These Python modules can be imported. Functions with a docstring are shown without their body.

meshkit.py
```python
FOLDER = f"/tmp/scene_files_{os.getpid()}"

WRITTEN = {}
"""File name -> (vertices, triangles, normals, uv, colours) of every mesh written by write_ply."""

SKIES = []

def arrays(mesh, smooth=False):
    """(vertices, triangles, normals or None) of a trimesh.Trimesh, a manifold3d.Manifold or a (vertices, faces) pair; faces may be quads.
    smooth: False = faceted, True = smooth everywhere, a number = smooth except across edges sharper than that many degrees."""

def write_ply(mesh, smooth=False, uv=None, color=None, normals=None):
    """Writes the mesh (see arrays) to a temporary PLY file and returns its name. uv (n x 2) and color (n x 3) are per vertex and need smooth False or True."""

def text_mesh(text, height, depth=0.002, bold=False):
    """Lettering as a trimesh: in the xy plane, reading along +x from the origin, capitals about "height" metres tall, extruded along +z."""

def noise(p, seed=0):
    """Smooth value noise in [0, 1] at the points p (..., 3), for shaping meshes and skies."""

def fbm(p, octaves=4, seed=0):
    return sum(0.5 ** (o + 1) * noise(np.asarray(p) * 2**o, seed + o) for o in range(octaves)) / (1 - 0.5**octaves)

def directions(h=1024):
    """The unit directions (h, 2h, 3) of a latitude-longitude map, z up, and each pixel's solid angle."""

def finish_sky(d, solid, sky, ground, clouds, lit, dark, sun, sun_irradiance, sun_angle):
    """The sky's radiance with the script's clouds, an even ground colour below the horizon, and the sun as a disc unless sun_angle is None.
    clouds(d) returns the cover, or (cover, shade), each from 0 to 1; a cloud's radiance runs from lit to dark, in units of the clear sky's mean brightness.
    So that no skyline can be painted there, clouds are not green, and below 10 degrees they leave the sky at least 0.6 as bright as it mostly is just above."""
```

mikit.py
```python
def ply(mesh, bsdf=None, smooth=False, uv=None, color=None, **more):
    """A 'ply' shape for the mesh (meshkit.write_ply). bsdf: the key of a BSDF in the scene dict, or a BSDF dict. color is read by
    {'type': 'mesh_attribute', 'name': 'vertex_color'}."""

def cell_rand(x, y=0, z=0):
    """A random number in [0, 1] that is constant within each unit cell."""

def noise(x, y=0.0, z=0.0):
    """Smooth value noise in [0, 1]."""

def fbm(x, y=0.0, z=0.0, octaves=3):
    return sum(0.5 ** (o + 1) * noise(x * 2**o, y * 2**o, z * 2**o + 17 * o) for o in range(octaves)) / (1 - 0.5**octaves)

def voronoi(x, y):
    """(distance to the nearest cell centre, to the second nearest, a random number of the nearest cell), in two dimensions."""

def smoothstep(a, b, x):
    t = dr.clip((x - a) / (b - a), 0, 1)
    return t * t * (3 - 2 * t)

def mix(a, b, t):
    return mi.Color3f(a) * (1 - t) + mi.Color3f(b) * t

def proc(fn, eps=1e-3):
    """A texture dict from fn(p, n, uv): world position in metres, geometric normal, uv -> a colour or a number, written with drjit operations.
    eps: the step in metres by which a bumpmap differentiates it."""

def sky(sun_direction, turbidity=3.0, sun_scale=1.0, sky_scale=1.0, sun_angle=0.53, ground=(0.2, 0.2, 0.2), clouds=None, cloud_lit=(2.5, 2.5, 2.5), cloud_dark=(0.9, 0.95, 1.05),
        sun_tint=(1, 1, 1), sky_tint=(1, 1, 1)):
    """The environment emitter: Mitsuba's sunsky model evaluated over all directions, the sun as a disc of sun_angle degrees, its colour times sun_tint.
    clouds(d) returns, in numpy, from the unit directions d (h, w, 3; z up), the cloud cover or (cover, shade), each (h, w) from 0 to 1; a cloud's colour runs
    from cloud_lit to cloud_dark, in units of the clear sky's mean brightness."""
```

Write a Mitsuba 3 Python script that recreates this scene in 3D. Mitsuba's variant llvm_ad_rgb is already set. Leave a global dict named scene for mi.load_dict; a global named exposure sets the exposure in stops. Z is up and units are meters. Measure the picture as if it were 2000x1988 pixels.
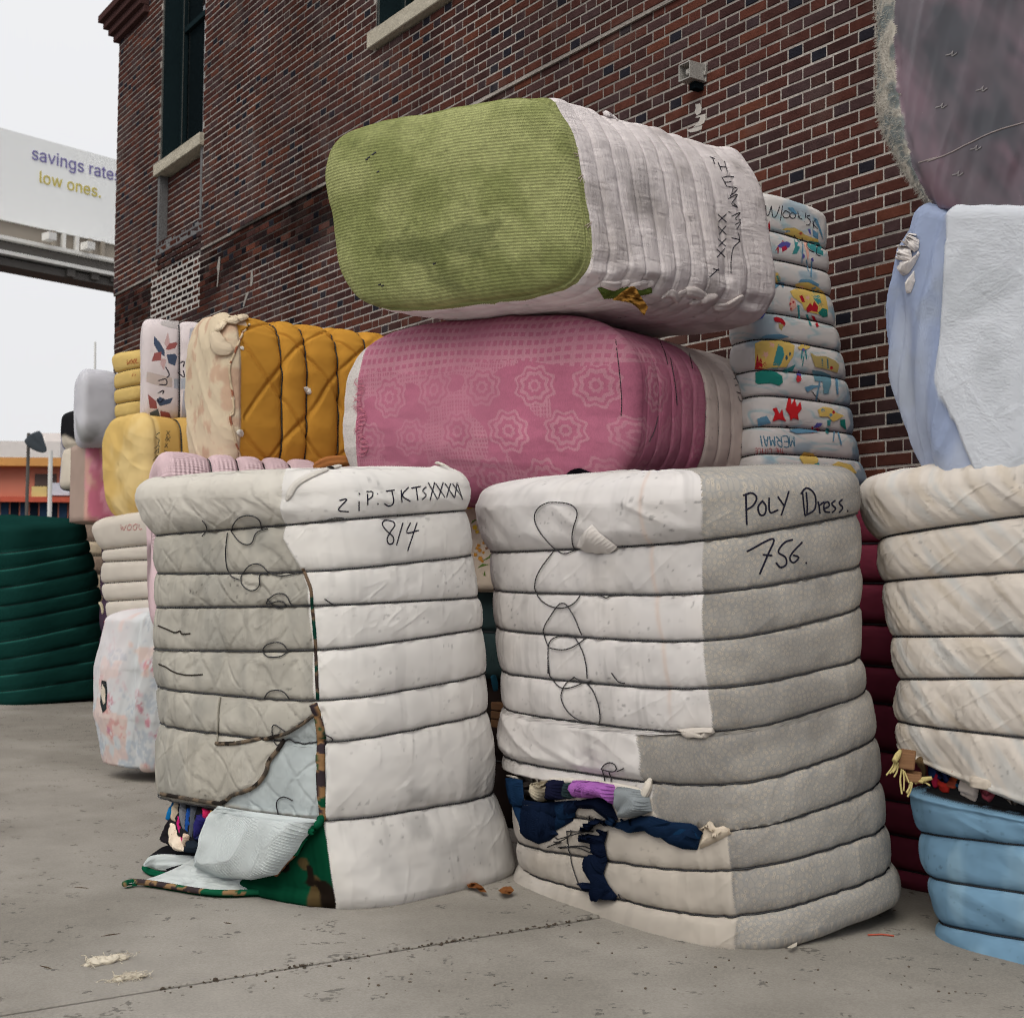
import math
import numpy as np, trimesh, mitsuba as mi, mikit, meshkit
import drjit as dr
from scipy.interpolate import LinearNDInterpolator

T = mi.ScalarTransform4f
# ---------------------------------------------------------------- camera, sky, exposure
FPX, PITCH, ROLL, YAW, CAMH = 2680.0, 0.0528, 0.0074, 0.5912, 1.12   # focal length in photo pixels (photo 2000 px wide)
FWD = np.array([0, math.cos(PITCH), math.sin(PITCH)])
_r0, _u0 = np.array([1.0, 0, 0]), np.array([0, -math.sin(PITCH), math.cos(PITCH)])
RIGHT = math.cos(ROLL) * _r0 + math.sin(ROLL) * _u0
UP = math.cos(ROLL) * _u0 - math.sin(ROLL) * _r0
CAM = np.array([0, 0, CAMH])
scene, labels = {}, {}
scene['camera'] = {'type': 'thinlens', 'fov': math.degrees(2 * math.atan(1000 / FPX)), 'fov_axis': 'x',
                   'to_world': T().look_at(CAM.tolist(), (CAM + FWD).tolist(), UP.tolist()),
                   'aperture_radius': 0.0035, 'focus_distance': 5.0, 'near_clip': 0.05, 'far_clip': 3000.0}
def overcast(d):
    e = np.clip(d[..., 2], 0, 1)
    return np.ones_like(e), 0.5 * (1 - e) ** 2
scene['sky'] = mikit.sky((-0.25, -0.62, 0.75), turbidity=3, sun_scale=0.30, sun_angle=40, sun_tint=(0.88, 1.0, 1.16), clouds=overcast,
                         cloud_lit=(2.28, 2.3, 2.36), cloud_dark=(1.75, 1.75, 1.76), ground=(0.18, 0.17, 0.16))
exposure = 2.15
# ---------------------------------------------------------------- helpers
def ray(px, py):
    px, py = np.asarray(px, float), np.asarray(py, float)
    return FWD + ((px - 1000) / FPX)[..., None] * RIGHT - ((py - 994) / FPX)[..., None] * UP
def P(px, py, Y):
    r = ray(px, py); return CAM + r * (np.asarray(Y, float) / r[..., 1])[..., None]
def G(px, py, z=0.0):
    r = ray(px, py); return CAM + r * ((z - CAMH) / r[..., 2])[..., None]
def proj(p):
    d = np.asarray(p, float) - CAM; z = d @ FWD
    return 1000 + FPX * (d @ RIGHT) / z, 994 - FPX * (d @ UP) / z
def plane_hit(px, py, n, c):
    r = ray(px, py); return CAM + r * ((c - CAM @ n) / (r @ n))[..., None]
def unit(v): return np.asarray(v, float) / np.linalg.norm(v)
def ss(a, b, x):
    t = np.clip((np.asarray(x, float) - a) / (b - a), 0, 1); return t * t * (3 - 2 * t)
def lerp(a, b, t): return a + (np.asarray(b, float) - a) * t
def lin(*c):  # sRGB 0-255 -> linear
    c = np.array(c, float) / 255; return np.where(c < .04045, c / 12.92, ((c + .055) / 1.055) ** 2.4)
def nz(x, y, z=0.0, seed=0): return meshkit.noise(np.stack(np.broadcast_arrays(x, y, z), -1), seed)
def fb(x, y, z=0.0, o=4, seed=0): return meshkit.fbm(np.stack(np.broadcast_arrays(x, y, z), -1), o, seed)
def num(key):
    if key not in scene and not any(k.startswith(key + '__') for k in scene): return key
    n = 1
    while f'{key}_{n:03d}' in scene or any(k.startswith(f'{key}_{n:03d}__') for k in scene): n += 1
    return f'{key}_{n:03d}'
_count = {}
def put(key, mesh, bsdf, smooth=True, color=None, uv=None, **lab):
    """ONE entry of the scene; a key that is taken gets a number."""
    n = _count.get(key, 0); _count[key] = n + 1
    k = key if n == 0 else f'{key}_{n:03d}'
    if color is not None:
        color = np.broadcast_to(np.asarray(color, float), (len(mesh[0] if isinstance(mesh, tuple) else mesh.vertices), 3))
    scene[k] = mikit.ply(mesh, bsdf, smooth=smooth, color=color, uv=uv)
    if lab: labels[k] = lab
    return k
def tag(key, label, category, group=None, kind=None):
    labels[key] = {'label': label, 'category': category, **({'group': group} if group else {}), **({'kind': kind} if kind else {})}
def grid_faces(nv, nu):
    i, j = np.meshgrid(np.arange(nv - 1), np.arange(nu - 1), indexing='ij'); a = (i * nu + j).ravel()
    return np.vstack([np.c_[a, a + 1, a + nu + 1], np.c_[a, a + nu + 1, a + nu]])
def tube(pts, rad, sides=6, flat=1.0, normal=None, closed=False, cap=True):
    p = np.asarray(pts, float); n = len(p)
    t = np.gradient(p, axis=0); t /= np.linalg.norm(t, axis=1, keepdims=True) + 1e-12
    if normal is None:
        a = np.cross(t, np.where(np.abs(t[:, 2:]) < 0.9, [0, 0, 1.0], [1.0, 0, 0]))
    else:
        a = np.cross(t, normal)
    a /= np.linalg.norm(a, axis=1, keepdims=True) + 1e-12
    b = np.cross(a, t); r = np.broadcast_to(rad, (n,))[:, None, None]
    g = np.arange(sides) * 2 * np.pi / sides
    v = p[:, None] + r * (np.cos(g)[None, :, None] * a[:, None] + flat * np.sin(g)[None, :, None] * b[:, None])
    i, j = np.meshgrid(np.arange(n - 1), np.arange(sides), indexing='ij'); k = (j + 1) % sides
    q = np.stack([i * sides + j, i * sides + k, (i + 1) * sides + k, (i + 1) * sides + j], -1).reshape(-1, 4)
    f = [q[:, [0, 2, 1]], q[:, [0, 3, 2]]]; v = v.reshape(-1, 3)
    if cap:
        v = np.vstack([v, p[0], p[-1]]); m = n * sides; j = np.arange(sides); k = (j + 1) % sides
        f += [np.c_[np.full(sides, m), j, k], np.c_[np.full(sides, m + 1), m - sides + k, m - sides + j]]
    return v, np.vstack(f)
def join(ms):
    vs, fs, o = [], [], 0
    for m in ms:
        v, f = (m.vertices, m.faces) if hasattr(m, 'vertices') else m
        vs.append(v); fs.append(np.asarray(f) + o); o += len(v)
    return np.vstack(vs), np.vstack(fs)
def spline(pts, step):
    """Catmull-Rom through the points, resampled about every `step`."""
    p = np.asarray(pts, float)
    if len(p) < 3: q = p
    else:
        e = np.vstack([2 * p[0] - p[1], p, 2 * p[-1] - p[-2]]); out = []
        for i in range(1, len(e) - 2):
            t = np.linspace(0, 1, 12, endpoint=False)[:, None]; a, b, c, d = e[i - 1:i + 3]
            out.append(.5 * (2 * b + (c - a) * t + (2 * a - 5 * b + 4 * c - d) * t ** 2 + (3 * b - a - 3 * c + d) * t ** 3))
        q = np.vstack(out + [p[-1:]])
    L = np.r_[0, np.cumsum(np.linalg.norm(np.diff(q, axis=0), axis=1))]
    n = max(2, int(L[-1] / step) + 1); s = np.linspace(0, L[-1], n)
    return np.stack([np.interp(s, L, q[:, k]) for k in range(q.shape[1])], 1)
def box(lo, hi, axes=None, origin=(0, 0, 0), bevel=0.0):
    """A box with bevelled edges between two corners, in the frame (origin, axes rows)."""
    lo, hi = np.minimum(lo, hi).astype(float), np.maximum(lo, hi).astype(float)
    if bevel > 0:
        pts = []
        for sx in (0, 1):
            for sy in (0, 1):
                for sz in (0, 1):
                    c = np.where([sx, sy, sz], hi, lo); s = np.where([sx, sy, sz], -1, 1) * bevel
                    for k in range(3):
                        e = s.copy(); e[k] = 0; pts.append(c + e)
        m = trimesh.convex.convex_hull(np.array(pts))
    else:
        m = trimesh.creation.box(bounds=[lo, hi])
    v = np.asarray(m.vertices)
    if axes is not None: v = np.asarray(origin) + v @ np.asarray(axes)
    m = trimesh.Trimesh(v, m.faces, process=False)
    if axes is not None and np.linalg.det(np.asarray(axes)) < 0: m.invert()
    return np.array(m.vertices), np.array(m.faces)

# ---------------------------------------------------------------- materials
def two(b): return {'type': 'twosided', 'bsdf': b}
VC = {'type': 'mesh_attribute', 'name': 'vertex_color'}
def diffuse(c): return {'type': 'diffuse', 'reflectance': c if isinstance(c, dict) else {'type': 'rgb', 'value': list(map(float, c))}}
def bumped(fn, nested, scale=1.0, eps=1e-3):
    return two({'type': 'bumpmap', 'arbitrary': mikit.proc(fn, eps), 'scale': scale, 'bsdf': nested})
N_, FB = mikit.noise, mikit.fbm
def weave(p, n, uv):  # fine cloth grain, metres of relief
    return 0.0011 * N_(p.x * 300, p.y * 300, p.z * 300) + 0.0022 * FB(p.x * 45, p.y * 45, p.z * 45, 2)
def terry(p, n, uv):
    return 0.0026 * FB(p.x * 160, p.y * 160, p.z * 160, 2) + 0.0014 * N_(p.x * 50, p.y * 50, p.z * 50)
scene['cloth'] = bumped(weave, diffuse(VC))
scene['terry'] = bumped(terry, diffuse(VC))
scene['plain'] = two(diffuse(VC))
scene['ink'] = two(diffuse((0.018, 0.018, 0.03)))
scene['twine'] = two({'type': 'roughplastic', 'diffuse_reflectance': {'type': 'rgb', 'value': [0.02, 0.02, 0.025]}, 'alpha': 0.35})

# ---------------------------------------------------------------- the wall frame
UW = np.array([-math.sin(YAW), math.cos(YAW), 0.0])      # along the wall, away from the camera (to the left in the photo)
NW = np.array([math.cos(YAW), math.sin(YAW), 0.0])       # into the wall
COURSE, PERIOD = 0.0677, 0.325
_t = P(1672, 575, 1.0); _dep = FPX * COURSE / 26.2
WD = float(plane_hit(1672, 575, FWD, CAM @ FWD + _dep) @ NW)       # distance of the wall's face from the camera
ZA = np.array([0, 0, 1.0])
def wall_at(px, py, off=0.0):
    h = plane_hit(px, py, NW, WD + off); return float(h @ UW), float(h[2])
def wp(a, off, z): return a * UW + (WD + off) * NW + z * ZA
WAX = np.array([UW, NW, ZA])      # box axes: (a, into wall, z)
A_L = wall_at(224, 600)[0]
A_R = 2.6
Z_TOP = 9.2
# ---------------------------------------------------------------- ground
def concrete(p, n, uv):
    k = FB(p.x * 1.3, p.y * 1.3, 3.0, 4); g = N_(p.x * 210, p.y * 210, p.z * 210); m = FB(p.x * 9, p.y * 9, 1.0, 3)
    c = mikit.mix((0.236, 0.218, 0.194), (0.318, 0.296, 0.268), mikit.smoothstep(0.3, 0.7, k))
    c = c * (0.86 + 0.2 * g + 0.16 * (m - 0.5))
    spot = mikit.smoothstep(0.78, 0.84, N_(p.x * 17 + 3, p.y * 17, 2.0)) * mikit.smoothstep(0.5, 0.7, N_(p.x * 90, p.y * 90, 0.3))
    return c * (1 - 0.45 * spot)
def concrete_bump(p, n, uv): return 0.0016 * N_(p.x * 260, p.y * 260, p.z * 260) + 0.004 * FB(p.x * 30, p.y * 30, 0.0, 3)
scene['concrete'] = bumped(concrete_bump, diffuse(mikit.proc(concrete)))
scene['asphalt'] = two(diffuse((0.09, 0.088, 0.086)))
scene['joint_dirt'] = two(diffuse((0.045, 0.04, 0.034)))
a_j = [float(G(700, 1868) @ UW), float(G(140, 1498) @ UW), float(G(115, 1382) @ UW)]
slab = (a_j[2] - a_j[0]) / 2
edges = [a_j[0] - 2 * slab, a_j[0] - slab, a_j[0], a_j[1], a_j[2]] + [a_j[2] + slab * k for k in (1, 2, 3)]
def slab_mesh(a0, a1, n0, n1, zt):
    g = 0.007
    return box((a0 + g, n0, -0.12), (a1 - g, n1, zt), WAX, (0, 0, 0), bevel=0.006)
put('ground', (np.array([[-900, -900, -.14], [900, -900, -.14], [900, 900, -.14], [-900, 900, -.14]]), np.array([[0, 1, 2], [0, 2, 3]])), 'asphalt', False)
labels['ground'] = {'label': 'grey asphalt ground beyond the sidewalk', 'kind': 'structure'}
for i in range(len(edges) - 1):
    put('sidewalk__slab', slab_mesh(edges[i], edges[i + 1], -9.0, WD - 0.01, [0, 0, 0.004, 0, 0, 0, 0][i]), 'concrete', False)
put('sidewalk__joint_filler', box((edges[0], -9, -.13), (edges[-1], WD - .02, -0.007), WAX), 'joint_dirt', False)
labels['sidewalk'] = {'label': 'worn grey concrete sidewalk with open joints', 'kind': 'structure'}

# ---------------------------------------------------------------- brick building
rng = np.random.default_rng(7)
W1 = (wall_at(401, 200)[0], wall_at(317, 200)[0]); SILL1 = wall_at(312, 325)[1]          # first window: a range, sill top height
BLK = wall_at(312, 478)[1]                                                                # bottom of the bricked-in part
W2a = wall_at(737, 86)[0]; SILL2 = wall_at(740, 64)[1]
STEP = wall_at(1100, 117.5)[1]                                                            # bricks above this line stand proud
def region(a, z):  # dark sooty band beneath the step, at the far half of the wall
    d = STEP - z + 0.25 * (nz(a * .6, 1.0, seed=3) - .5)
    k = ss(-0.02, .06, d) * (1 - ss(.35, .62, d)) * ss(7.5, 9.0, a)
    return k
def brick_mesh(a0, a1, z0, z1, off, tone, soot):
    """One brick: front with a chamfer all round, proud of the mortar; uv carries its tone."""
    c = 0.0035; j = rng.uniform(-.0012, .0012, 4)
    A = np.array([a0, a1, a1, a0]); Z = np.array([z0, z0, z1, z1]) + rng.uniform(-.0012, .0012)
    ci = c * np.array([1, -1, -1, 1]); cz = c * np.array([1, 1, -1, -1])
    f = np.c_[A + ci, off + j, Z + cz]; m = np.c_[A, np.full(4, off + c), Z]; b = np.c_[A, np.full(4, off + .02), Z]
    v = np.vstack([f, m, b])
    return v
BF = [[0, 1, 2], [0, 2, 3]]
for k in range(4):
    l = (k + 1) % 4
    BF += [[k, 4 + l, l], [k, 4 + k, 4 + l], [4 + k, 8 + l, 4 + l], [4 + k, 8 + k, 8 + l]]
BF = np.array(BF)[:, ::-1]
bricks = []     # (local verts, tone, soot, centre a, z)
nrow = int(Z_TOP / COURSE)
for r in range(nrow):
    z0 = r * COURSE; zc = z0 + COURSE / 2
    proud = -0.022 if z0 >= STEP - COURSE * .5 else 0.0
    base = A_R + (r % 2) * PERIOD / 2 + rng.uniform(-.006, .006)
    a = base - PERIOD
    i = 0
    while a < A_L:
        L = 0.2165 if i % 2 == 0 else 0.1085
        a0, a1 = a + .005, a + L - .005
        if i % 2 == 0: a0 += rng.uniform(-.002, .002); a1 += rng.uniform(-.002, .002)
        a += L; i += 1
        a0, a1 = max(a0, A_R), min(a1, A_L)
        if a1 - a0 < .03: continue
        ac = (a0 + a1) / 2
        inwin = lambda A0, A1: a1 > A0 and a0 < A1
        off = proud; gap = 0.0064
        pieces = [(a0, a1)]
        for (A0, A1, zl, zh, rec) in ((W1[0], W1[1], SILL1 - .16, 99, None), (W2a - 1.25, W2a, SILL2 - .16, 99, None), (W1[0], W1[1], BLK, SILL1 - .16, .07)):
            if zc > zl and zc < zh:
                out = []
                for (p0, p1) in pieces:
                    if p1 <= A0 or p0 >= A1: out.append((p0, p1)); continue
                    if p0 < A0 - .03: out.append((p0, A0))
                    if p1 > A1 + .03: out.append((A1, p1))
                    if rec is not None: bricks.append((brick_mesh(max(p0, A0), min(p1, A1), z0 + gap, z0 + COURSE - gap, rec, 0, 0), .38 + .3 * rng.random(), 0.0, ac, zc, rng.random()))
                pieces = out
        smear = BLK - .95 < zc < BLK - .14 and W1[0] + .05 < ac < W1[1] + .35
        for (p0, p1) in pieces:
            if p1 - p0 < .03: continue
            so = float(region(ac, zc))
            u = rng.random()
            tone = (0.30 + .5 * u) if i % 2 == 1 else (0.16 + .54 * u if u > .22 else .06 + .4 * u)   # headers are often burnt dark
            g2 = gap + (.004 if smear else 0)
            bricks.append((brick_mesh(p0 + (.004 if smear else 0), p1 - (.004 if smear else 0), z0 + g2, z0 + COURSE - g2 + rng.uniform(-.001, .001), off, tone, so), tone, so, ac, zc, rng.random()))
def to_world(v): return v[:, :1] * UW + (WD + v[:, 1:2]) * NW + v[:, 2:] * ZA
cx = []
for b in bricks:
    c = to_world(b[0][:4]).mean(0); x, y = proj(c); cx.append((x, y, np.linalg.norm(c - CAM)))
cx = np.array(cx)
hidden = ((cx[:, 0] > 650) & (cx[:, 0] < 1660) & (cx[:, 1] > 330)) | ((cx[:, 0] > 1480) & (cx[:, 0] < 1610) & (cx[:, 1] > 400)) | (cx[:, 0] > 1990) | (cx[:, 1] > 1000) | (cx[:, 1] < 5) | ((cx[:, 0] > 1720) & (cx[:, 1] < 900)) | ((cx[:, 0] > 1100) & (cx[:, 0] < 1480) & (cx[:, 1] > 240))
order = np.argsort(np.where(hidden, 1e6, cx[:, 2]))[:300]
single = set(order.tolist())
def brick_color(p, n, uv):
    t, rnd = uv.x, uv.y
    soot = dr.floor(rnd) / 10; r = rnd - dr.floor(rnd)
    c = mikit.mix((0.022, 0.022, 0.03), (0.050, 0.026, 0.025), mikit.smoothstep(0.1, 0.32, t))
    c = mikit.mix(c, (0.088, 0.034, 0.027), mikit.smoothstep(0.32, 0.62, t))
    c = mikit.mix(c, (0.128, 0.046, 0.030), mikit.smoothstep(0.68, 0.85, t))
    c = mikit.mix(c, (0.062, 0.040, 0.042), mikit.smoothstep(0.72, 0.8, r) * 0.8)
    g = N_(p.x * 160, p.y * 160, p.z * 160); k = FB(p.x * 22, p.y * 22, p.z * 22, 3)
    c = c * (0.72 + 0.3 * g + 0.5 * (k - 0.3))
    grime = mikit.smoothstep(0.36, 0.66, FB(p.x * 0.8, p.y * 0.8, p.z * 0.45, 4))
    c = mikit.mix(c, c * 0.55, grime)
    bloom = mikit.smoothstep(0.55, 0.75, FB(p.x * 3.1 + 4, p.y * 3.1, p.z * 2.2, 4))
    c = mikit.mix(c, mi.Color3f(0.13, 0.10, 0.09), bloom * 0.22)
    return mikit.mix(c, c * 0.3, soot * mikit.smoothstep(0.25, 0.5, r))
scene['brick'] = two({'type': 'bumpmap', 'arbitrary': mikit.proc(lambda p, n, uv: 0.0022 * FB(p.x * 120, p.y * 120, p.z * 120, 2)), 'scale': 1.0, 'bsdf': diffuse(mikit.proc(brick_color))})
def mortar_color(p, n, uv):
    a = p.x * float(UW[0]) + p.y * float(UW[1])
    c = mikit.mix((0.31, 0.28, 0.255), (0.47, 0.435, 0.405), FB(p.x * 8, p.y * 8, p.z * 8, 3))
    d = float(STEP) - p.z + 0.5 * (FB(a * .8, 1.0, p.z * .5, 2) - .5)
    k = mikit.smoothstep(-0.02, .08, d) * (1 - mikit.smoothstep(.35, .7, d)) * mikit.smoothstep(7.5, 9.0, a)
    c = mikit.mix(c, c * 0.12, k * 0.95)
    low = mikit.smoothstep(0.42, 0.58, FB(a * 1.1, p.z * 1.1, 5.0, 3))
    return mikit.mix(c, c * 0.5, low * 0.6)
scene['mortar'] = bumped(lambda p, n, uv: 0.008 * FB(p.x * 60, p.y * 60, p.z * 60, 3), diffuse(mikit.proc(mortar_color)))
rest_v, rest_uv = [], []
for k, (v, tone, so, ac, zc, rr) in enumerate(bricks):
    w = to_world(v); uvb = np.tile([tone, np.floor(so * 9.99) + min(rr, .99)], (12, 1))
    if k in single: put('brick_building__brick', (w, BF), 'brick', False, uv=uvb)
    else: rest_v.append(w); rest_uv.append(uvb)
nb = len(rest_v)
put('brick_building__brickwork', (np.vstack(rest_v), (BF[None] + 12 * np.arange(nb)[:, None, None]).reshape(-1, 3)), 'brick', False, uv=np.vstack(rest_uv))
labels['brick_building__brickwork'] = {'label': 'dark red bricks laid in alternating long and short faces', 'kind': 'stuff'}
# mortar sheets, butted round the openings
def wallbox(a0, a1, o0, o1, z0, z1, bevel=0.0): return box((a0, o0, z0), (a1, o1, z1), WAX, (WD * NW).tolist(), bevel)
rects = [(A_R, W2a - 1.25), (W2a, W1[0]), (W1[1], A_L)]
mort = []
for (p0, p1) in rects:
    mort += [wallbox(p0, p1, .005, .3, 0, STEP), wallbox(p0, p1, -.017, .3, STEP, Z_TOP)]
mort += [wallbox(W2a - 1.25, W2a, .005, .3, 0, STEP), wallbox(W2a - 1.25, W2a, -.017, .3, STEP, SILL2 - .16)]
mort += [wallbox(W1[0], W1[1], .005, .3, 0, min(BLK - .13, STEP)), wallbox(W1[0], W1[1], .075, .3, BLK, SILL1 - .16)]
put('brick_building__mortar', join(mort), 'mortar', False)
put('brick_building__side_wall', wallbox(A_R, A_L - .004, .3, 9.0, 0, Z_TOP), 'mortar', False)
# ---------------------------------------------------------------- bales
def ring_curve(s, p):
    """The rounded rectangle: s = 0 at corner C0, -1 at the end of edge 1, +1 at the end of edge 2, +-2 at the far corner."""
    s = np.asarray(s, float); t = np.abs(s); f = np.where(t <= 1, -1 + 2 * t, 1.0); g = np.where(t <= 1, -1.0, -1 + 2 * (t - 1))
    x = np.where(s >= 0, f, g); y = np.where(s >= 0, g, f)
    r = (np.abs(x) ** p + np.abs(y) ** p) ** (1 / p)
    return x / r, y / r
def fit_rings(base, yaw_u, yaw_v, rings, p):
    """Standing bale: for every string, the photo's (left silhouette, front corner, right silhouette); the left point lies in the vertical plane
    through the base along yaw_u, the right one in that along yaw_v. The rounded outline is made to reach the three points."""
    u = np.array([math.cos(yaw_u), math.sin(yaw_u), 0]); v = np.array([math.cos(yaw_v), math.sin(yaw_v), 0])
    nu, nv = np.array([u[1], -u[0], 0]), np.array([v[1], -v[0], 0])
    s = np.linspace(-2, 2, 401); x, y = ring_curve(s, p); out = []
    for L, F, R in rings:
        l, f, r = map(lambda q: np.array(q, float), (L, F, R))
        for it in range(14):
            c = P(f[0], f[1], base[1]); e1 = plane_hit(l[0], l[1], nu, base @ nu) - c; e2 = plane_hit(r[0], r[1], nv, base @ nv) - c
            q = c + (e1 + e2) / 2 + x[:, None] * e2 / 2 + y[:, None] * e1 / 2
            X, Y = proj(q); i, k = X.argmin(), X.argmax()
            m = np.where(np.abs(s) < .95)[0]; j = m[np.abs(X[m] - F[0]).argmin()]
            l += .8 * (np.array(L) - [X[i], Y[i]]); r += .8 * (np.array(R) - [X[k], Y[k]]); f[1] += .8 * (F[1] - Y[j])
        out.append((c, e1, e2))
    return out
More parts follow.
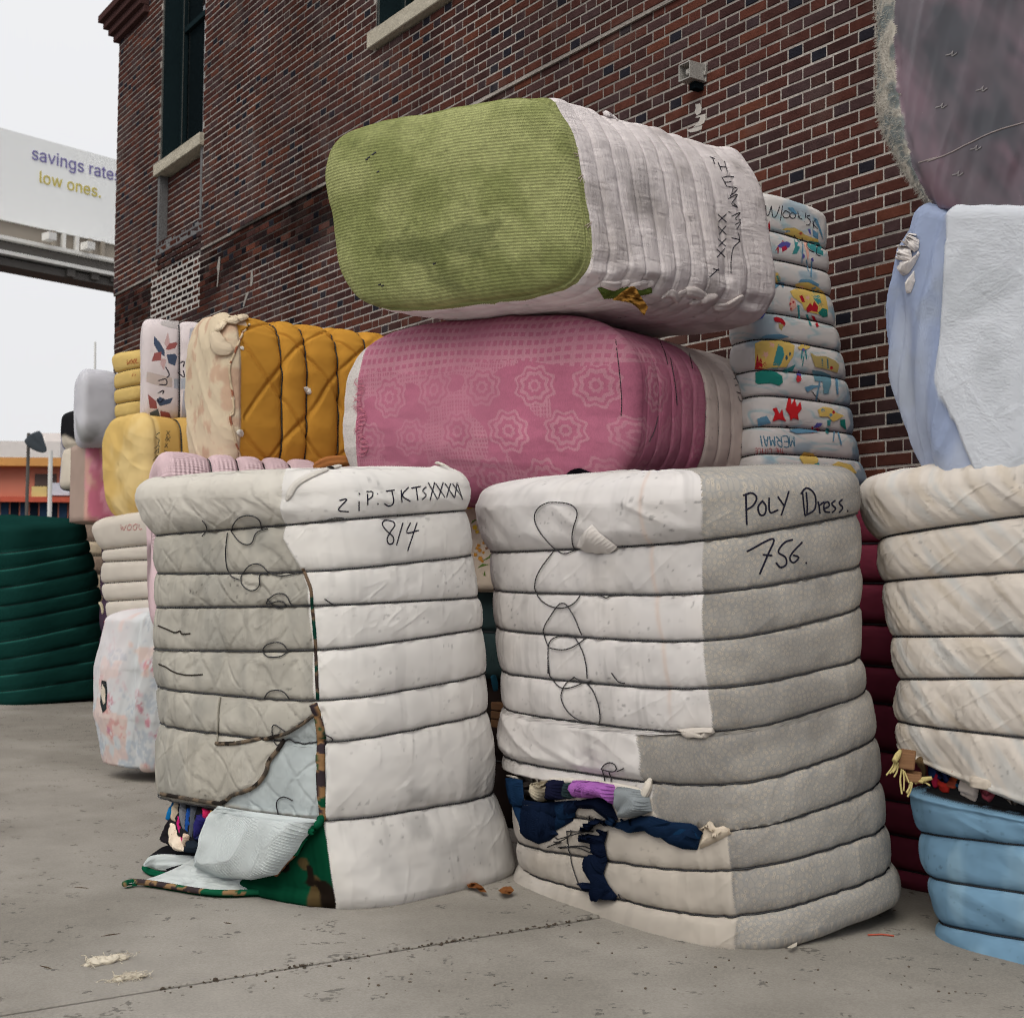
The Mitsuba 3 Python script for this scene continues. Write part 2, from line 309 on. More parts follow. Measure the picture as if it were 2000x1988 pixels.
class Bale:
    def __init__(self, rings, bulge, cap0, cap1, p=5.0, nper=360, nb=22, ncap=26, disp=None, puff0=0.0, puff1=0.0, warp=None, capn=3.2):
        C0, E1, E2 = (np.array([r[k] for r in rings]) for k in range(3)); n = len(rings) - 1; self.n = n
        bulge = np.broadcast_to(np.asarray(bulge, float), (n,)); self.bul = bulge; nb = np.broadcast_to(nb, (n,))
        s1 = np.linspace(-2, 2, nper + 1)
        t = np.concatenate([np.arange(nb[k]) / nb[k] + k for k in range(n)] + [[float(n)]])
        k = np.minimum(t.astype(int), n - 1); fr = t - k
        if warp is not None: S = warp(np.broadcast_to(s1, (len(t), nper + 1)), t[:, None])
        else: S = np.broadcast_to(s1, (len(t), nper + 1))
        it = lambda A: A[k] + (A[k + 1] - A[k]) * fr[:, None]
        c, e1, e2 = it(C0), it(E1), it(E2); cen = c + (e1 + e2) / 2
        x, y = ring_curve(S, p)
        Q = cen[:, None] + x[..., None] * e2[:, None] / 2 + y[..., None] * e1[:, None] / 2
        first = np.zeros_like(fr)
        prof = np.where((k == 0) & (n > 1), np.clip(1 - fr ** 3, 0, 1) ** .45, np.where((k == n - 1) & (n > 1), np.clip(1 - (1 - fr) ** 3, 0, 1) ** .45, np.clip(1 - np.abs(2 * fr - 1) ** 2.8, 0, 1) ** .48))
        if n == 1: prof = np.ones_like(fr)
        prof = prof * np.where((t % 1 == 0) & (t > 0) & (t < n), 0, 1)
        B = bulge[k] * prof
        ax = np.vstack([[0, 0, 0], np.cumsum(np.linalg.norm(np.diff(C0 + (E1 + E2) / 2, axis=0), axis=1)[:, None].repeat(3, 1), axis=0)])[:, 0]
        axl = np.interp(t, np.arange(n + 1), ax)
        def cap(idx, sign, h, puff):
            w = np.linspace(0, 1, ncap + 1)[:-1]; sc = 1 - (1 - w) ** 1.9; a = h * (1 - sc ** capn) ** (1 / capn) + puff * (1 - sc ** 2)
            d = (cen[-1] - cen[-2]) if idx == -1 else (cen[0] - cen[1]); d = d / np.linalg.norm(d)
            q = cen[idx] + sc[:, None, None] * (Q[idx] - cen[idx])[None] + a[:, None, None] * d
            return q, sc, a
        q0, sc0, a0 = cap(0, -1, cap0, puff0); q1, sc1, a1 = cap(-1, 1, cap1, puff1)
        q1, sc1, a1 = q1[::-1], sc1[::-1], a1[::-1]
        Pg = np.concatenate([q0, Q, q1]); self.V = np.concatenate([-a0 / max(cap0 + puff0, 1e-6), t, n + a1 / max(cap1 + puff1, 1e-6)])
        self.S = np.concatenate([np.broadcast_to(S[0], (ncap, nper + 1)), S, np.broadcast_to(S[-1], (ncap, nper + 1))])
        self.scale = np.concatenate([sc0, np.ones(len(t)), sc1])[:, None] * np.ones(nper + 1)
        xx = np.concatenate([sc0[:, None] * x[0], x, sc1[:, None] * x[-1]]); yy = np.concatenate([sc0[:, None] * y[0], y, sc1[:, None] * y[-1]])
        l1 = np.concatenate([np.full(ncap, np.linalg.norm(E1[0])), np.linalg.norm(e1, axis=1), np.full(ncap, np.linalg.norm(E1[-1]))])[:, None]
        l2 = np.concatenate([np.full(ncap, np.linalg.norm(E2[0])), np.linalg.norm(e2, axis=1), np.full(ncap, np.linalg.norm(E2[-1]))])[:, None]
        self.a, self.b = xx * l2 / 2, yy * l1 / 2                                  # metres along edge 2, edge 1
        self.c = np.concatenate([-a0, axl, axl[-1] + a1])[:, None] * np.ones(nper + 1)
        self.sm = np.where(self.S >= 0, self.S * l2, self.S * l1)                   # metres round the outline, 0 at the front corner
        self.ncap, self.nb = ncap, nb
        Bf = np.concatenate([np.full(ncap, B[0] if n > 1 else 0), B, np.full(ncap, B[-1] if n > 1 else 0)])
        Bf[:ncap] *= sc0; Bf[-ncap:] *= sc1
        self.Vg = self.V[:, None] * np.ones(nper + 1)
        self.P = Pg; self.normals(); N0 = self.N; self.N0 = N0; self.P = Pg + N0 * Bf[:, None, None]; self.normals()
        if disp is not None:
            self.P = self.P + N0 * disp(self)[..., None]; self.P[:, -1] = self.P[:, 0]; self.normals()
        self.row = {kk: ncap + int(nb[:kk].sum()) for kk in range(n + 1)}
        self.surfcache = None
    def tb(self):  # distance in band units to the nearest string, and band number
        V = self.Vg; d = np.abs(V - np.round(V)); d = np.where((V <= .5) | (V >= self.n - .5), np.where(V <= .5, np.abs(V - 1), np.abs(V - self.n + 1)), d)
        return d, np.clip(np.floor(V), 0, self.n - 1)
    def normals(self):
        du = np.gradient(self.P, axis=1); du[:, 0] = du[:, -1] = (self.P[:, 1] - self.P[:, -2]) / 2
        dv = np.gradient(self.P, axis=0); N = np.cross(du, dv); L = np.linalg.norm(N, axis=2, keepdims=True)
        N = N / np.maximum(L, 1e-12); c = self.P.mean((0, 1)); self.flip = np.sum(N * (self.P - c)) < 0
        self.N = -N if self.flip else N
    def mesh(self, mask=None):
        nv, nu = self.P.shape[:2]; f = grid_faces(nv, nu)
        if self.flip: f = f[:, ::-1]
        v = self.P.reshape(-1, 3)
        if mask is not None:
            m = mask.ravel(); f = f[m[f].sum(1) >= 2]; use = np.unique(f); re = np.full(len(v), -1); re[use] = np.arange(len(use))
            return v[use], re[f], use
        return v, f, slice(None)
    def put(self, key, bsdf, color, mask=None, smooth=True, uv=None, **lab):
        v, f, use = self.mesh(mask)
        if uv is not None: uv = uv.reshape(-1, 2)[use]
        if color is None: return put(key, (v, f), bsdf, smooth, uv=uv, **lab)
        col = np.clip(np.broadcast_to(color, self.P.shape).reshape(-1, 3)[use], 0, 1)
        return put(key, (v, f), bsdf, smooth, color=col, uv=uv, **lab)
    def strings(self, key, ks=None, rad=0.0030, color=None, bsdf='twine', lift=0.0095, span=(-1.98, 1.98), step=2):
        for k in (range(1, self.n) if ks is None else ks):
            r = self.row[k]; S = self.S[r]; m = (S >= span[0]) & (S <= span[1])
            lf = max(lift, .38 * (self.bul[max(k - 1, 0)] + self.bul[min(k, self.n - 1)]) / 2) if lift > .005 else lift
            q = self.P[r] + self.N0[r] * lf; q[1:-1] = (q[:-2] + q[1:-1] * 2 + q[2:]) / 4
            q = q[m][::step]
            kw = {} if color is None else {'color': color}
            put(key + '__string', tube(q, rad, 5, normal=None), bsdf, True, **kw)
    def locate(self, px, py):
        """Points and normals of the front surface seen at photo pixels."""
        if self.surfcache is None:
            d = CAM - self.P; vis = np.sum(d * self.N, axis=2) > 0.02 * np.linalg.norm(d, axis=2)
            X, Y = proj(self.P); self.surfcache = (X[vis], Y[vis], np.hstack([self.P[vis], self.N[vis], self.sm[vis][:, None], self.Vg[vis][:, None]]))
        X, Y, D = self.surfcache; px, py = np.asarray(px, float), np.asarray(py, float)
        m = (X > px.min() - 25) & (X < px.max() + 25) & (Y > py.min() - 25) & (Y < py.max() + 25)
        if m.sum() < 8: m = (X > px.min() - 90) & (X < px.max() + 90) & (Y > py.min() - 90) & (Y < py.max() + 90)
        q = np.c_[X[m], Y[m]] + np.random.default_rng(1).uniform(-.01, .01, (m.sum(), 2))
        r = LinearNDInterpolator(q, D[m])(np.c_[px, py])
        return r
    def stroke(self, pts, rad=0.003, lift=0.0015, step=3.0, flat=.35, curve=True, sides=5, span=0):
        q = spline(pts, step) if curve else np.vstack([spline(pts[i:i + 2], step) for i in range(len(pts) - 1)])
        r = self.locate(q[:, 0], q[:, 1]); r = r[~np.isnan(r[:, 0])]
        if len(r) < 2: return None
        o_, n_ = r[:, :3].copy(), unit_rows(r[:, 3:6]).copy()
        for _ in range(span):      # a cord bridges the dips
            r[1:-1, :6] = (r[:-2, :6] + r[2:, :6]) / 2 * .6 + r[1:-1, :6] * .4
        if span: r[:, :3] = r[:, :3] + n_ * np.maximum(0, np.sum((o_ - r[:, :3]) * n_, 1))[:, None]
        return tube(r[:, :3] + r[:, 3:6] * lift, rad, sides, flat, normal=unit_rows(r[:, 3:6]))
    def write(self, key, strokes, rad=0.003, bsdf='ink', off=(0, 0, 1.0), name='lettering', **kw):
        ms = []
        for st in strokes:
            st = [(off[0] + x / off[2], off[1] + y / off[2]) for x, y in st]
            m = self.stroke(st, rad, **kw)
            if m is not None: ms.append(m)
        if ms: put(f'{key}__{name}', join(ms), bsdf, True, label='marker strokes of the lettering' if name == 'lettering' else 'small marks on the cloth', kind='stuff')
def unit_rows(v): return v / (np.linalg.norm(v, axis=1, keepdims=True) + 1e-12)
def lie(Fpx, Y, ang_u, a, ang_v, bs, ytop, ybot, shear=0.0, scale=None):
    """Lying bale: rings stand across the axis ang_v at distances bs from the front corner at photo column Fpx; edge 1 goes up, edge 2 along ang_u."""
    F = P(Fpx, ybot, Y); top = P(Fpx + shear, ytop, Y); u = np.array([math.cos(ang_u), math.sin(ang_u), 0]) * a; v = np.array([math.cos(ang_v), math.sin(ang_v), 0])
    up = top - F; out = []
    for i, b in enumerate(bs):
        k = 1.0 if scale is None else scale[i]; c = F + v * b + (1 - k) * (u + up) / 2
        out.append((c, up * k, u * k))
    return out
def stand(base, yu, yv, a, b, zs, scale=None):
    """Standing bale from plain sizes: base corner, directions and lengths of its two seen sides, heights of its strings."""
    u = np.array([math.cos(yu), math.sin(yu), 0]) * a; v = np.array([math.cos(yv), math.sin(yv), 0]) * b; out = []
    for i, z in enumerate(zs):
        k = 1.0 if scale is None else scale[i]
        out.append((np.array(base) * [1, 1, 0] + [0, 0, z] + (1 - k) * (u + v) / 2, u * k, v * k))
    return out
def gathers(B, amp, reach=.35, freq=26.0, seed=0):
    """Cloth gathered at the strings: small folds running away from each string."""
    d, band = B.tb(); w = np.exp(-d / reach)
    f = nz(B.sm * freq + 1.5 * nz(B.sm * 6, B.Vg, seed=seed + 5), band * 7.3 + B.Vg * .6, seed=seed)
    return amp * w * (f - .5) * (np.abs(B.scale) > .95)
def lumps(B, amp, freq=5.0, seed=1):
    return amp * (fb(B.P[..., 0] * freq, B.P[..., 1] * freq, B.P[..., 2] * freq, 3, seed) - .5) * 2
def wrinkles(B, amp, angle, freq, stretch=5.0, seed=2, axes='sc'):
    x, y = (B.sm, B.c) if axes == 'sc' else (B.a, B.b)
    ca, sa = math.cos(angle), math.sin(angle); p, q = x * ca + y * sa, -x * sa + y * ca
    w = fb(p * freq / stretch + .4 * nz(p * 3, q * 3, seed=seed + 9), q * freq, 0.3, 3, seed)
    return amp * (1 - np.abs(2 * w - 1) * 2.2)
def dirt(B, base, dark, freq=4.0, lo=.5, hi=.75, seed=3, k=1.0):
    m = ss(lo, hi, fb(B.P[..., 0] * freq, B.P[..., 1] * freq, B.P[..., 2] * freq, 4, seed))[..., None] * k
    return np.asarray(base, float) * (1 - m) + np.asarray(dark, float) * m
def patch(B, x, y, rx, ry, soft=.5, seed=0, ragged=.25):
    """Soft-edged patch in cloth coordinates: centre seen at pixel (x, y), half sizes in metres."""
    r = B.locate([x, x + 1], [y, y + 1])[0]
    if np.isnan(r[0]): return np.zeros_like(B.sm)
    d = np.maximum(np.abs(B.sm - r[6]) / rx, np.abs(B.c - np.interp(r[7], B.V, B.c[:, 0])) / ry) + ragged * (fb(B.sm * 25, B.c * 25, 0.0, 3, seed) - .5) * 2
    return 1 - ss(1 - soft, 1 + soft * .4, d)
def inside(x, y, poly):
    poly = np.asarray(poly, float); r = np.zeros(np.shape(x), bool); j = len(poly) - 1
    for i in range(len(poly)):
        (xi, yi), (xj, yj) = poly[i], poly[j]
        r ^= ((yi > y) != (yj > y)) & (x < (xj - xi) * (y - yi) / (yj - yi + 1e-12) + xi); j = i
    return r
def cloth_poly(B, pts):
    """A polygon seen in the photo, carried over to the cloth's own coordinates (metres round the outline, band number); True for the vertices in it."""
    q = spline(np.vstack([pts, pts[:1]]), 1e9) if False else np.array(pts, float)
    q = np.vstack([np.linspace(q[i], q[(i + 1) % len(q)], 6, endpoint=False) for i in range(len(q))])
    r = np.vstack([B.locate([a], [b]) for a, b in q]); r = r[~np.isnan(r[:, 0])]
    return inside(B.sm, B.Vg, r[:, 6:8]) if len(r) > 3 else np.zeros(B.sm.shape, bool)
def soften(B, mask, k=2):
    m = mask.astype(float)
    for _ in range(k):
        m = (m + np.roll(m, 1, 0) + np.roll(m, -1, 0) + np.roll(m, 1, 1) + np.roll(m, -1, 1)) / 5
    return m
def boundary(B, pts):
    """A seam seen in the photo as (S, V) of the cloth: S as a function of the band coordinate."""
    r = np.vstack([B.locate([a], [b]) for a, b in pts]); r = r[~np.isnan(r[:, 0])]; o = np.argsort(r[:, 7]); r = r[o]
    i = [np.abs(B.V - v).argmin() for v in r[:, 7]]
    S = np.array([np.interp(m, B.sm[k], B.S[k]) for m, k in zip(r[:, 6], i)])
    return lambda t: np.interp(t, r[:, 7], S)
def warp_to(f, s0):
    """A warp of the columns so that the column at s0 follows the seam f(t)."""
    def w(S, t):
        b = np.clip(f(t), -1.6, 1.6); return np.where(S < s0, -2 + (S + 2) * (b + 2) / (s0 + 2), b + (S - s0) * (2 - b) / (2 - s0))
    return w
def rag(B, key, pts, rad_px, color, seed=0, off=0.012, fold=.35, flat=.6, bsdf='cloth', depth=None, smooth=True, lab=None, sides=22, taper=True, freq=38.0):
    """A crumpled length of cloth along photo points, lying on the bale (or at a plain depth)."""
    q = spline(pts, 2.5)
    if B is not None:
        r = B.locate(q[:, 0], q[:, 1]); ok = ~np.isnan(r[:, 0])
        if ok.sum() < 2: return
        idx = np.arange(len(q)); p = np.stack([np.interp(idx, idx[ok], r[ok, k]) for k in range(6)], 1)
        N = unit_rows(p[:, 3:6]); p = p[:, :3] + N * off
    else:
        p = P(q[:, 0], q[:, 1], np.interp(np.arange(len(q)), np.linspace(0, len(q) - 1, len(np.atleast_1d(depth))), np.atleast_1d(depth))) if callable(depth) is False else depth(q)
        N = np.broadcast_to(unit(CAM - p.mean(0)), p.shape)
    R = np.interp(np.linspace(0, 1, len(q)), np.linspace(0, 1, len(np.atleast_1d(rad_px))), np.atleast_1d(rad_px)) / FPX * np.linalg.norm(p - CAM, axis=1)
    if taper: e = np.linspace(0, 1, len(q)); R = R * np.clip(np.minimum(e, 1 - e) * 9 + .35, 0, 1)
    v, f = tube(p, R, sides, flat, normal=N)
    n = len(q) * sides; ang = np.tile(np.arange(sides) / sides, len(q)); al = np.repeat(np.arange(len(q)) * .0045, sides)
    c = np.repeat(p, sides, 0); d = nz(np.cos(ang * 6.283) * 2.6 + al * 4, np.sin(ang * 6.283) * 2.6, al * 5, seed) + .45 * nz(np.cos(ang * 6.283) * 5, np.sin(ang * 6.283) * 5, al * freq * .35, seed + 1)
    v[:n] = c + (v[:n] - c) * (1 + fold * 2 * (d - .72))[:, None]
    col = np.asarray(color, float)
    if col.ndim == 1: col = np.broadcast_to(col, v.shape) * (0.85 + .3 * np.r_[d, .7, .7][:, None] / 1.5)
    return put(key, (v, f), bsdf, smooth, color=np.clip(col, 0, 1), **({'label': lab} if lab else {}))
FONT = {'Z': [[(0, 0), (1, 0), (0, 1), (1, 1)]], 'I': [[(.5, 0), (.5, 1)]], 'P': [[(0, 0), (0, 1)], [(0, 0), (.9, .1), (.9, .45), (0, .55)]], 'S': [[(.9, .1), (.3, 0), (.1, .3), (.8, .6), (.8, .95), (0, 1)]],
        'K': [[(0, 0), (0, 1)], [(.9, 0), (0, .55), (.9, 1)]], 'T': [[(0, 0), (1, 0)], [(.5, 0), (.5, 1)]], 'X': [[(0, 0), (1, 1)], [(1, 0), (0, 1)]], '7': [[(0, 0), (1, 0), (.35, 1)]], '2': [[(0, .2), (.4, 0), (.9, .2), (.1, 1), (1, 1)]],
        '6': [[(.8, 0), (.1, .5), (.1, .9), (.6, 1), (.9, .75), (.5, .55), (.1, .75)]], 'H': [[(0, 0), (0, 1)], [(1, 0), (1, 1)], [(0, .5), (1, .5)]], 'E': [[(1, 0), (0, 0), (0, 1), (1, 1)], [(0, .5), (.8, .5)]], 'A': [[(0, 1), (.5, 0), (1, 1)], [(.2, .6), (.8, .6)]],
        'V': [[(0, 0), (.5, 1), (1, 0)]], 'Y': [[(0, 0), (.5, .5), (1, 0)], [(.5, .5), (.5, 1)]], 'W': [[(0, 0), (.25, 1), (.5, .3), (.75, 1), (1, 0)]], 'O': [[(.5, 0), (0, .4), (.3, 1), (.9, .8), (.9, .2), (.5, 0)]], 'L': [[(0, 0), (0, 1), (.9, 1)]],
        'N': [[(0, 1), (0, 0), (1, 1), (1, 0)]], 'J': [[(.2, 0), (1, 0)], [(.7, 0), (.7, .8), (.3, 1), (0, .8)]], 'D': [[(0, 0), (0, 1), (.7, .9), (1, .5), (.6, 0), (0, 0)]], 'M': [[(0, 1), (.1, 0), (.5, .7), (.9, 0), (1, 1)]], 'R': [[(0, 1), (0, 0), (.9, .15), (.8, .5), (0, .55)], [(.3, .55), (1, 1)]],
        '.': [[(.4, .95), (.5, 1.0)]], ':': [[(.4, .3), (.5, .35)], [(.4, .9), (.5, .95)]], '1': [[(.5, 0), (.5, 1)]], '0': [[(.5, 0), (.1, .4), (.3, 1), (.8, .8), (.8, .2), (.5, 0)]], 'B': [[(0, 0), (0, 1), (.8, .9), (.8, .6), (0, .5), (.7, .4), (.7, .05), (0, 0)]], 'C': [[(1, .1), (.4, 0), (0, .5), (.4, 1), (1, .9)]], ' ': []}
def text_px(text, start, adv, up, gap=.35, jit=.06, seed=0):
    """Handwritten capitals: strokes in photo pixels, from `start`, each letter `adv` wide (a vector), its top towards `up` (a vector as long as the letter is tall)."""
    r = np.random.default_rng(seed); o = np.array(start, float); adv, up = np.array(adv, float), np.array(up, float); out = []
    for ch in text:
        if ch in 'I.:1': w = .45
        else: w = 1.0
        for st in FONT.get(ch, []):
            out.append([tuple(o + adv * x * w + up * (1 - y) + r.normal(0, jit * np.linalg.norm(up), 2)) for x, y in st])
        o = o + adv * (w + gap)
    return out
def clip01(x): return np.clip(x, 0, 1)
def decal(B, poly, lift=0.0012):
    """A printed shape: a polygon seen in the photo, laid on the cloth."""
    from shapely.geometry import Polygon
    g = Polygon(poly)
    if not g.is_valid: g = g.buffer(0)
    if g.geom_type != 'Polygon': g = max(g.geoms, key=lambda k: k.area)
    v, f = trimesh.creation.triangulate_polygon(g, engine='earcut')
    v, f = trimesh.remesh.subdivide_to_size(np.c_[v, np.zeros(len(v))], f, 7.0)
    r = B.locate(v[:, 0], v[:, 1]); bad = np.isnan(r[:, 0]); f = f[~bad[f].any(1)]
    if len(f) == 0: return None
    r[bad] = 0; return r[:, :3] + unit_rows(r[:, 3:6]) * lift, f
def decals(B, key, items):
    for k, (poly, c) in enumerate(items):
        m = decal(B, poly, .0010 + .00005 * k)
        if m is not None: put(key, m, 'plain', False, color=np.asarray(c, float))
def blob(x, y, rx, ry, n=14, rot=0.0, seed=0, jag=.12):
    g = np.arange(n) / n * 2 * np.pi; r = 1 + jag * np.random.default_rng(seed).uniform(-1, 1, n)
    c, s = math.cos(rot), math.sin(rot); X, Y = rx * r * np.cos(g), ry * r * np.sin(g)
    return np.c_[x + X * c - Y * s, y + X * s + Y * c]
def star(x, y, r, k=5, inner=.4, rot=0.0):
    g = np.arange(2 * k) / (2 * k) * 2 * np.pi + rot; q = np.where(np.arange(2 * k) % 2 == 0, r, r * inner)
    return np.c_[x + q * np.cos(g), y + q * np.sin(g)]
def cloth_patch(B, key, poly, color, height=.016, fold=.010, freq=16.0, ang=0.0, stretch=3.0, seed=0, edge=5.0, bsdf='cloth', lift=.002, lab=None, size=3.0, var=.35, smooth_n=14):
    """A scrap of cloth lying on the bale: its outline as seen in the photo, crumpled, its edges tucked down to the surface."""
    import shapely
    from shapely.geometry import Polygon
    g = Polygon(poly).buffer(0)
    if g.geom_type != 'Polygon': g = max(g.geoms, key=lambda k: k.area)
    g = g.segmentize(size * 2.5); v, f = trimesh.creation.triangulate_polygon(g, engine='earcut')
    v, f = trimesh.remesh.subdivide_to_size(np.c_[v, np.zeros(len(v))], f, size, max_iter=14)
    m = trimesh.Trimesh(v, f, process=True, merge_tex=False); v, f = np.array(m.vertices), np.array(m.faces)
    r = B.locate(v[:, 0], v[:, 1]); bad = np.isnan(r[:, 0]); f = f[~bad[f].any(1)]
    if len(f) == 0: return None
    r[bad] = 0; d = shapely.distance(shapely.points(v[:, :2]), g.exterior)
    x, y = r[:, 6], np.interp(r[:, 7], B.V, B.c[:, 0]); ca, sa = math.cos(ang), math.sin(ang); p, q = x * ca + y * sa, -x * sa + y * ca
    w = 1 - np.abs(2 * fb(p * freq / stretch + .5 * nz(p * 5, q * 5, seed=seed + 3), q * freq, 0.7, 3, seed) - 1) * 2.4
    ev = np.vstack([f[:, [0, 1]], f[:, [1, 2]], f[:, [2, 0]]]); ev = np.unique(np.sort(ev, 1), axis=0)
    k_ = np.bincount(ev.ravel(), minlength=len(v)); inn = (d > .3) & (k_ > 0) & ~bad
    def smooth_(A, n, fix=True):
        for _ in range(n):
            s_ = np.zeros_like(A); np.add.at(s_, ev[:, 0], A[ev[:, 1]]); np.add.at(s_, ev[:, 1], A[ev[:, 0]]); M = s_ / np.maximum(k_, 1)[:, None]
            A = np.where((inn if fix else k_ > 0)[:, None], .35 * A + .65 * M, A)
        return A
    o_ = r[:, :3].copy(); r[:, 3:6] = unit_rows(smooth_(unit_rows(r[:, 3:6]), 24, False)); r[:, :3] = smooth_(o_, smooth_n)      # the cloth bridges the dips of the bale
    pen = smooth_(np.maximum(0, np.sum((o_ - r[:, :3]) * r[:, 3:6], 1))[:, None], 6, False); r[:, :3] += r[:, 3:6] * np.minimum(pen * 1.3, .05)
    e = 1 - np.exp(-d / edge); h = lift + e * (height + fold * w)
    V = r[:, :3] + unit_rows(r[:, 3:6]) * h[:, None]
    col = np.asarray(color, float) * (1 - var / 2 + var * fb(p * 9, q * 9, 1.3, 2, seed + 7))[:, None]
    fn = np.cross(V[f[:, 1]] - V[f[:, 0]], V[f[:, 2]] - V[f[:, 0]]); nf = r[f[:, 0], 3:6]
    f = np.where((np.sum(fn * nf, 1) < 0)[:, None], f[:, ::-1], f)
    return put(key, (V, f), bsdf, True, color=np.clip(col, 0, 1), **({'label': lab} if lab else {}))
def grime(B, c, k=1.0, seed=0):
    """Handled cloth: soft grey blotches, rubbed streaks and small specks."""
    p = B.P; m1 = ss(.50, .72, fb(p[..., 0] * 5, p[..., 1] * 5, p[..., 2] * 5, 4, 60 + seed)); m2 = ss(.52, .75, fb(B.sm * 30, B.c * 4, 1., 3, 61 + seed)) * ss(.4, .6, fb(B.sm * 3, B.c * 3, 5., 2, 62 + seed)); m3 = ss(.80, .86, nz(p[..., 0] * 70, p[..., 1] * 70, p[..., 2] * 70, 63 + seed)) * ss(.5, .7, nz(p[..., 0] * 9, p[..., 1] * 9, p[..., 2] * 9, 64 + seed))
    low = ss(.45, .05, p[..., 2]) * ss(.35, .6, fb(p[..., 0] * 8, p[..., 1] * 8, p[..., 2] * 8, 3, 65 + seed))
    c = np.asarray(c) * (1 - k * (.16 * m1 + .14 * m2 + .35 * m3 + .22 * low))[..., None]
    return blend(c, c * np.array([1.0, .975, .93]), .3 * k * ss(.5, .7, fb(p[..., 0] * 3, p[..., 1] * 3, p[..., 2] * 3, 3, 66 + seed)))
def creases(B, amp, seed=0, freq=9.0):
    """Fine sharp creases in two crossing directions, patchy."""
    o = 0
    for k, an in enumerate((.5, -.9, 1.45)):
        ca, sa = math.cos(an), math.sin(an); p, q = B.sm * ca + B.c * sa, -B.sm * sa + B.c * ca
        w = fb(p * freq / 6 + .5 * nz(p * 4, q * 4, seed=seed + 70), q * freq, 2. + k, 3, seed + 71 + k); m = ss(.45, .65, fb(B.sm * 4, B.c * 4, 8. + k, 2, seed + 75 + k))
        o = o + m * np.exp(-(np.abs(w - .5) / .022) ** 1.2)
    return .55 * amp * o * (B.scale > .9)
U_ANG, V_ANG = math.pi / 2 + YAW, YAW      # directions along the wall (away) and into the wall
# ---------------------------------------------------------------- cloth materials used by single bales
def floral_grey(p, n, uv):
    x, y = uv.x * 58, uv.y * 58
    d1, d2, r = mikit.voronoi(x, y)
    c = mikit.mix((0.325, 0.32, 0.312), (0.395, 0.368, 0.335), mikit.smoothstep(0.04, 0.26, d2 - d1))
    c = mikit.mix(c, (0.47, 0.42, 0.36), mikit.smoothstep(0.34, 0.22, d1) * (r > 0.35))
    c = mikit.mix(c, (0.33, 0.31, 0.28), mikit.smoothstep(0.12, 0.06, d1))
    k = FB(uv.x * 3.1, uv.y * 4.3, 2.0, 4); st = FB(uv.x * 40, uv.y * 5, 1.0, 3)
    c = c * (0.90 + 0.22 * (FB(uv.x * 9, uv.y * 9, 7.0, 3) - .5))
    soil = mikit.smoothstep(0.48, 0.7, k) * 0.5 + mikit.smoothstep(0.20, 0.0, uv.x + 0.05 + 0.15 * (st - .5)) * (0.35 + 0.5 * mikit.smoothstep(.45, .65, st)) * mikit.smoothstep(0.35, 0.6, FB(uv.y * 7, 3.0, 0.0, 2))
    return mikit.mix(c, c * (0.52, 0.52, 0.54) if False else mi.Color3f(0.52, 0.52, 0.54) * c, dr.clip(soil, 0, 0.8))
scene['floral_grey_cloth'] = bumped(lambda p, n, uv: 0.0009 * N_(uv.x * 420, uv.y * 420, 0.0) + 0.0025 * FB(uv.x * 40, uv.y * 30, 0.0, 2), diffuse(mikit.proc(floral_grey)))
def quilt_bump(p, n, uv):
    w = 0.9 * (FB(uv.x * 5, uv.y * 5, 0.0, 2) - .5)
    f = lambda t: dr.abs(t - dr.floor(t) - 0.5)
    a, b = f((uv.x + uv.y) / 0.21 + w), f((uv.x - uv.y) / 0.21 + w)
    g = dr.minimum(a, b)
    return 0.0034 * mikit.smoothstep(0.0, 0.13, g) + 0.0010 * N_(p.x * 300, p.y * 300, p.z * 300) + 0.004 * FB(p.x * 40, p.y * 40, p.z * 40, 3)
scene['quilted_cloth'] = bumped(quilt_bump, diffuse(VC))
def knit_h(p, n, uv):
    w = uv.y + 0.010 * FB(uv.x * 3, uv.y * 3, 1.0, 2)
    r = 0.5 + 0.5 * dr.sin(w * (2 * math.pi / 0.0135)); s = 0.5 + 0.5 * dr.sin(uv.x * (2 * math.pi / 0.008) + 3 * dr.floor(w / 0.0135))
    return r, s
def knit(p, n, uv):
    r, s = knit_h(p, n, uv)
    k = FB(uv.x * 6, uv.y * 6, 3.0, 4); g = FB(uv.x * 90, uv.y * 90, 1.0, 2)
    c = mikit.mix((0.255, 0.280, 0.110), (0.375, 0.395, 0.175), mikit.smoothstep(0.3, 0.7, k))
    c = c * (0.80 + 0.20 * r) * (0.92 + 0.08 * s) * (0.8 + 0.4 * g)
    d = mikit.smoothstep(0.60, 0.74, FB(uv.x * 4.2 + 7, uv.y * 5.5, 9.0, 4))
    return mikit.mix(c, mi.Color3f(0.5, 0.52, 0.5) * c, d * 0.75)
scene['knit_cloth'] = bumped(lambda p, n, uv: 0.0024 * knit_h(p, n, uv)[0] + 0.0012 * knit_h(p, n, uv)[1] + 0.002 * N_(p.x * 200, p.y * 200, p.z * 200), diffuse(mikit.proc(knit)))
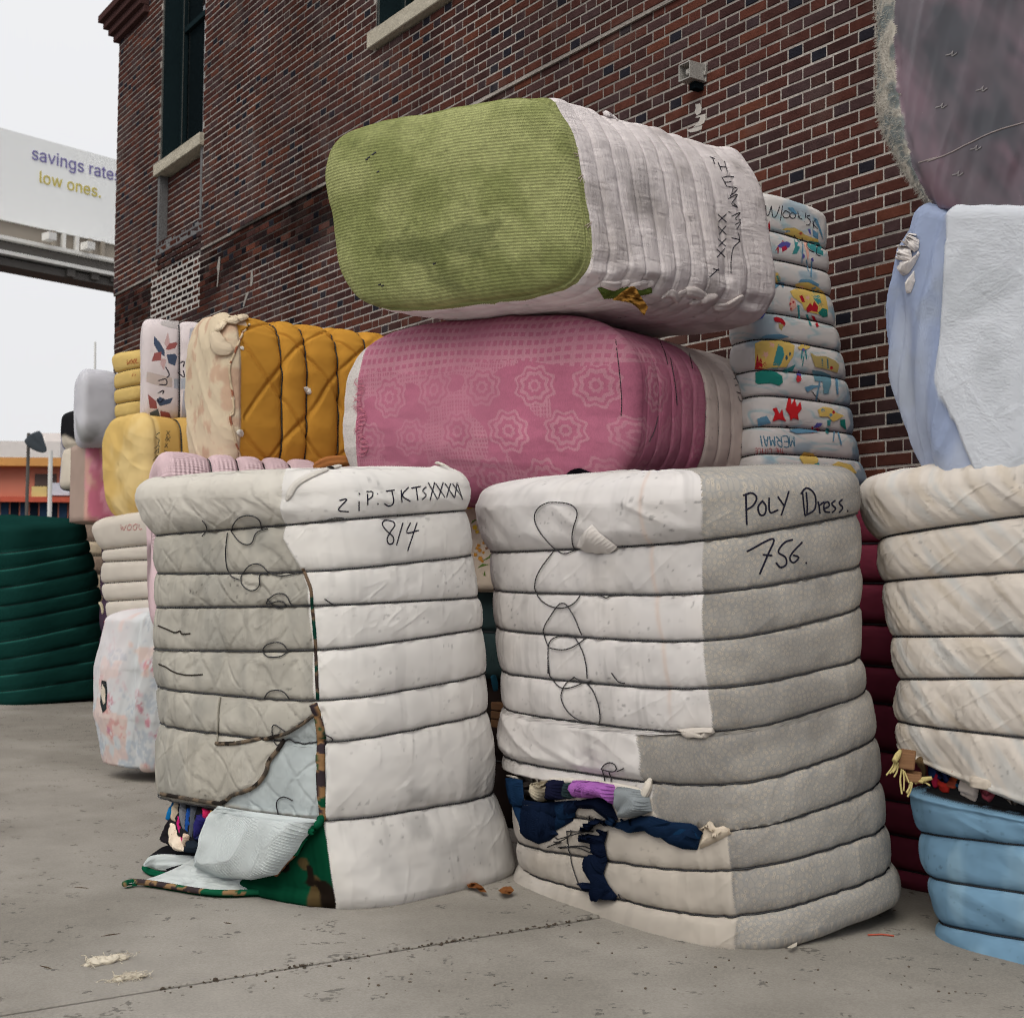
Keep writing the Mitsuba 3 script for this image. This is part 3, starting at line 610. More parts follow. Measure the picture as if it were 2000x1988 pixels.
def jacquard(p, n, uv):
    light, dark = (0.50, 0.235, 0.295), (0.42, 0.125, 0.205)
    x, y = uv.x + 0.012 * FB(uv.x * 5, uv.y * 5, 0.0, 2), uv.y
    wx, wy = x + 0.05 * (FB(x * 3.2, y * 3.2, 3.0, 2) - .5), y + 0.06 * (FB(x * 2.7, y * 2.7, 13.0, 2) - .5)
    qx, qy = dr.floor(wx * 240) / 240, dr.floor(wy * 240) / 240            # woven: stepped edges
    row = dr.floor(qy / 0.19); ox = 0.12 * (row - 2 * dr.floor(row / 2))
    cx = (qx + ox) / 0.24 - dr.floor((qx + ox) / 0.24) - .5; cy = qy / 0.19 - row - .5
    X, Y = cx * 0.24, cy * 0.19; rad = dr.sqrt(X * X + Y * Y); ang = dr.atan2(Y, X)
    rr = rad * (1 + 0.10 * dr.cos(8 * ang))
    flower = dr.select(rr < 0.014, 1.0, dr.select(rr < 0.026, 0.0, dr.select(rr < 0.044, 1.0, dr.select(rr < 0.060, 0.0, dr.select(rr < 0.072, 1.0, dr.select(rr < 0.084, 0.0, -1.0))))))
    chk = (qx / 0.014 - dr.floor(qx / 0.014) < .55) & (qy / 0.017 - dr.floor(qy / 0.017) < .6)
    zone = FB(x * 4.0, y * 5.0, 4.0, 2)
    field = dr.select(zone > .52, dr.select(chk, 1.0, 0.0), 1.0)
    rows = dr.select((qx / 0.034 - dr.floor(qx / 0.034) < .62) & (qy / 0.036 - dr.floor(qy / 0.036) < .55), 1.0, 0.0)
    f = dr.select(flower >= 0, flower, field); f = dr.select(uv.y > 0.57 + 0.02 * dr.sin(x * 9), rows, f)
    f = dr.select(uv.x > 0.16, f * 0.55 + 0.45, f)
    k = FB(uv.x * 7, uv.y * 7, 2.0, 4)
    c = mikit.mix(light, dark, f * 0.9) * (0.86 + 0.3 * (k - .3)) * (0.9 + 0.2 * N_(uv.x * 500, uv.y * 160, 0.0))
    edge = -1.300 + 0.012 * FB(uv.y * 14, 1.0, 0.0, 2) + 0.03 * uv.y
    fade = mikit.smoothstep(0.42, 0.78, FB(uv.x * 3 + 5, uv.y * 4, 8.0, 3))
    c = mikit.mix(c, mi.Color3f(0.44, 0.165, 0.24) * (0.85 + 0.3 * k), 0.12 + 0.45 * fade)
    return mikit.mix(c, mi.Color3f(0.60, 0.56, 0.54) * (0.85 + .3 * N_(p.x * 150, p.y * 150, p.z * 150)), uv.x < edge)
scene['jacquard_cloth'] = bumped(lambda p, n, uv: 0.0010 * N_(uv.x * 500, uv.y * 200, 0.0) + 0.004 * FB(uv.x * 30, uv.y * 30, 0.0, 2) + dr.select(uv.x < -1.295, 0.006 * FB(p.x * 150, p.y * 150, p.z * 150, 2), 0), diffuse(mikit.proc(jacquard)))
def waffle_bump(p, n, uv):
    f = lambda t: dr.abs(t - dr.floor(t) - .5)
    return 0.011 * (f(uv.x / 0.022) + f(uv.y / 0.022)) + 0.001 * N_(p.x * 200, p.y * 200, p.z * 200)
scene['waffle_cloth'] = bumped(waffle_bump, diffuse(VC))
def gauze_bump(p, n, uv):
    return 0.005 * FB(uv.x * 70 + 2 * FB(uv.x * 6, uv.y * 6, 0.0, 2), uv.y * 16, 0.0, 3) + 0.003 * FB(uv.x * 14, uv.y * 120, 3.0, 2) + 0.001 * N_(p.x * 300, p.y * 300, p.z * 300)
scene['gauze_cloth'] = bumped(gauze_bump, diffuse(VC))
scene['satin'] = two({'type': 'principled', 'base_color': VC, 'roughness': 0.34, 'specular': 0.6, 'sheen': 0.3})
def mul(c, f): return np.asarray(c) * np.asarray(f)[..., None]
def blend(c, d, m): m = np.asarray(m, float)[..., None]; return np.asarray(c, float) * (1 - m) + np.asarray(d, float) * m
def uvm(B): return np.stack([B.sm, B.c], -1)
def tone(B, c, amp=.12, freq=6.0, seed=11): return mul(np.broadcast_to(np.asarray(c, float), B.P.shape), 1 + amp * 2 * (fb(B.P[..., 0] * freq, B.P[..., 1] * freq, B.P[..., 2] * freq, 4, seed) - .5))
def seam_soil(B, c, k=.35, dark=(.45, .44, .42)):   # soil that has rubbed into the cloth along the strings
    d, b = B.tb(); w = np.exp(-d / .09) * (.3 + .9 * ss(.4, .65, fb(B.sm * 8, b * 3.1, 0.0, 3, 21)))
    return blend(c, np.asarray(c) * np.asarray(dark), clip01(w * k))
WHITE, GREYQ = lin(219, 216, 213), lin(178, 174, 165)
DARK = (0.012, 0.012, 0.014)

# ---------------------------------------------------------------- white bale with a grey quilted side, front left
r1 = [((303, 1662), (668, 1752), (985, 1690)), ((318, 1553), (640, 1599), (952, 1548)), ((322, 1412), (640, 1447), (941, 1388)),
      ((317, 1340), (634, 1366), (937, 1314)), ((309, 1266), (630, 1268), (928, 1226)), ((312, 1186), (628, 1182), (920, 1167)),
      ((314, 1119), (624, 1115), (908, 1085)), ((312, 1045), (610, 1021), (897, 998)), ((287, 972), (585, 962), (893, 950))]
base1 = G(668, 1790)
R1 = fit_rings(base1, math.atan2(.654, -.756), math.atan2(.756, .654), r1, 4.2)
bulge1 = [.036, .028, .020, .020, .020, .020, .022, .036]
seam1 = [(555, 955), (555, 1010), (556, 1052), (587, 1105), (595, 1122), (604, 1150), (606, 1180), (612, 1240), (616, 1268), (616, 1361), (632, 1440), (634, 1520), (634, 1596), (640, 1640), (652, 1725)]
B1 = Bale(R1, bulge1, .02, .06, p=4.2, nper=260, nb=12, ncap=10)
sf1 = boundary(B1, seam1); B1raw = B1
def disp1(B):
    s0 = sf1(np.clip(B.Vg, 0, 8)); d = (B.S - s0) * 1.1
    o = gathers(B, .009, .3, 22) + lumps(B, .006, 7)
    o += .009 * ss(-.006, .010, d) * (1 - ss(7.4, 8.0, B.Vg)) * (B.S > -1.2) - .006 * ss(7.95, 8.3, B.Vg)
    left = ss(.0, -.03, d)
    o += left * wrinkles(B, .004, 1.2, 9, 4)
    o += (1 - left) * wrinkles(B, .004, .75, 7, 5, 8) * ss(.3, .0, B.S) + creases(B, .0045, 3) + gathers(B, .010, .14, 45, 9)
    top = ss(7.1, 7.6, B.Vg) * (B.scale > .9); o += top * wrinkles(B, .012, -.5, 9, 6, 31)
    # the opening at the foot of the left side
    hole = ss(1.0, .86, B.Vg) * ss(-.01, -.12, d) * ss(.0, .12, B.Vg + .05)
    o -= .10 * hole * ss(-.50, -.72, B.S) + .03 * hole
    return o
B1 = Bale(R1, bulge1, .02, .06, p=4.2, nper=640, nb=[44, 44, 30, 30, 30, 30, 30, 34], ncap=28, puff1=.03, warp=warp_to(sf1, float(np.round(-.08 * 160) / 160)), disp=disp1)
lining = cloth_poly(B1, [(622, 1386), (590, 1412), (560, 1435), (540, 1465), (526, 1485), (518, 1510), (500, 1535), (455, 1550), (432, 1568), (485, 1584), (560, 1592), (632, 1599), (638, 1448), (636, 1380)])
B1.P = B1.P - B1.N * (.014 * soften(B1, lining, 6))[..., None]; B1.normals(); B1.surfcache = None
s01 = sf1(np.clip(B1.Vg, 0, 8)); leftm = B1.S < s01
c = grime(B1, seam_soil(B1, tone(B1, WHITE, .06), .30), .8, 1)
for (x, y, rx, ry, k) in [(818, 1553, .055, .035, .5), (818, 1614, .06, .045, .42), (925, 1530, .05, .07, .38), (660, 1560, .05, .05, .18), (905, 1630, .05, .03, .2), (750, 1690, .3, .03, .12)]:
    c = blend(c, mul(c, .42), k * patch(B1, x, y, rx, ry, .55, int(x)))
B1.put('white_bale__white_cover', 'cloth', c, mask=~leftm)
q = grime(B1, seam_soil(B1, tone(B1, GREYQ, .16, 5), .5), 1.2, 2)
q = blend(q, lin(150, 148, 142), .7 * ss(.5, .75, fb(B1.sm * 7, B1.c * 3, 2., 3, 5)))
q = blend(q, np.asarray(lin(205, 200, 192)), .75 * ss(7.15, 7.6, B1.Vg + .35 * (nz(B1.sm * 3, 1.0) - .5)))
q = blend(q, mul(tone(B1, lin(176, 184, 186), .35, 9, 17), 1.0), soften(B1, lining, 1))
low = leftm & (B1.Vg < .985)
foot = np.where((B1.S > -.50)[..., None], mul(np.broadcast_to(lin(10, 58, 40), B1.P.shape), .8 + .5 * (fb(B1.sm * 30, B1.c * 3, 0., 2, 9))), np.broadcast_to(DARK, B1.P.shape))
pr = ss(.6, .64, fb(B1.sm * 9, B1.c * 9, 4., 2, 40)); foot = blend(foot, lin(92, 68, 44), pr * (B1.S > -.42) * .7); foot = blend(foot, lin(30, 24, 20), ss(.68, .7, fb(B1.sm * 11, B1.c * 11, 9., 2, 44)) * (B1.S > -.5))
B1.put('white_bale__quilted_cover', 'quilted_cloth', q, mask=leftm & ~low, uv=uvm(B1), label='grey quilted cover on the left side')
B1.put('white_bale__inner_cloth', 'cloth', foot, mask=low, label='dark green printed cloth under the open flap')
B1.strings('white_bale', rad=.0026)
# hems of the two hanging quilt flaps: worn binding
def binding(B, key, pts, rad, cols, seed, lift=.006):
    m = B.stroke(pts, rad, lift, 2.2, .8, True, 7)
    if m is None: return
    v, f = m; w = fb(v[:, 0] * 35, v[:, 1] * 35, v[:, 2] * 35, 3, seed)
    v = v + unit_rows(v - v.mean(0)) * ((w - .5) * rad * 1.2)[:, None]
    w2 = fb(v[:, 0] * 22, v[:, 1] * 22, v[:, 2] * 22, 2, seed + 3)[:, None]
    col = np.where(w2 < .42, np.asarray(cols[0]), np.where(w2 < .56, np.asarray(cols[1]), np.asarray(cols[2])))
    put(key, (v, f), 'cloth', True, color=col)
fur_cols = (lin(44, 40, 38), lin(112, 98, 84), lin(78, 72, 66))
binding(B1, 'white_bale__flap_binding', [(424, 1452), (450, 1452), (480, 1449), (525, 1440), (560, 1430), (590, 1412), (608, 1398), (620, 1386)], .007, fur_cols, 3)
binding(B1, 'white_bale__flap_binding', [(556, 1444), (545, 1462), (527, 1485), (519, 1510), (500, 1533), (475, 1545), (455, 1551), (436, 1566), (420, 1566), (380, 1560), (317, 1549)], .008, fur_cols, 8)
binding(B1, 'white_bale__flap_binding', [(310, 1222), (325, 1228), (342, 1235), (352, 1232), (356, 1238), (372, 1237)], .003, (lin(60, 56, 52),) * 3, 5, .002)
binding(B1, 'white_bale__flap_binding', [(311, 1297), (325, 1303), (340, 1312), (365, 1318), (396, 1317)], .003, (lin(60, 56, 52),) * 3, 6, .002)
binding(B1, 'white_bale__flap_edge', [(431, 1362), (428, 1390), (427, 1420), (425, 1450)], .004, (lin(150, 145, 135),) * 3, 4, .004)
print_cols = (lin(20, 74, 52), lin(140, 108, 76), lin(58, 50, 54))
binding(B1, 'white_bale__printed_edge', [(613, 1376), (622, 1400), (628, 1440), (627, 1475), (627, 1510), (628, 1550), (634, 1600)], .017, print_cols, 12, .002)
binding(B1, 'white_bale__printed_edge', [(592, 1110), (607, 1150), (610, 1185), (615, 1240), (617, 1275), (619, 1330), (621, 1366)], .006, (lin(58, 50, 48), lin(110, 92, 76), lin(22, 60, 50)), 14, .002)
Z4 = lambda L, o=(0, 600), s=2.743: [(o[0] + x / s, o[1] + y / s) for x, y in L]
wires = [Z4([(1600, 1165), (1500, 1160), (1440, 1185), (1420, 1170), (1370, 1115), (1290, 1120), (1255, 1170), (1265, 1230), (1310, 1270), (1360, 1265), (1375, 1210), (1440, 1190)]),
         Z4([(1610, 1430), (1480, 1440), (1400, 1375), (1330, 1390), (1295, 1470), (1350, 1520), (1400, 1490), (1395, 1430), (1440, 1436)]),
         Z4([(1660, 1590), (1570, 1595), (1540, 1540), (1480, 1535), (1425, 1590), (1500, 1570), (1545, 1590), (1500, 1620), (1440, 1560)]),
         Z4([(1690, 1835), (1580, 1830), (1545, 1835), (1520, 1795), (1440, 1800), (1410, 1840), (1440, 1875), (1520, 1870), (1548, 1838)]),
         Z4([(1420, 200), (1450, 165), (1520, 165), (1555, 205)], (0, 1288)), Z4([(1090, 1230), (1120, 1180), (1090, 1140)]), Z4([(1290, 1460), (1240, 1440), (1215, 1340), (1225, 1210)]),
         Z4([(1340, 130), (1280, 90), (1220, 60), (1218, 170), (1235, 240), (1270, 280), (1295, 240)], (280, 1400), 4.8), Z4([(1690, 145), (1760, 180), (1795, 215), (1700, 215)], (280, 1400), 4.8),
         Z4([(1410, 780), (1330, 740), (1260, 780), (1270, 880), (1310, 960), (1390, 960), (1470, 930)], (280, 1400), 4.8), Z4([(1840, 1125), (1790, 1125), (1640, 1165)]), Z4([(1740, 1560), (1790, 1590), (1830, 1590)])]
for w in wires:
    m = B1.stroke(w, .0022, .006, 2.5, 1.0, span=10)
    if m is not None: put('white_bale__loose_wire', m, 'twine', True)
ZW = lambda L: [Z4(s, (650, 600)) for s in L]
zip_txt = ZW([[(35, 1035), (75, 1030), (30, 1085), (85, 1095)], [(140, 1040), (140, 1090)], [(140, 996), (145, 1004)], [(185, 1000), (187, 1060)], [(180, 988), (212, 990), (210, 1015), (188, 1032)], [(237, 998), (241, 1004)], [(239, 1050), (243, 1056)],
              [(285, 985), (330, 980)], [(316, 985), (325, 1045), (300, 1065), (275, 1052)], [(365, 980), (370, 1045)], [(405, 965), (372, 1008), (415, 1040)], [(420, 970), (470, 960)], [(446, 968), (455, 1035)], [(500, 963), (480, 985), (500, 1008), (478, 1030)],
              [(510, 940), (560, 1030)], [(545, 940), (520, 1035)], [(550, 945), (600, 1020)], [(590, 940), (565, 1025)], [(600, 945), (650, 1020)], [(630, 945), (608, 1020)], [(640, 945), (688, 1015)], [(665, 940), (652, 1020)], [(668, 950), (694, 1030)]])
n814 = ZW([[(326, 1150), (282, 1142), (264, 1162), (286, 1196), (322, 1230), (322, 1262), (300, 1268), (290, 1240), (310, 1200), (332, 1168), (322, 1148)], [(375, 1155), (340, 1275)], [(415, 1155), (396, 1208), (460, 1195)], [(450, 1155), (425, 1230), (400, 1305)]])
B1.write('white_bale', zip_txt + n814, .0026)
# folded edge of the top sheet and a scrap tucked beneath it
rag(B1, 'white_bale__top_fold', Z4([(0, 850), (70, 836), (150, 828), (350, 820), (500, 832), (620, 872)], (650, 600)), [4, 6, 6, 5, 4], lin(206, 200, 192), 5, .012, .2)
rag(B1, 'white_bale__top_fold', [(560, 978), (580, 945), (620, 925), (660, 913), (700, 908)], [7, 8, 7, 5], lin(205, 200, 194), 6, .004, .2)
# clothes packed inside the opening
Z5 = lambda L: [(280 + x / 4.8, 1400 + y / 4.8) for x, y in L]
for k, (L, col, lab, ang) in enumerate([
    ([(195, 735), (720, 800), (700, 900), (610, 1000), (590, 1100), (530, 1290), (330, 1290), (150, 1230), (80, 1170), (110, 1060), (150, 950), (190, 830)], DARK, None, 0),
    ([(185, 745), (195, 850), (150, 965), (115, 960), (140, 880)], lin(22, 96, 150), 'blue garment at the opening', 1.5), ([(190, 850), (175, 960), (150, 1060), (160, 1200), (110, 1190), (75, 1160), (100, 1060), (150, 960)], lin(30, 28, 32), None, 1.4),
    ([(205, 745), (260, 745), (262, 880), (235, 990), (175, 970), (190, 860)], lin(158, 146, 128), 'khaki garment', 1.5), ([(265, 760), (330, 790), (345, 900), (335, 1080), (290, 1060), (262, 930)], lin(92, 94, 100), None, 1.5),
    ([(175, 985), (230, 990), (255, 1070), (300, 1180), (330, 1280), (230, 1270), (165, 1190), (150, 1090)], lin(192, 178, 162), 'beige satin garment', .9), ([(252, 905), (278, 920), (285, 1080), (312, 1200), (285, 1190), (262, 1090), (246, 1000)], lin(168, 34, 98), 'magenta strip', 1.5),
    ([(345, 820), (375, 830), (370, 1000), (350, 1100), (325, 1060)], lin(28, 66, 132), None, 1.5), ([(378, 800), (440, 830), (420, 1000), (400, 1150), (355, 1120), (372, 980)], lin(72, 76, 84), None, 1.5),
    ([(430, 900), (490, 880), (560, 960), (500, 1040), (440, 1140), (410, 1160), (405, 1000)], lin(36, 34, 84), 'navy garment', 1.2), ([(490, 840), (585, 835), (560, 900), (530, 950), (495, 935)], lin(160, 34, 76), 'crimson garment', .8),
    ([(590, 838), (635, 850), (615, 940), (595, 1000), (550, 975), (560, 900)], lin(184, 144, 74), 'mustard garment', 1.4), ([(310, 1090), (380, 1110), (350, 1190), (325, 1230), (295, 1180)], lin(176, 156, 138), None, .9),
    ([(340, 1170), (440, 1160), (530, 1190), (520, 1290), (330, 1285)], lin(26, 32, 40), None, .3), ([(480, 1060), (560, 1000), (605, 990), (590, 1090), (520, 1110)], lin(78, 66, 58), None, .4), ([(410, 1160), (480, 1100), (560, 1110), (530, 1190), (450, 1170)], lin(30, 34, 66), None, .3)]):
    cloth_patch(B1raw, 'white_bale__garment', Z5(L), np.asarray(col) * 1.5, .004 + .018 * (k > 0), .014, 22, ang, 5, k * 5 + 1, 5.0, lab=lab, lift=-.045 + .001 * k)
tag('white_bale', 'bale marked 814, grey quilted on the left, its torn foot spilling clothes and fleece', 'bale')
# the lining that has slid out of the foot of the bale and lies on the sidewalk
drape = [(430, 1571), (485, 1581), (560, 1590), (636, 1600), (612, 1622), (594, 1642), (583, 1662), (562, 1686), (546, 1706), (500, 1716), (440, 1712), (386, 1690), (388, 1668), (398, 1640), (405, 1615), (412, 1596)]
B1.surfcache = None
cloth_patch(B1raw, 'white_bale__slipped_lining', drape, lin(190, 197, 198), .026, .034, 5.5, .9, 2.2, 21, 9.0, 'terry', .010, 'pale blue fleece lining hanging out of the foot', 3.0, .35, 30)
binding(B1, 'white_bale__lining_binding', [(636, 1602), (612, 1624), (594, 1644), (583, 1664)], .014, (lin(18, 88, 60), lin(20, 80, 56), lin(14, 70, 50)), 31, .022)
binding(B1, 'white_bale__lining_binding', [(583, 1664), (562, 1688), (548, 1704)], .010, (lin(120, 80, 55), lin(190, 180, 170), lin(60, 45, 40)), 33, .026)
top_px = [(434, 1575), (485, 1583), (535, 1590), (585, 1596), (632, 1601)]
rows = []
for (zz, L) in [(.10, [(388, 1668), (444, 1684), (500, 1694), (538, 1696), (556, 1690)]), (.055, [(352, 1690), (418, 1706), (478, 1714), (520, 1712), (546, 1704)]), (.03, [(300, 1712), (370, 1722), (440, 1730), (496, 1728), (536, 1716)]), (.02, [(243, 1727), (306, 1727), (400, 1742), (470, 1744), (526, 1744)])]:
    rows.append(np.array([G(x, y, zz) for x, y in L]))
ctl = np.array(rows)
from scipy.ndimage import zoom as _zoom
from scipy.interpolate import RectBivariateSpline
ii, jj = np.arange(len(rows)), np.arange(5); ti, tj = np.linspace(0, len(rows) - 1, 130), np.linspace(0, 4, 150)
sheet = np.stack([RectBivariateSpline(ii, jj, ctl[..., k], kx=3, ky=3, s=0)(ti, tj) for k in range(3)], -1)
TI, TJ = np.meshgrid(ti, tj, indexing='ij')
sn = np.cross(np.gradient(sheet, axis=1), np.gradient(sheet, axis=0)); sn /= np.linalg.norm(sn, axis=2, keepdims=True) + 1e-9
sn = np.where(np.sum(sn * (CAM - sheet), -1, keepdims=True) < 0, -sn, sn)
wr = .006 * (1 - 2.4 * np.abs(fb(TI * 1.1 + .8 * TJ, TJ * 1.0 - .5 * TI, 0., 3, 4) - .5)) + .006 * (fb(TI * 4, TJ * 4, 1., 3, 7) - .5) * 2
edgew = np.minimum(1, np.minimum(np.minimum(TJ, 4 - TJ) * 2, np.minimum(TI + .3, len(rows) - 1 - TI) * 1.5)); sheet = sheet + sn * (wr * edgew)[..., None]
sheet[..., 2] = np.maximum(sheet[..., 2], .016 + .004 * np.sin(TJ * 3))
under = sheet - sn * .013; under[..., 2] = np.maximum(under[..., 2], .004)
f0 = grid_faces(*sheet.shape[:2]); nvs = sheet.shape[0] * sheet.shape[1]
sv = np.vstack([sheet.reshape(-1, 3), under.reshape(-1, 3)])
colS = np.vstack([mul(np.broadcast_to(lin(192, 198, 198), (nvs, 3)), (1 - .5 * ss(.5, .75, fb(sheet[..., 0] * 9, sheet[..., 1] * 9, sheet[..., 2] * 9, 4, 2))).ravel()), np.broadcast_to(lin(20, 90, 60), (nvs, 3))])
put('white_bale__slipped_lining', (sv, np.vstack([f0, f0[:, ::-1] + nvs])), 'terry', True, color=colS, label='fleece lining spread on the sidewalk')
def rim(pts, rad, key, cols, seed):
    q = spline(pts, .006); v, f = tube(q, rad, 8, 1.0); w = fb(v[:, 0] * 18, v[:, 1] * 18, v[:, 2] * 18, 2, seed)[:, None]
    put(key, (v, f), 'cloth', True, color=np.where(w < .52, np.asarray(cols[0]), np.where(w < .6, np.asarray(cols[1]), np.asarray(cols[2]))))
rim(sheet[-1, ::6] + [0, 0, .002], .011, 'white_bale__lining_binding', (lin(22, 82, 58), lin(140, 112, 82), lin(60, 52, 54)), 2)
rim(sheet[::6, -1], .011, 'white_bale__lining_binding', (lin(22, 82, 58), lin(140, 112, 82), lin(90, 66, 50)), 8)
gp = lambda L, z: (lambda q: np.array([G(x, y, z) for x, y in q]))
rag(None, 'white_bale__lining_roll', [(281, 1690), (300, 1684), (340, 1684), (390, 1690), (440, 1700), (480, 1706)], [7, 14, 15, 16, 12, 8], lin(190, 197, 198), 3, fold=.35, flat=.8, bsdf='terry', depth=gp(None, .045), sides=28)
rag(None, 'white_bale__lining_roll', [(278, 1692), (290, 1700), (310, 1706), (335, 1708)], [4, 6, 5, 4], lin(16, 80, 56), 4, fold=.3, depth=gp(None, .02))
# ---------------------------------------------------------------- white and grey patterned bale, front right
r2 = [((1012, 1742), (1436, 1838), (1738, 1738)), ((1030, 1690), (1436, 1785), (1730, 1690)), ((1022, 1640), (1431, 1696), (1720, 1612)),
      ((1012, 1560), (1424, 1622), (1711, 1525)), ((994, 1470), (1420, 1530), (1699, 1440)), ((994, 1378), (1410, 1426), (1685, 1348)),
      ((990, 1308), (1400, 1342), (1670, 1284)), ((979, 1222), (1395, 1249), (1672, 1184)), ((975, 1150), (1390, 1157), (1670, 1104)),
      ((968, 1076), (1385, 1054), (1663, 1003)), ((956, 985), (1370, 975), (1658, 950))]
base2 = G(1440, 1868)
R2 = fit_rings(base2, U_ANG, V_ANG, r2, 3.8)
bulge2 = [.034, .024, .022, .024, .026, .022, .020, .020, .020, .034]
B2 = Bale(R2, bulge2, .02, .06, p=3.8, nper=260, nb=12, ncap=10)
seam2 = [(1373, 935), (1376, 1000), (1377, 1050), (1378, 1160), (1380, 1251), (1387, 1340), (1393, 1395), (1396, 1424), (1250, 1436), (1256, 1480), (1266, 1524), (1285, 1532), (1280, 1580), (1300, 1614), (1424, 1624), (1430, 1690), (1438, 1770), (1442, 1795), (1438, 1830)]
sf2 = boundary(B2, seam2); B2raw = B2
def disp2(B):
    s0 = sf2(np.clip(B.Vg, 0, 10)); d = (B.S - s0)
    o = gathers(B, .007, .3, 20) + lumps(B, .005, 7)
    w = ss(.01, -.012, d); o += .006 * w
    o += w * wrinkles(B, .004, 1.3, 10, 5, 4) + w * ss(-.5, -.1, B.S) * ss(3.5, 2, B.Vg) * wrinkles(B, .008, 1.5, 14, 6, 14)
    o += (1 - w) * wrinkles(B, .003, .6, 7, 5, 8) + creases(B, .004, 13) + gathers(B, .010, .14, 45, 9)
    top = ss(9.0, 9.4, B.Vg) * ss(10.2, 9.9, B.Vg); o += top * w * wrinkles(B, .016, -.35, 7, 5, 33)
    b5 = ss(4.0, 4.2, B.Vg) * ss(5.0, 4.8, B.Vg); o += b5 * w * wrinkles(B, .013, -.25, 11, 8, 35)
    hole = ss(2.98, 3.06, B.Vg) * ss(3.72, 3.62, B.Vg) * ss(-.62, -.70, B.S)
    o -= .075 * hole
    return o
B2 = Bale(R2, bulge2, .02, .06, p=3.8, nper=640, nb=[30, 30, 32, 40, 36, 30, 28, 28, 30, 34], ncap=28, puff1=.02, warp=warp_to(sf2, float(np.round(-.15 * 160) / 160)), disp=disp2)
s02 = sf2(np.clip(B2.Vg, 0, 10)); left2 = B2.S < s02
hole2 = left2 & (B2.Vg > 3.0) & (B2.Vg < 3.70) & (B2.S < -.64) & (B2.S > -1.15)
c = grime(B2, seam_soil(B2, tone(B2, lin(210, 206, 205), .07), .4), 1.1, 4)
beige = lin(176, 167, 156)
c = blend(c, tone(B2, beige, .08, 8, 3), ss(3.75, 3.6, B2.Vg) * ss(-1.05, -.55, B2.S + .25 * (nz(B2.Vg * 1.3, B2.sm * 4) - .5)))
c = blend(c, tone(B2, lin(188, 181, 173), .06, 8, 5), ss(3.75, 3.6, B2.Vg) * .55)
c = blend(c, lin(205, 180, 165), .5 * (np.exp(-((B2.sm + .235 + .03 * np.sin(B2.c * 6)) / .010) ** 2)) * ss(5, 6, B2.Vg))
c = grime(B2, c, .5, 9)
B2.put('patterned_bale__white_cover', 'cloth', c, mask=left2 & ~hole2)
B2.put('patterned_bale__flowered_cover', 'floral_grey_cloth', None, mask=~left2, uv=np.stack([B2.sm - (np.interp(np.clip(B2.Vg, 0, 10), [0, 3, 3.01, 4.9, 5.1, 10], [-.03, -.03, -.38, -.38, -.13, -.13])), B2.c], -1), label='grey tiny-flowered cover on the right side')
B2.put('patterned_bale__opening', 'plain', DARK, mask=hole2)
B2.strings('patterned_bale', rad=.0028)
Z3 = lambda L, o=(650, 600), s=2.743: [(o[0] + x / s, o[1] + y / s) for x, y in L]
wires = [Z3([(1300, 1305), (1288, 1220), (1318, 1095), (1270, 1055), (1150, 1052), (1095, 1090), (1088, 1145), (1120, 1210), (1200, 1295), (1240, 1325), (1310, 1305)]), Z3([(1200, 1300), (1120, 1400), (1090, 1480), (1110, 1560), (1180, 1605), (1250, 1610), (1310, 1580), (1330, 1550)]),
         Z3([(1160, 1815), (1135, 1730), (1170, 1660), (1235, 1580), (1290, 1640), (1340, 1750)]), Z3([(1370, 1765), (1330, 1800), (1250, 1835), (1170, 1825)]), Z3([(1160, 1960), (1165, 1800), (1210, 1770), (1280, 1750), (1340, 1830), (1365, 1920), (1370, 1985)]),
         Z3([(1160, 0), (1170, 80), (1220, 150), (1290, 150), (1390, 110)], (650, 1288)), Z3([(1300, 90), (1250, 140), (1230, 210), (1290, 300), (1420, 345), (1440, 320), (1430, 240), (1390, 150), (1300, 90)], (650, 1288)),
         Z3([(1400, 1545), (1460, 1555), (1480, 1570), (1490, 1545), (1560, 1548)]), Z3([(1500, 70), (1540, 120), (1570, 122)], (650, 1288))]
ZB = lambda L: Z3(L, (980, 1480), 3.864)
wires += [ZB(w) for w in [[(760, 80), (790, 40), (830, 28), (870, 50), (880, 95), (820, 95), (760, 80)], [(770, 90), (780, 140), (790, 200), (785, 290)], [(820, 100), (835, 150), (835, 190)], [(670, 430), (665, 530), (700, 590)], [(400, 630), (560, 640), (700, 690)],
                          [(500, 550), (520, 700), (545, 820), (590, 945)], [(530, 540), (560, 640), (650, 700), (720, 715)], [(500, 550), (620, 555), (700, 552)], [(880, 95), (930, 75)], [(890, 1020), (910, 1060), (980, 1045)]]]
for w in wires:
    m = B2.stroke(w, .0022, .006, 2.5, 1.0, span=10)
    if m is not None: put('patterned_bale__loose_wire', m, 'twine', True)
ZW2 = lambda L: [Z3(s, (1300, 600)) for s in L]
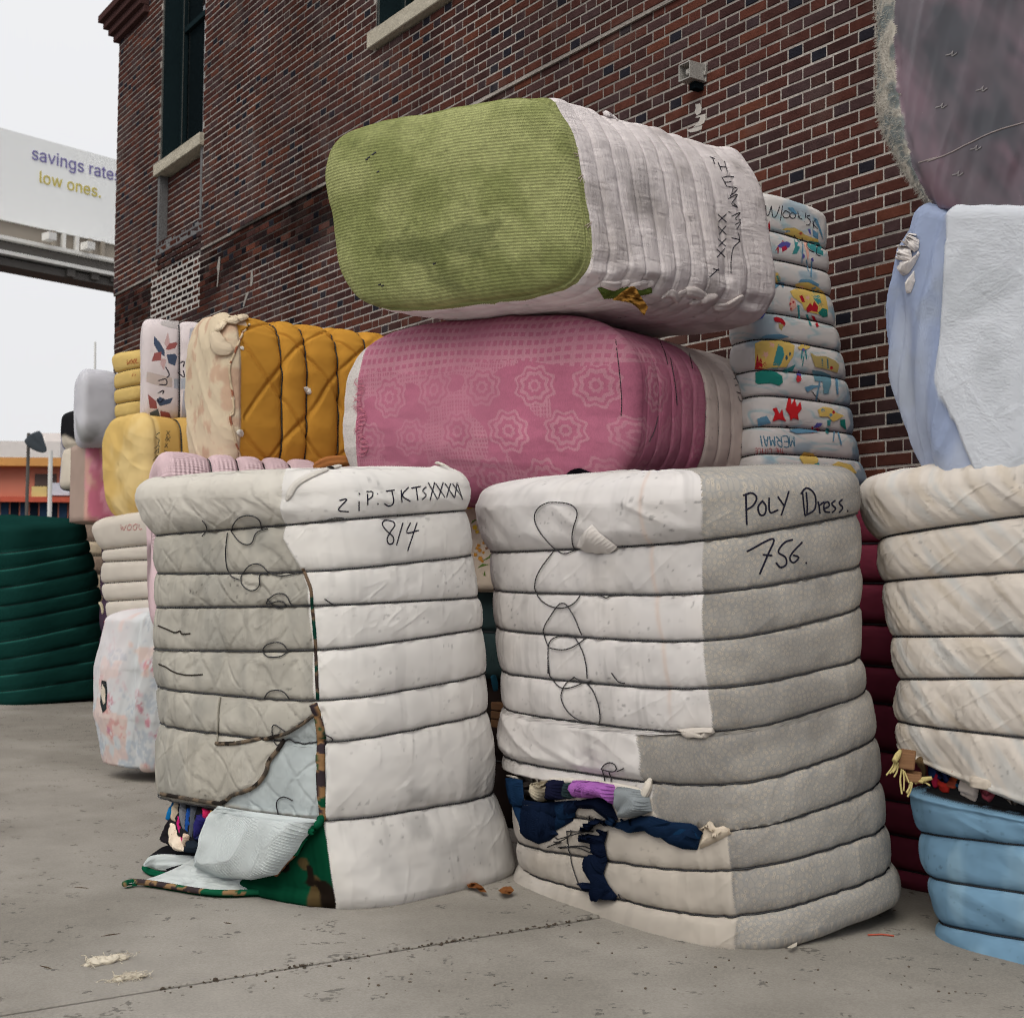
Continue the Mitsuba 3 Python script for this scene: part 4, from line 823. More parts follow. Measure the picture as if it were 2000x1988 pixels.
B2.write('patterned_bale', ZW2([[(430, 1005), (432, 1090), (435, 1165)], [(415, 1008), (460, 995), (487, 1020), (470, 1060), (434, 1085)], [(520, 1035), (495, 1070), (505, 1110), (530, 1108), (536, 1065), (515, 1036)], [(553, 1020), (558, 1097), (602, 1085)], [(600, 1015), (632, 1060)], [(660, 985), (640, 1050), (618, 1115)],
    [(732, 985), (738, 1050), (745, 1112)], [(722, 1000), (755, 968), (798, 1005), (798, 1080), (745, 1117)], [(752, 990), (758, 1060), (756, 1105)], [(815, 1040), (822, 1072), (826, 1105)], [(824, 1060), (848, 1042)], [(848, 1078), (875, 1065), (868, 1042), (848, 1055), (850, 1090), (878, 1098)], [(908, 1035), (888, 1053), (910, 1078), (890, 1100)], [(946, 1030), (928, 1048), (948, 1073), (928, 1100)], [(973, 1088), (976, 1094)],
    [(435, 1308), (575, 1240), (545, 1330), (503, 1430)], [(520, 1325), (570, 1330)], [(680, 1245), (635, 1262), (603, 1310), (640, 1338), (646, 1375), (615, 1394), (590, 1368)], [(732, 1258), (684, 1308), (664, 1345), (684, 1368), (712, 1340), (682, 1328)], [(750, 1366), (755, 1374)]]), .0032)
# rolled hem over the opening, knotted scraps at the seam
rag(B2, 'patterned_bale__cover_hem', [(992, 1512), (1030, 1520), (1090, 1524), (1150, 1528), (1200, 1536), (1240, 1545), (1264, 1550)], [4, 4, 4, 5, 7, 9, 8], lin(206, 199, 190), 2, .006, .25)
rag(B2, 'patterned_bale__cover_hem', [(1262, 1556), (1270, 1535), (1268, 1520)], [8, 9, 4], lin(198, 190, 180), 12, .012, .3)
cloth_patch(B2, 'patterned_bale__cover_knot', [(1128, 1068), (1138, 1042), (1158, 1024), (1172, 1040), (1196, 1058), (1211, 1070), (1190, 1082), (1165, 1080)], lin(206, 200, 196), .022, .008, 18, .6, 4, 6, 6.0)
cloth_patch(B2, 'patterned_bale__cover_knot', [(1320, 1424), (1350, 1420), (1392, 1420), (1398, 1430), (1380, 1440), (1345, 1438)], lin(196, 188, 180), .018, .006, 18, .2, 4, 7, 4.0)
cloth_patch(B2, 'patterned_bale__cover_knot', ZB([(1500, 505), (1590, 498), (1700, 535), (1735, 570), (1690, 595), (1640, 620), (1560, 660), (1495, 685), (1525, 600), (1545, 520)]), lin(194, 181, 164), .026, .010, 15, .4, 4, 9, 5.0)
navy = lin(22, 40, 74)
for k, (L, col, lab, ang) in enumerate([
    ([(280, 150), (385, 165), (390, 280), (345, 320), (290, 290), (265, 240)], lin(196, 186, 166), 'cream knitted garment in the opening', 1.2), ([(200, 170), (240, 160), (235, 290), (205, 250)], lin(140, 130, 126), None, 1.4), ([(395, 160), (490, 170), (490, 310), (400, 320)], lin(24, 26, 46), None, 1.4), ([(490, 190), (560, 180), (560, 300), (500, 310)], lin(44, 58, 62), None, 1.4),
    ([(565, 165), (700, 175), (880, 205), (905, 290), (890, 360), (830, 310), (740, 300), (680, 305), (600, 300), (555, 240)], lin(156, 96, 168), 'purple garment in the opening', .9), ([(905, 215), (1060, 240), (1120, 300), (1140, 400), (1040, 440), (910, 440), (900, 340)], lin(128, 134, 138), 'grey speckled garment', .5)]):
    cloth_patch(B2, 'patterned_bale__garment', ZB(L), col, .050, .016, 20, ang, 4, k * 7 + 2, 5.0, lab=lab)
navy_parts = [([(50, 145), (120, 150), (180, 165), (190, 320), (185, 590), (150, 480), (105, 380), (70, 260)], lin(24, 46, 74), 1.3),
              ([(180, 305), (330, 330), (480, 320), (590, 312), (600, 370), (565, 420), (560, 485), (430, 545), (450, 570), (380, 620), (300, 642), (205, 600), (170, 560), (172, 420)], lin(18, 28, 48), 1.45),
              ([(415, 335), (560, 325), (580, 400), (555, 480), (430, 545), (440, 440)], lin(20, 38, 62), 1.2),
              ([(560, 325), (700, 298), (775, 290), (850, 335), (905, 450), (860, 475), (790, 430), (720, 380), (600, 372)], lin(14, 20, 36), .3),
              ([(850, 470), (980, 450), (1080, 428), (1165, 430), (1300, 470), (1445, 480), (1545, 520), (1520, 600), (1495, 688), (1390, 682), (1280, 642), (1200, 590), (1110, 520), (1040, 545), (930, 552), (870, 520)], lin(19, 34, 56), .25),
              ([(1260, 500), (1440, 485), (1542, 520), (1520, 620), (1400, 640), (1255, 600)], lin(22, 50, 80), .2),
              ([(880, 465), (880, 512), (830, 560), (805, 640), (822, 725), (770, 740), (715, 700), (702, 600), (720, 530), (790, 480)], lin(15, 22, 40), 1.3),
              ([(720, 705), (822, 722), (832, 785), (800, 870), (840, 950), (905, 1022), (880, 1062), (790, 1082), (715, 1035), (700, 985), (720, 930), (662, 850), (655, 790), (690, 730)], lin(16, 24, 42), 1.1),
              ([(595, 932), (640, 925), (760, 940), (760, 990), (650, 975)], lin(16, 24, 42), .1)]
for k, (L, col, ang) in enumerate(navy_parts): cloth_patch(B2raw, 'patterned_bale__navy_rag', ZB(L), col, .016 + .0015 * k, .015, 15, ang, 4, 50 + k * 3, 8.0, lift=.012 + .001 * k, size=2.5)
tag('patterned_bale', 'tall bale marked 756, white cloth on its left and grey flowered cloth on its right', 'bale')

# ---------------------------------------------------------------- pink blanket bale, lying on the two front ones
pb = [.10, .15, .24, .35, .43, .53, .64, .76, .88, 1.01, 1.14]
def disp4(B):
    capm = B.Vg <= 0
    o = lumps(B, .006, 5) + gathers(B, .004, .3, 18) * (B.Vg > 0)
    o += capm * wrinkles(B, .007, .10, 7, 6, 4, 'ab') * ss(.1, .5, B.scale) + capm * ss(-.0, .4, B.b) * wrinkles(B, .006, -.12, 12, 8, 9, 'ab')
    o -= .012 * (np.exp(-((np.abs(B.b) - .30) / .05) ** 2)) * (B.Vg < .5) * 0
    return o
R4 = lie(1228, 5.6, math.atan2(.43, -.9), 1.42, math.atan2(.80, .60), pb, 594, 975)
B4 = Bale(R4, [.004, .005, .006, .008, .010, .012, .012, .012, .012, .014], .15, .08, p=3.1, nper=560, nb=[8, 18, 18, 14, 14, 14, 12, 12, 12, 14], ncap=90, puff0=.03, disp=disp4, capn=2.8)
a_f = B4.a + 1.42 / 2     # 0 at the front corner edge, growing along the cap
uvx = np.where(B4.Vg <= 0, -a_f, B4.c); uv4 = np.stack([uvx, B4.b + .40], -1)
tow = (B4.Vg <= 0.5) & (uvx < -1.290)
cream4 = B4.Vg >= 6
B4.put('pink_blanket_bale__blanket', 'jacquard_cloth', None, mask=~tow & ~(B4.Vg > 6.0), uv=uv4, label='pink woven blanket with medallions')
B4.put('pink_blanket_bale__towel', 'jacquard_cloth', None, mask=tow, uv=uv4, label='white towelling showing at the left edge')
c = seam_soil(B4, tone(B4, lin(206, 192, 184), .06), .2)
c = grime(B4, c, .8, 5)
B4.put('pink_blanket_bale__cream_cover', 'cloth', c, mask=B4.Vg >= 5.96, label='cream cloth on the right end')
B4.strings('pink_blanket_bale', ks=[6, 7, 8, 9], rad=.0018, lift=.001, color=None)
for xs in ([(1202, 662), (1210, 730), (1214, 782), (1213, 812)], [(1286, 660), (1298, 690), (1304, 712)], [(1309, 700), (1318, 750), (1322, 792)], [(1285, 812), (1278, 840), (1268, 862)], [(1346, 690), (1352, 720)], [(1298, 640), (1290, 622)]):
    m = B4.stroke(xs, .0018, .002, 3, 1.0)
    if m is not None: put('pink_blanket_bale__string', m, 'twine', True)
lft = lambda x, y: (650 + x / 2.743, 600 + y / 2.743)
fr = []
rg = np.random.default_rng(5)
for k in range(46):
    y = 395 + k * 8.6; x = 152 + 14 * math.sin(k * .35) + (y - 400) * .06
    m = B4.stroke([lft(x + 8, y), lft(x - 10 - 12 * rg.random(), y + 8 * rg.normal()), lft(x - 24 - 20 * rg.random(), y + 14 + 12 * rg.normal())], .0013, .006, 3, 1.0)
    if m is not None: fr.append(m)
if fr: put('pink_blanket_bale__fringe', join(fr), 'cloth', True, color=lin(205, 130, 150), kind='stuff', label='frayed pink fringe along the blanket edge')
K6 = lambda L: [Z3(s, (1300, 600)) for s in L]
B4.write('pink_blanket_bale', K6([[(400, 60), (380, 70), (390, 110), (420, 135), (430, 90)], [(415, 190), (440, 165), (455, 185), (430, 215), (418, 195)], [(420, 250), (455, 225), (460, 255), (435, 265)], [(445, 285), (447, 290)], [(450, 320), (462, 345)], [(458, 300), (465, 330)], [(428, 440), (455, 455)], [(450, 425), (432, 470)], [(440, 480), (470, 490)], [(462, 470), (445, 520)], [(448, 530), (470, 545)], [(468, 530), (446, 560)],
    [(440, 580), (462, 620)], [(465, 585), (440, 615)], [(440, 640), (458, 680)], [(462, 645), (436, 680)], [(428, 700), (445, 735)], [(452, 700), (425, 735)], [(405, 735), (430, 760)], [(432, 728), (402, 752)], [(340, 255), (360, 290), (385, 320), (372, 240)], [(365, 350), (385, 400), (400, 415), (372, 420)], [(365, 385), (378, 380)], [(380, 455), (415, 470), (428, 500), (402, 505), (388, 480)]]), .0026)
rag(B4, 'pink_blanket_bale__dark_scrap', [(1108, 934), (1128, 926), (1160, 930)], [6, 11, 7], lin(14, 12, 16), 3, .004, .4)
tag('pink_blanket_bale', 'bale in a pink medallion blanket lying under the green bale', 'bale')

# ---------------------------------------------------------------- green knit bale on top
gb = [0, .03, .12, .22, .31, .40, .49, .58, .68, .79, .93, 1.08]
def disp3(B):
    capm = B.Vg <= 0
    o = lumps(B, .008, 4.2) + capm * .014 * (fb(B.a * 4.2, B.b * 5, 7., 3, 3) - .5) * 2
    o += (B.Vg > 0) * (gathers(B, .008, .4, 20) + wrinkles(B, .004, .1, 14, 9, 4) + wrinkles(B, .006, .9, 6, 7, 14))
    rim_ = (B.Vg > .5) * np.exp(-((B.S + 1.02) / .07) ** 2); o += rim_ * (.022 * (nz(B.c * 13, 1.) - .3) + .012)
    rim2 = (B.Vg > 1) * np.exp(-((B.S + .10) / .10) ** 2); o += rim2 * .035 * (nz(B.c * 14, B.sm * 16, 3.) - .4)
    return o
R3 = lie(1162, 5.4, math.atan2(.48, -.877), 1.17, math.atan2(.61, .79), gb, 174, 566, shear=-66)
B3 = Bale(R3, [.0, .008, .012, .010, .010, .010, .010, .010, .010, .012, .012], .09, .09, p=4.6, nper=640, nb=[8, 16, 16, 16, 16, 16, 16, 16, 16, 18, 18], ncap=100, puff0=.04, puff1=.02, disp=disp3)
B3.put('green_knit_bale__knit_cover', 'knit_cloth', None, mask=B3.Vg <= 1.02, uv=np.stack([np.where(B3.Vg <= 0, B3.a, .585 - B3.c), B3.b + .004 * np.sin(B3.a * 9)], -1), label='green ribbed knit on the near end')
c = tone(B3, lin(216, 208, 209), .07, 7)
c = blend(c, lin(168, 160, 158), .55 * ss(.55, .75, fb(B3.sm * 5, B3.c * 5, 3., 4, 8)))
for (x, y, rx, ry, k) in [(1255, 390, .09, .09, .4), (1245, 340, .06, .1, .3), (1405, 560, .1, .06, .25), (1440, 320, .05, .05, .25)]: c = blend(c, mul(c, .5), k * patch(B3, x, y, rx, ry, .7, int(x)))
c = grime(B3, c, .8, 6)
B3.put('green_knit_bale__white_cover', 'gauze_cloth', c, mask=B3.Vg >= .98, uv=uvm(B3), label='crinkled white cloth round the sides')
B3.strings('green_knit_bale', ks=range(3, 11), rad=.0014, color=None, bsdf='gauze_cloth' if False else 'twine', lift=-.001)
rag(B3, 'green_knit_bale__cover_edge', [(1092, 172), (1100, 176), (1112, 188), (1128, 205)], [4, 8, 9, 6], lin(216, 209, 210), 3, .012, .3)
for L in ([(1124, 190), (1150, 200), (1185, 222)], [(1150, 205), (1180, 222), (1205, 236)], [(1190, 216), (1215, 225), (1245, 238)]): rag(B3, 'green_knit_bale__cover_edge', L, [4, 9, 5], lin(212, 205, 206), len(scene), .004, .3)
for L in ([(1172, 552), (1200, 556), (1230, 550)], [(1222, 560), (1250, 556), (1276, 552)], [(1290, 582), (1310, 572), (1325, 590)], [(1320, 575), (1350, 570), (1385, 586)], [(1345, 592), (1370, 585), (1400, 578)], [(1392, 600), (1420, 596), (1450, 580)]): rag(B3, 'green_knit_bale__cover_edge', L, [5, 10, 6], lin(205, 196, 194), len(scene), .006, .35)
Z20 = lambda L, o=(1300, 0), s=2.743: [(o[0] + x / s, o[1] + y / s) for x, y in L]
B3.write('green_knit_bale', [Z20(s) for s in [[(236, 842), (262, 852)], [(250, 845), (262, 880)], [(280, 870), (298, 918)], [(315, 865), (330, 925)], [(290, 895), (325, 897)], [(300, 950), (330, 1005)], [(330, 945), (365, 950)], [(318, 978), (350, 975)], [(308, 952), (330, 946)], [(335, 1002), (384, 1012), (345, 1052)], [(360, 1010), (352, 1045)], [(335, 1066), (385, 1042), (352, 1092)], [(355, 1100), (386, 1112), (362, 1090)], [(335, 1135), (346, 1140)], [(368, 1150), (372, 1156)],
    [(352, 1160), (400, 1140), (372, 1175), (402, 1180)], [(372, 1205), (402, 1190), (380, 1230)], [(352, 1275), (396, 1290), (362, 1330), (350, 1400), (350, 1465)], [(390, 1250), (398, 1300)], [(280, 1150), (325, 1192)], [(325, 1148), (282, 1190)], [(280, 1215), (325, 1258)], [(322, 1212), (285, 1258)], [(280, 1282), (322, 1322)], [(324, 1280), (282, 1322)], [(272, 1335), (318, 1378)], [(318, 1332), (274, 1380)], [(255, 1440), (285, 1450)], [(285, 1440), (235, 1485)]]], .0024)
for L in ([(1120, 300), (1130, 303), (1120, 308)], [(1128, 350), (1138, 342), (1132, 356)], [(1142, 442), (1156, 434), (1146, 446)]):
    m = B3.stroke(L, .0016, .003, 2, 1.0)
    if m is not None: put('green_knit_bale__stitch', m, 'cloth', True, color=lin(190, 175, 165))
for k, (x, y) in enumerate([(716, 312), (720, 308), (728, 302), (732, 299), (738, 336), (741, 556), (747, 558), (848, 515), (660, 550)]):
    B3.write('green_knit_bale', [[(x - 2, y + 1), (x + 3, y - 1)]], .0035, 'twine', name='hole')
cloth_patch(B3, 'green_knit_bale__loose_corner', [(1166, 562), (1200, 556), (1240, 553), (1272, 562), (1274, 572), (1256, 576), (1220, 580), (1180, 584)], lin(88, 104, 52), .01, .008, 20, .2, 4, 3, 4.0)
tag('green_knit_bale', 'bale wrapped in green ribbed knit and white cloth, topmost of the central stack', 'bale')
# ---------------------------------------------------------------- mustard quilted bale
mb = [0, .24, .38, .56, .74, .92, 1.1]
def disp5(B):
    d, b = B.tb(); o = gathers(B, .016, .35, 17) * (B.Vg > 0) + lumps(B, .010, 5)
    t = lambda x: np.abs(x - np.floor(x) - .5)
    for s in (1, -1): o -= .013 * np.exp(-(t((B.sm + s * B.c * 1.25) / .42 + .2 * nz(B.sm * 4, B.c * 4)) / .035) ** 2) * (B.Vg > .1)
    o += (B.Vg <= 0) * wrinkles(B, .012, 1.0, 8, 5, 6, 'ab')
    return o
B5 = Bale(lie(462, 6.86, U_ANG, .50, V_ANG, mb, 618, 925), [.035, .035, .035, .035, .03, .03], .06, .06, p=3.6, nper=420, nb=[40, 26, 28, 28, 14, 14], ncap=50, puff0=.035, disp=disp5)
c = tone(B5, lin(190, 138, 58), .14, 6); c = seam_soil(B5, c, .4, (.6, .5, .4))
B5.put('mustard_bale__quilted_cover', 'cloth', c, mask=B5.Vg >= .28, label='mustard quilted cloth')
c = tone(B5, lin(206, 190, 165), .12, 8); c = blend(c, lin(176, 118, 96), .42 * ss(.50, .66, fb(B5.a * 20 + 4, B5.b * 14 + .6 * B5.a, 2., 4, 6)) * ss(-.33, .1, B5.b + .25 * (nz(B5.a * 5, B5.b * 5) - .3) + .2))
c = np.where((B5.Vg > .0)[..., None], np.where((B5.S > -1.03)[..., None] & (B5.Vg > .03)[..., None], tone(B5, lin(190, 138, 58), .14, 6), c), c)
B5.put('mustard_bale__blanket', 'terry', c, mask=B5.Vg < .30, label='beige blanket with faded red pattern on the left end')
B5.strings('mustard_bale', rad=.0032)
binding(B5, 'mustard_bale__blanket_edge', [(487, 634), (472, 655), (458, 690), (449, 716), (450, 742), (455, 775), (456, 806), (450, 815), (458, 850), (468, 890), (486, 917)], .006, (lin(150, 95, 75), lin(205, 188, 160), lin(190, 172, 145)), 4, .004)
rag(B5, 'mustard_bale__turned_fold', [(420, 652), (432, 678), (455, 686)], [13, 17, 8], lin(204, 188, 165), 6, .012, .35, .5, 'terry')
rag(B5, 'mustard_bale__turned_fold', [(424, 648), (450, 632), (482, 622)], [8, 12, 6], lin(212, 196, 172), 9, .016, .3, .5, 'terry')
for (x, y, r) in [(600, 762, 7), (468, 846, 6), (472, 680, 4), (455, 778, 3)]: rag(B5, 'mustard_bale__stuffing', [(x - r, y - r * .6), (x, y), (x + r, y + r)], [r * .5, r, r * .5], lin(220, 215, 205), int(x), .002, .5)
tag('mustard_bale', 'mustard yellow quilted bale with a beige blanket over its left end', 'bale')
# ---------------------------------------------------------------- pink waffle bale under the mustard one
wb = [0, .19, .33, .47, .61, .78, .95, 1.13]
B6 = Bale(lie(338, 6.45, math.atan2(.95, -.30), .75, V_ANG, wb, 890, 1225), .04, .06, .06, p=4.2, nper=300, nb=18, ncap=24, puff0=.02, disp=lambda B: gathers(B, .01, .3, 16) + lumps(B, .008, 5))
B6.put('pink_waffle_bale__cover', 'waffle_cloth', seam_soil(B6, tone(B6, lin(212, 186, 192), .08), .3), uv=uvm(B6)); B6.strings('pink_waffle_bale')
tag('pink_waffle_bale', 'pale pink waffle cloth bale wedged under the mustard bale', 'bale')
rag(None, 'brown_rag', [(612, 913), (640, 902), (675, 899), (700, 905)], [5, 9, 10, 5], lin(160, 105, 62), 3, depth=[6.2, 6.25], fold=.4)
tag('brown_rag', 'orange-brown rag between the mustard bale and the white bale top', 'rag')
# ---------------------------------------------------------------- maroon bale behind the patterned one, and the ocean print bale on it
FM = P(1900, 1747, 4.9); zm = [.03, .17, .33, .49, .65, .81, .97, 1.13, 1.29, 1.36]
_k = np.linspace(1.0, .96, 10)
ym = [1747, 1690, 1625, 1560, 1467, 1374, 1301, 1220, 1139, 1061, 1000]
zm = [max(.03, float(P(1720, y, 5.22)[2])) for y in ym]
B18 = Bale(stand(FM, U_ANG, V_ANG, 1.25, 1.05, zm), .03, .02, .05, p=5, nper=300, nb=14, ncap=20, disp=lambda B: gathers(B, .008, .3, 16) + lumps(B, .006, 5))
B18.put('maroon_bale__cover', 'cloth', seam_soil(B18, tone(B18, lin(112, 48, 64), .2, 5), .4)); B18.strings('maroon_bale', rad=.003)
v = [P(1642, 948, 5.42), P(1666, 950, 5.40), P(1690, 955, 5.36), P(1640, 975, 5.38), P(1664, 977, 5.36), P(1690, 984, 5.32), P(1655, 1060, 5.38), P(1668, 1062, 5.36), P(1683, 1058, 5.34), P(1670, 1105, 5.38), P(1674, 1106, 5.37), P(1678, 1104, 5.36)]
vv = np.array(v).reshape(4, 3, 3); tt = np.stack([RectBivariateSpline(range(4), range(3), vv[..., k], kx=3, ky=2, s=0)(np.linspace(0, 3, 40), np.linspace(0, 2, 24)) for k in range(3)], -1)
tt = tt + (unit(CAM - tt.mean((0, 1))) * .006) * (fb(np.linspace(0, 5, 40)[:, None], np.linspace(0, 7, 24)[None], 0., 2, 4)[..., None] - .5) * 2
colt = np.broadcast_to(lin(205, 190, 178), tt.shape).copy(); colt[1:5, 2:12] = lin(165, 40, 50); colt[9:12, 3:22] = lin(170, 50, 66)
tb_ = tt - unit(CAM - tt.mean((0, 1))) * .008; nn = tt.shape[0] * tt.shape[1]; ff = grid_faces(40, 24)
put('maroon_bale__cream_flap', (np.vstack([tt.reshape(-1, 3), tb_.reshape(-1, 3)]), np.vstack([ff, ff[:, ::-1] + nn])), 'cloth', True, color=np.vstack([colt.reshape(-1, 3)] * 2), label='cream cloth flap with red stripes at the top')
tag('maroon_bale', 'dark maroon bale in the shade behind the grey flowered one', 'bale')
r17 = [((1395, 1000), (1490, 990), (1706, 1003)), ((1395, 956), (1490, 940), (1690, 953)), ((1392, 896), (1490, 887), (1672, 902)), ((1388, 842), (1490, 834), (1658, 850)), ((1385, 785), (1490, 774), (1654, 797)), ((1382, 735), (1490, 724), (1645, 745)), ((1380, 676), (1490, 664), (1636, 690)),
       ((1378, 622), (1490, 612), (1625, 640)), ((1376, 560), (1490, 552), (1614, 580)), ((1376, 515), (1490, 507), (1611, 535)), ((1376, 457), (1490, 450), (1607, 490)), ((1378, 410), (1490, 398), (1604, 436))]
F17 = P(1490, 944, 6.3); r17 = [((L[0] + 55, L[1]), M, R) for L, M, R in r17]
B17 = Bale(fit_rings(F17, U_ANG, V_ANG, r17, 3.4), .024, .02, .045, p=3.4, nper=460, nb=20, ncap=20, disp=lambda B: gathers(B, .004, .3, 16) + lumps(B, .004, 6))
c = tone(B17, lin(208, 204, 203), .05)
wv = fb(B17.sm * 2.6 + 3, B17.c * 9.5 + .6 * np.sin(B17.sm * 5), 3., 3, 6); wv2 = fb(B17.sm * 9, B17.c * 22, 5., 3, 16)
c = blend(c, lin(150, 186, 196), .75 * (np.exp(-((wv - .47) / .022) ** 2) + np.exp(-((wv - .60) / .020) ** 2)) * ss(.35, .55, wv2))
c = blend(c, lin(120, 158, 180), .6 * ss(.62, .70, fb(B17.sm * 4, B17.c * 7, 9., 3, 26)))
c = blend(c, lin(96, 130, 156), .7 * ss(.46, .58, B17.sm) * ss(.42, .6, fb(B17.sm * 6, B17.c * 9, 2., 3, 36)))
c = seam_soil(B17, c, .25)
B17.put('sea_print_bale__cover', 'cloth', c); B17.strings('sea_print_bale', rad=.0026)
Q1 = lambda *L: [(1440 + x / 7.385, 380 + y / 7.385) for x, y in L]
Q2 = lambda *L: [(1440 + x / 7.385, 620 + y / 7.385) for x, y in L]
def S1(x, y, rx, ry, f=blob, o=(1440, 380), **k): return f(o[0] + x / 7.385, o[1] + y / 7.385, rx / 7.385, ry / 7.385, **k) if f is blob else f(o[0] + x / 7.385, o[1] + y / 7.385, rx / 7.385, **k)
yel, teal, pur, red, pk, bl = lin(212, 182, 104), lin(66, 140, 144), lin(92, 88, 160), lin(178, 40, 52), lin(222, 172, 158), lin(98, 140, 168)
grn, tan = lin(40, 122, 112), lin(176, 158, 104)
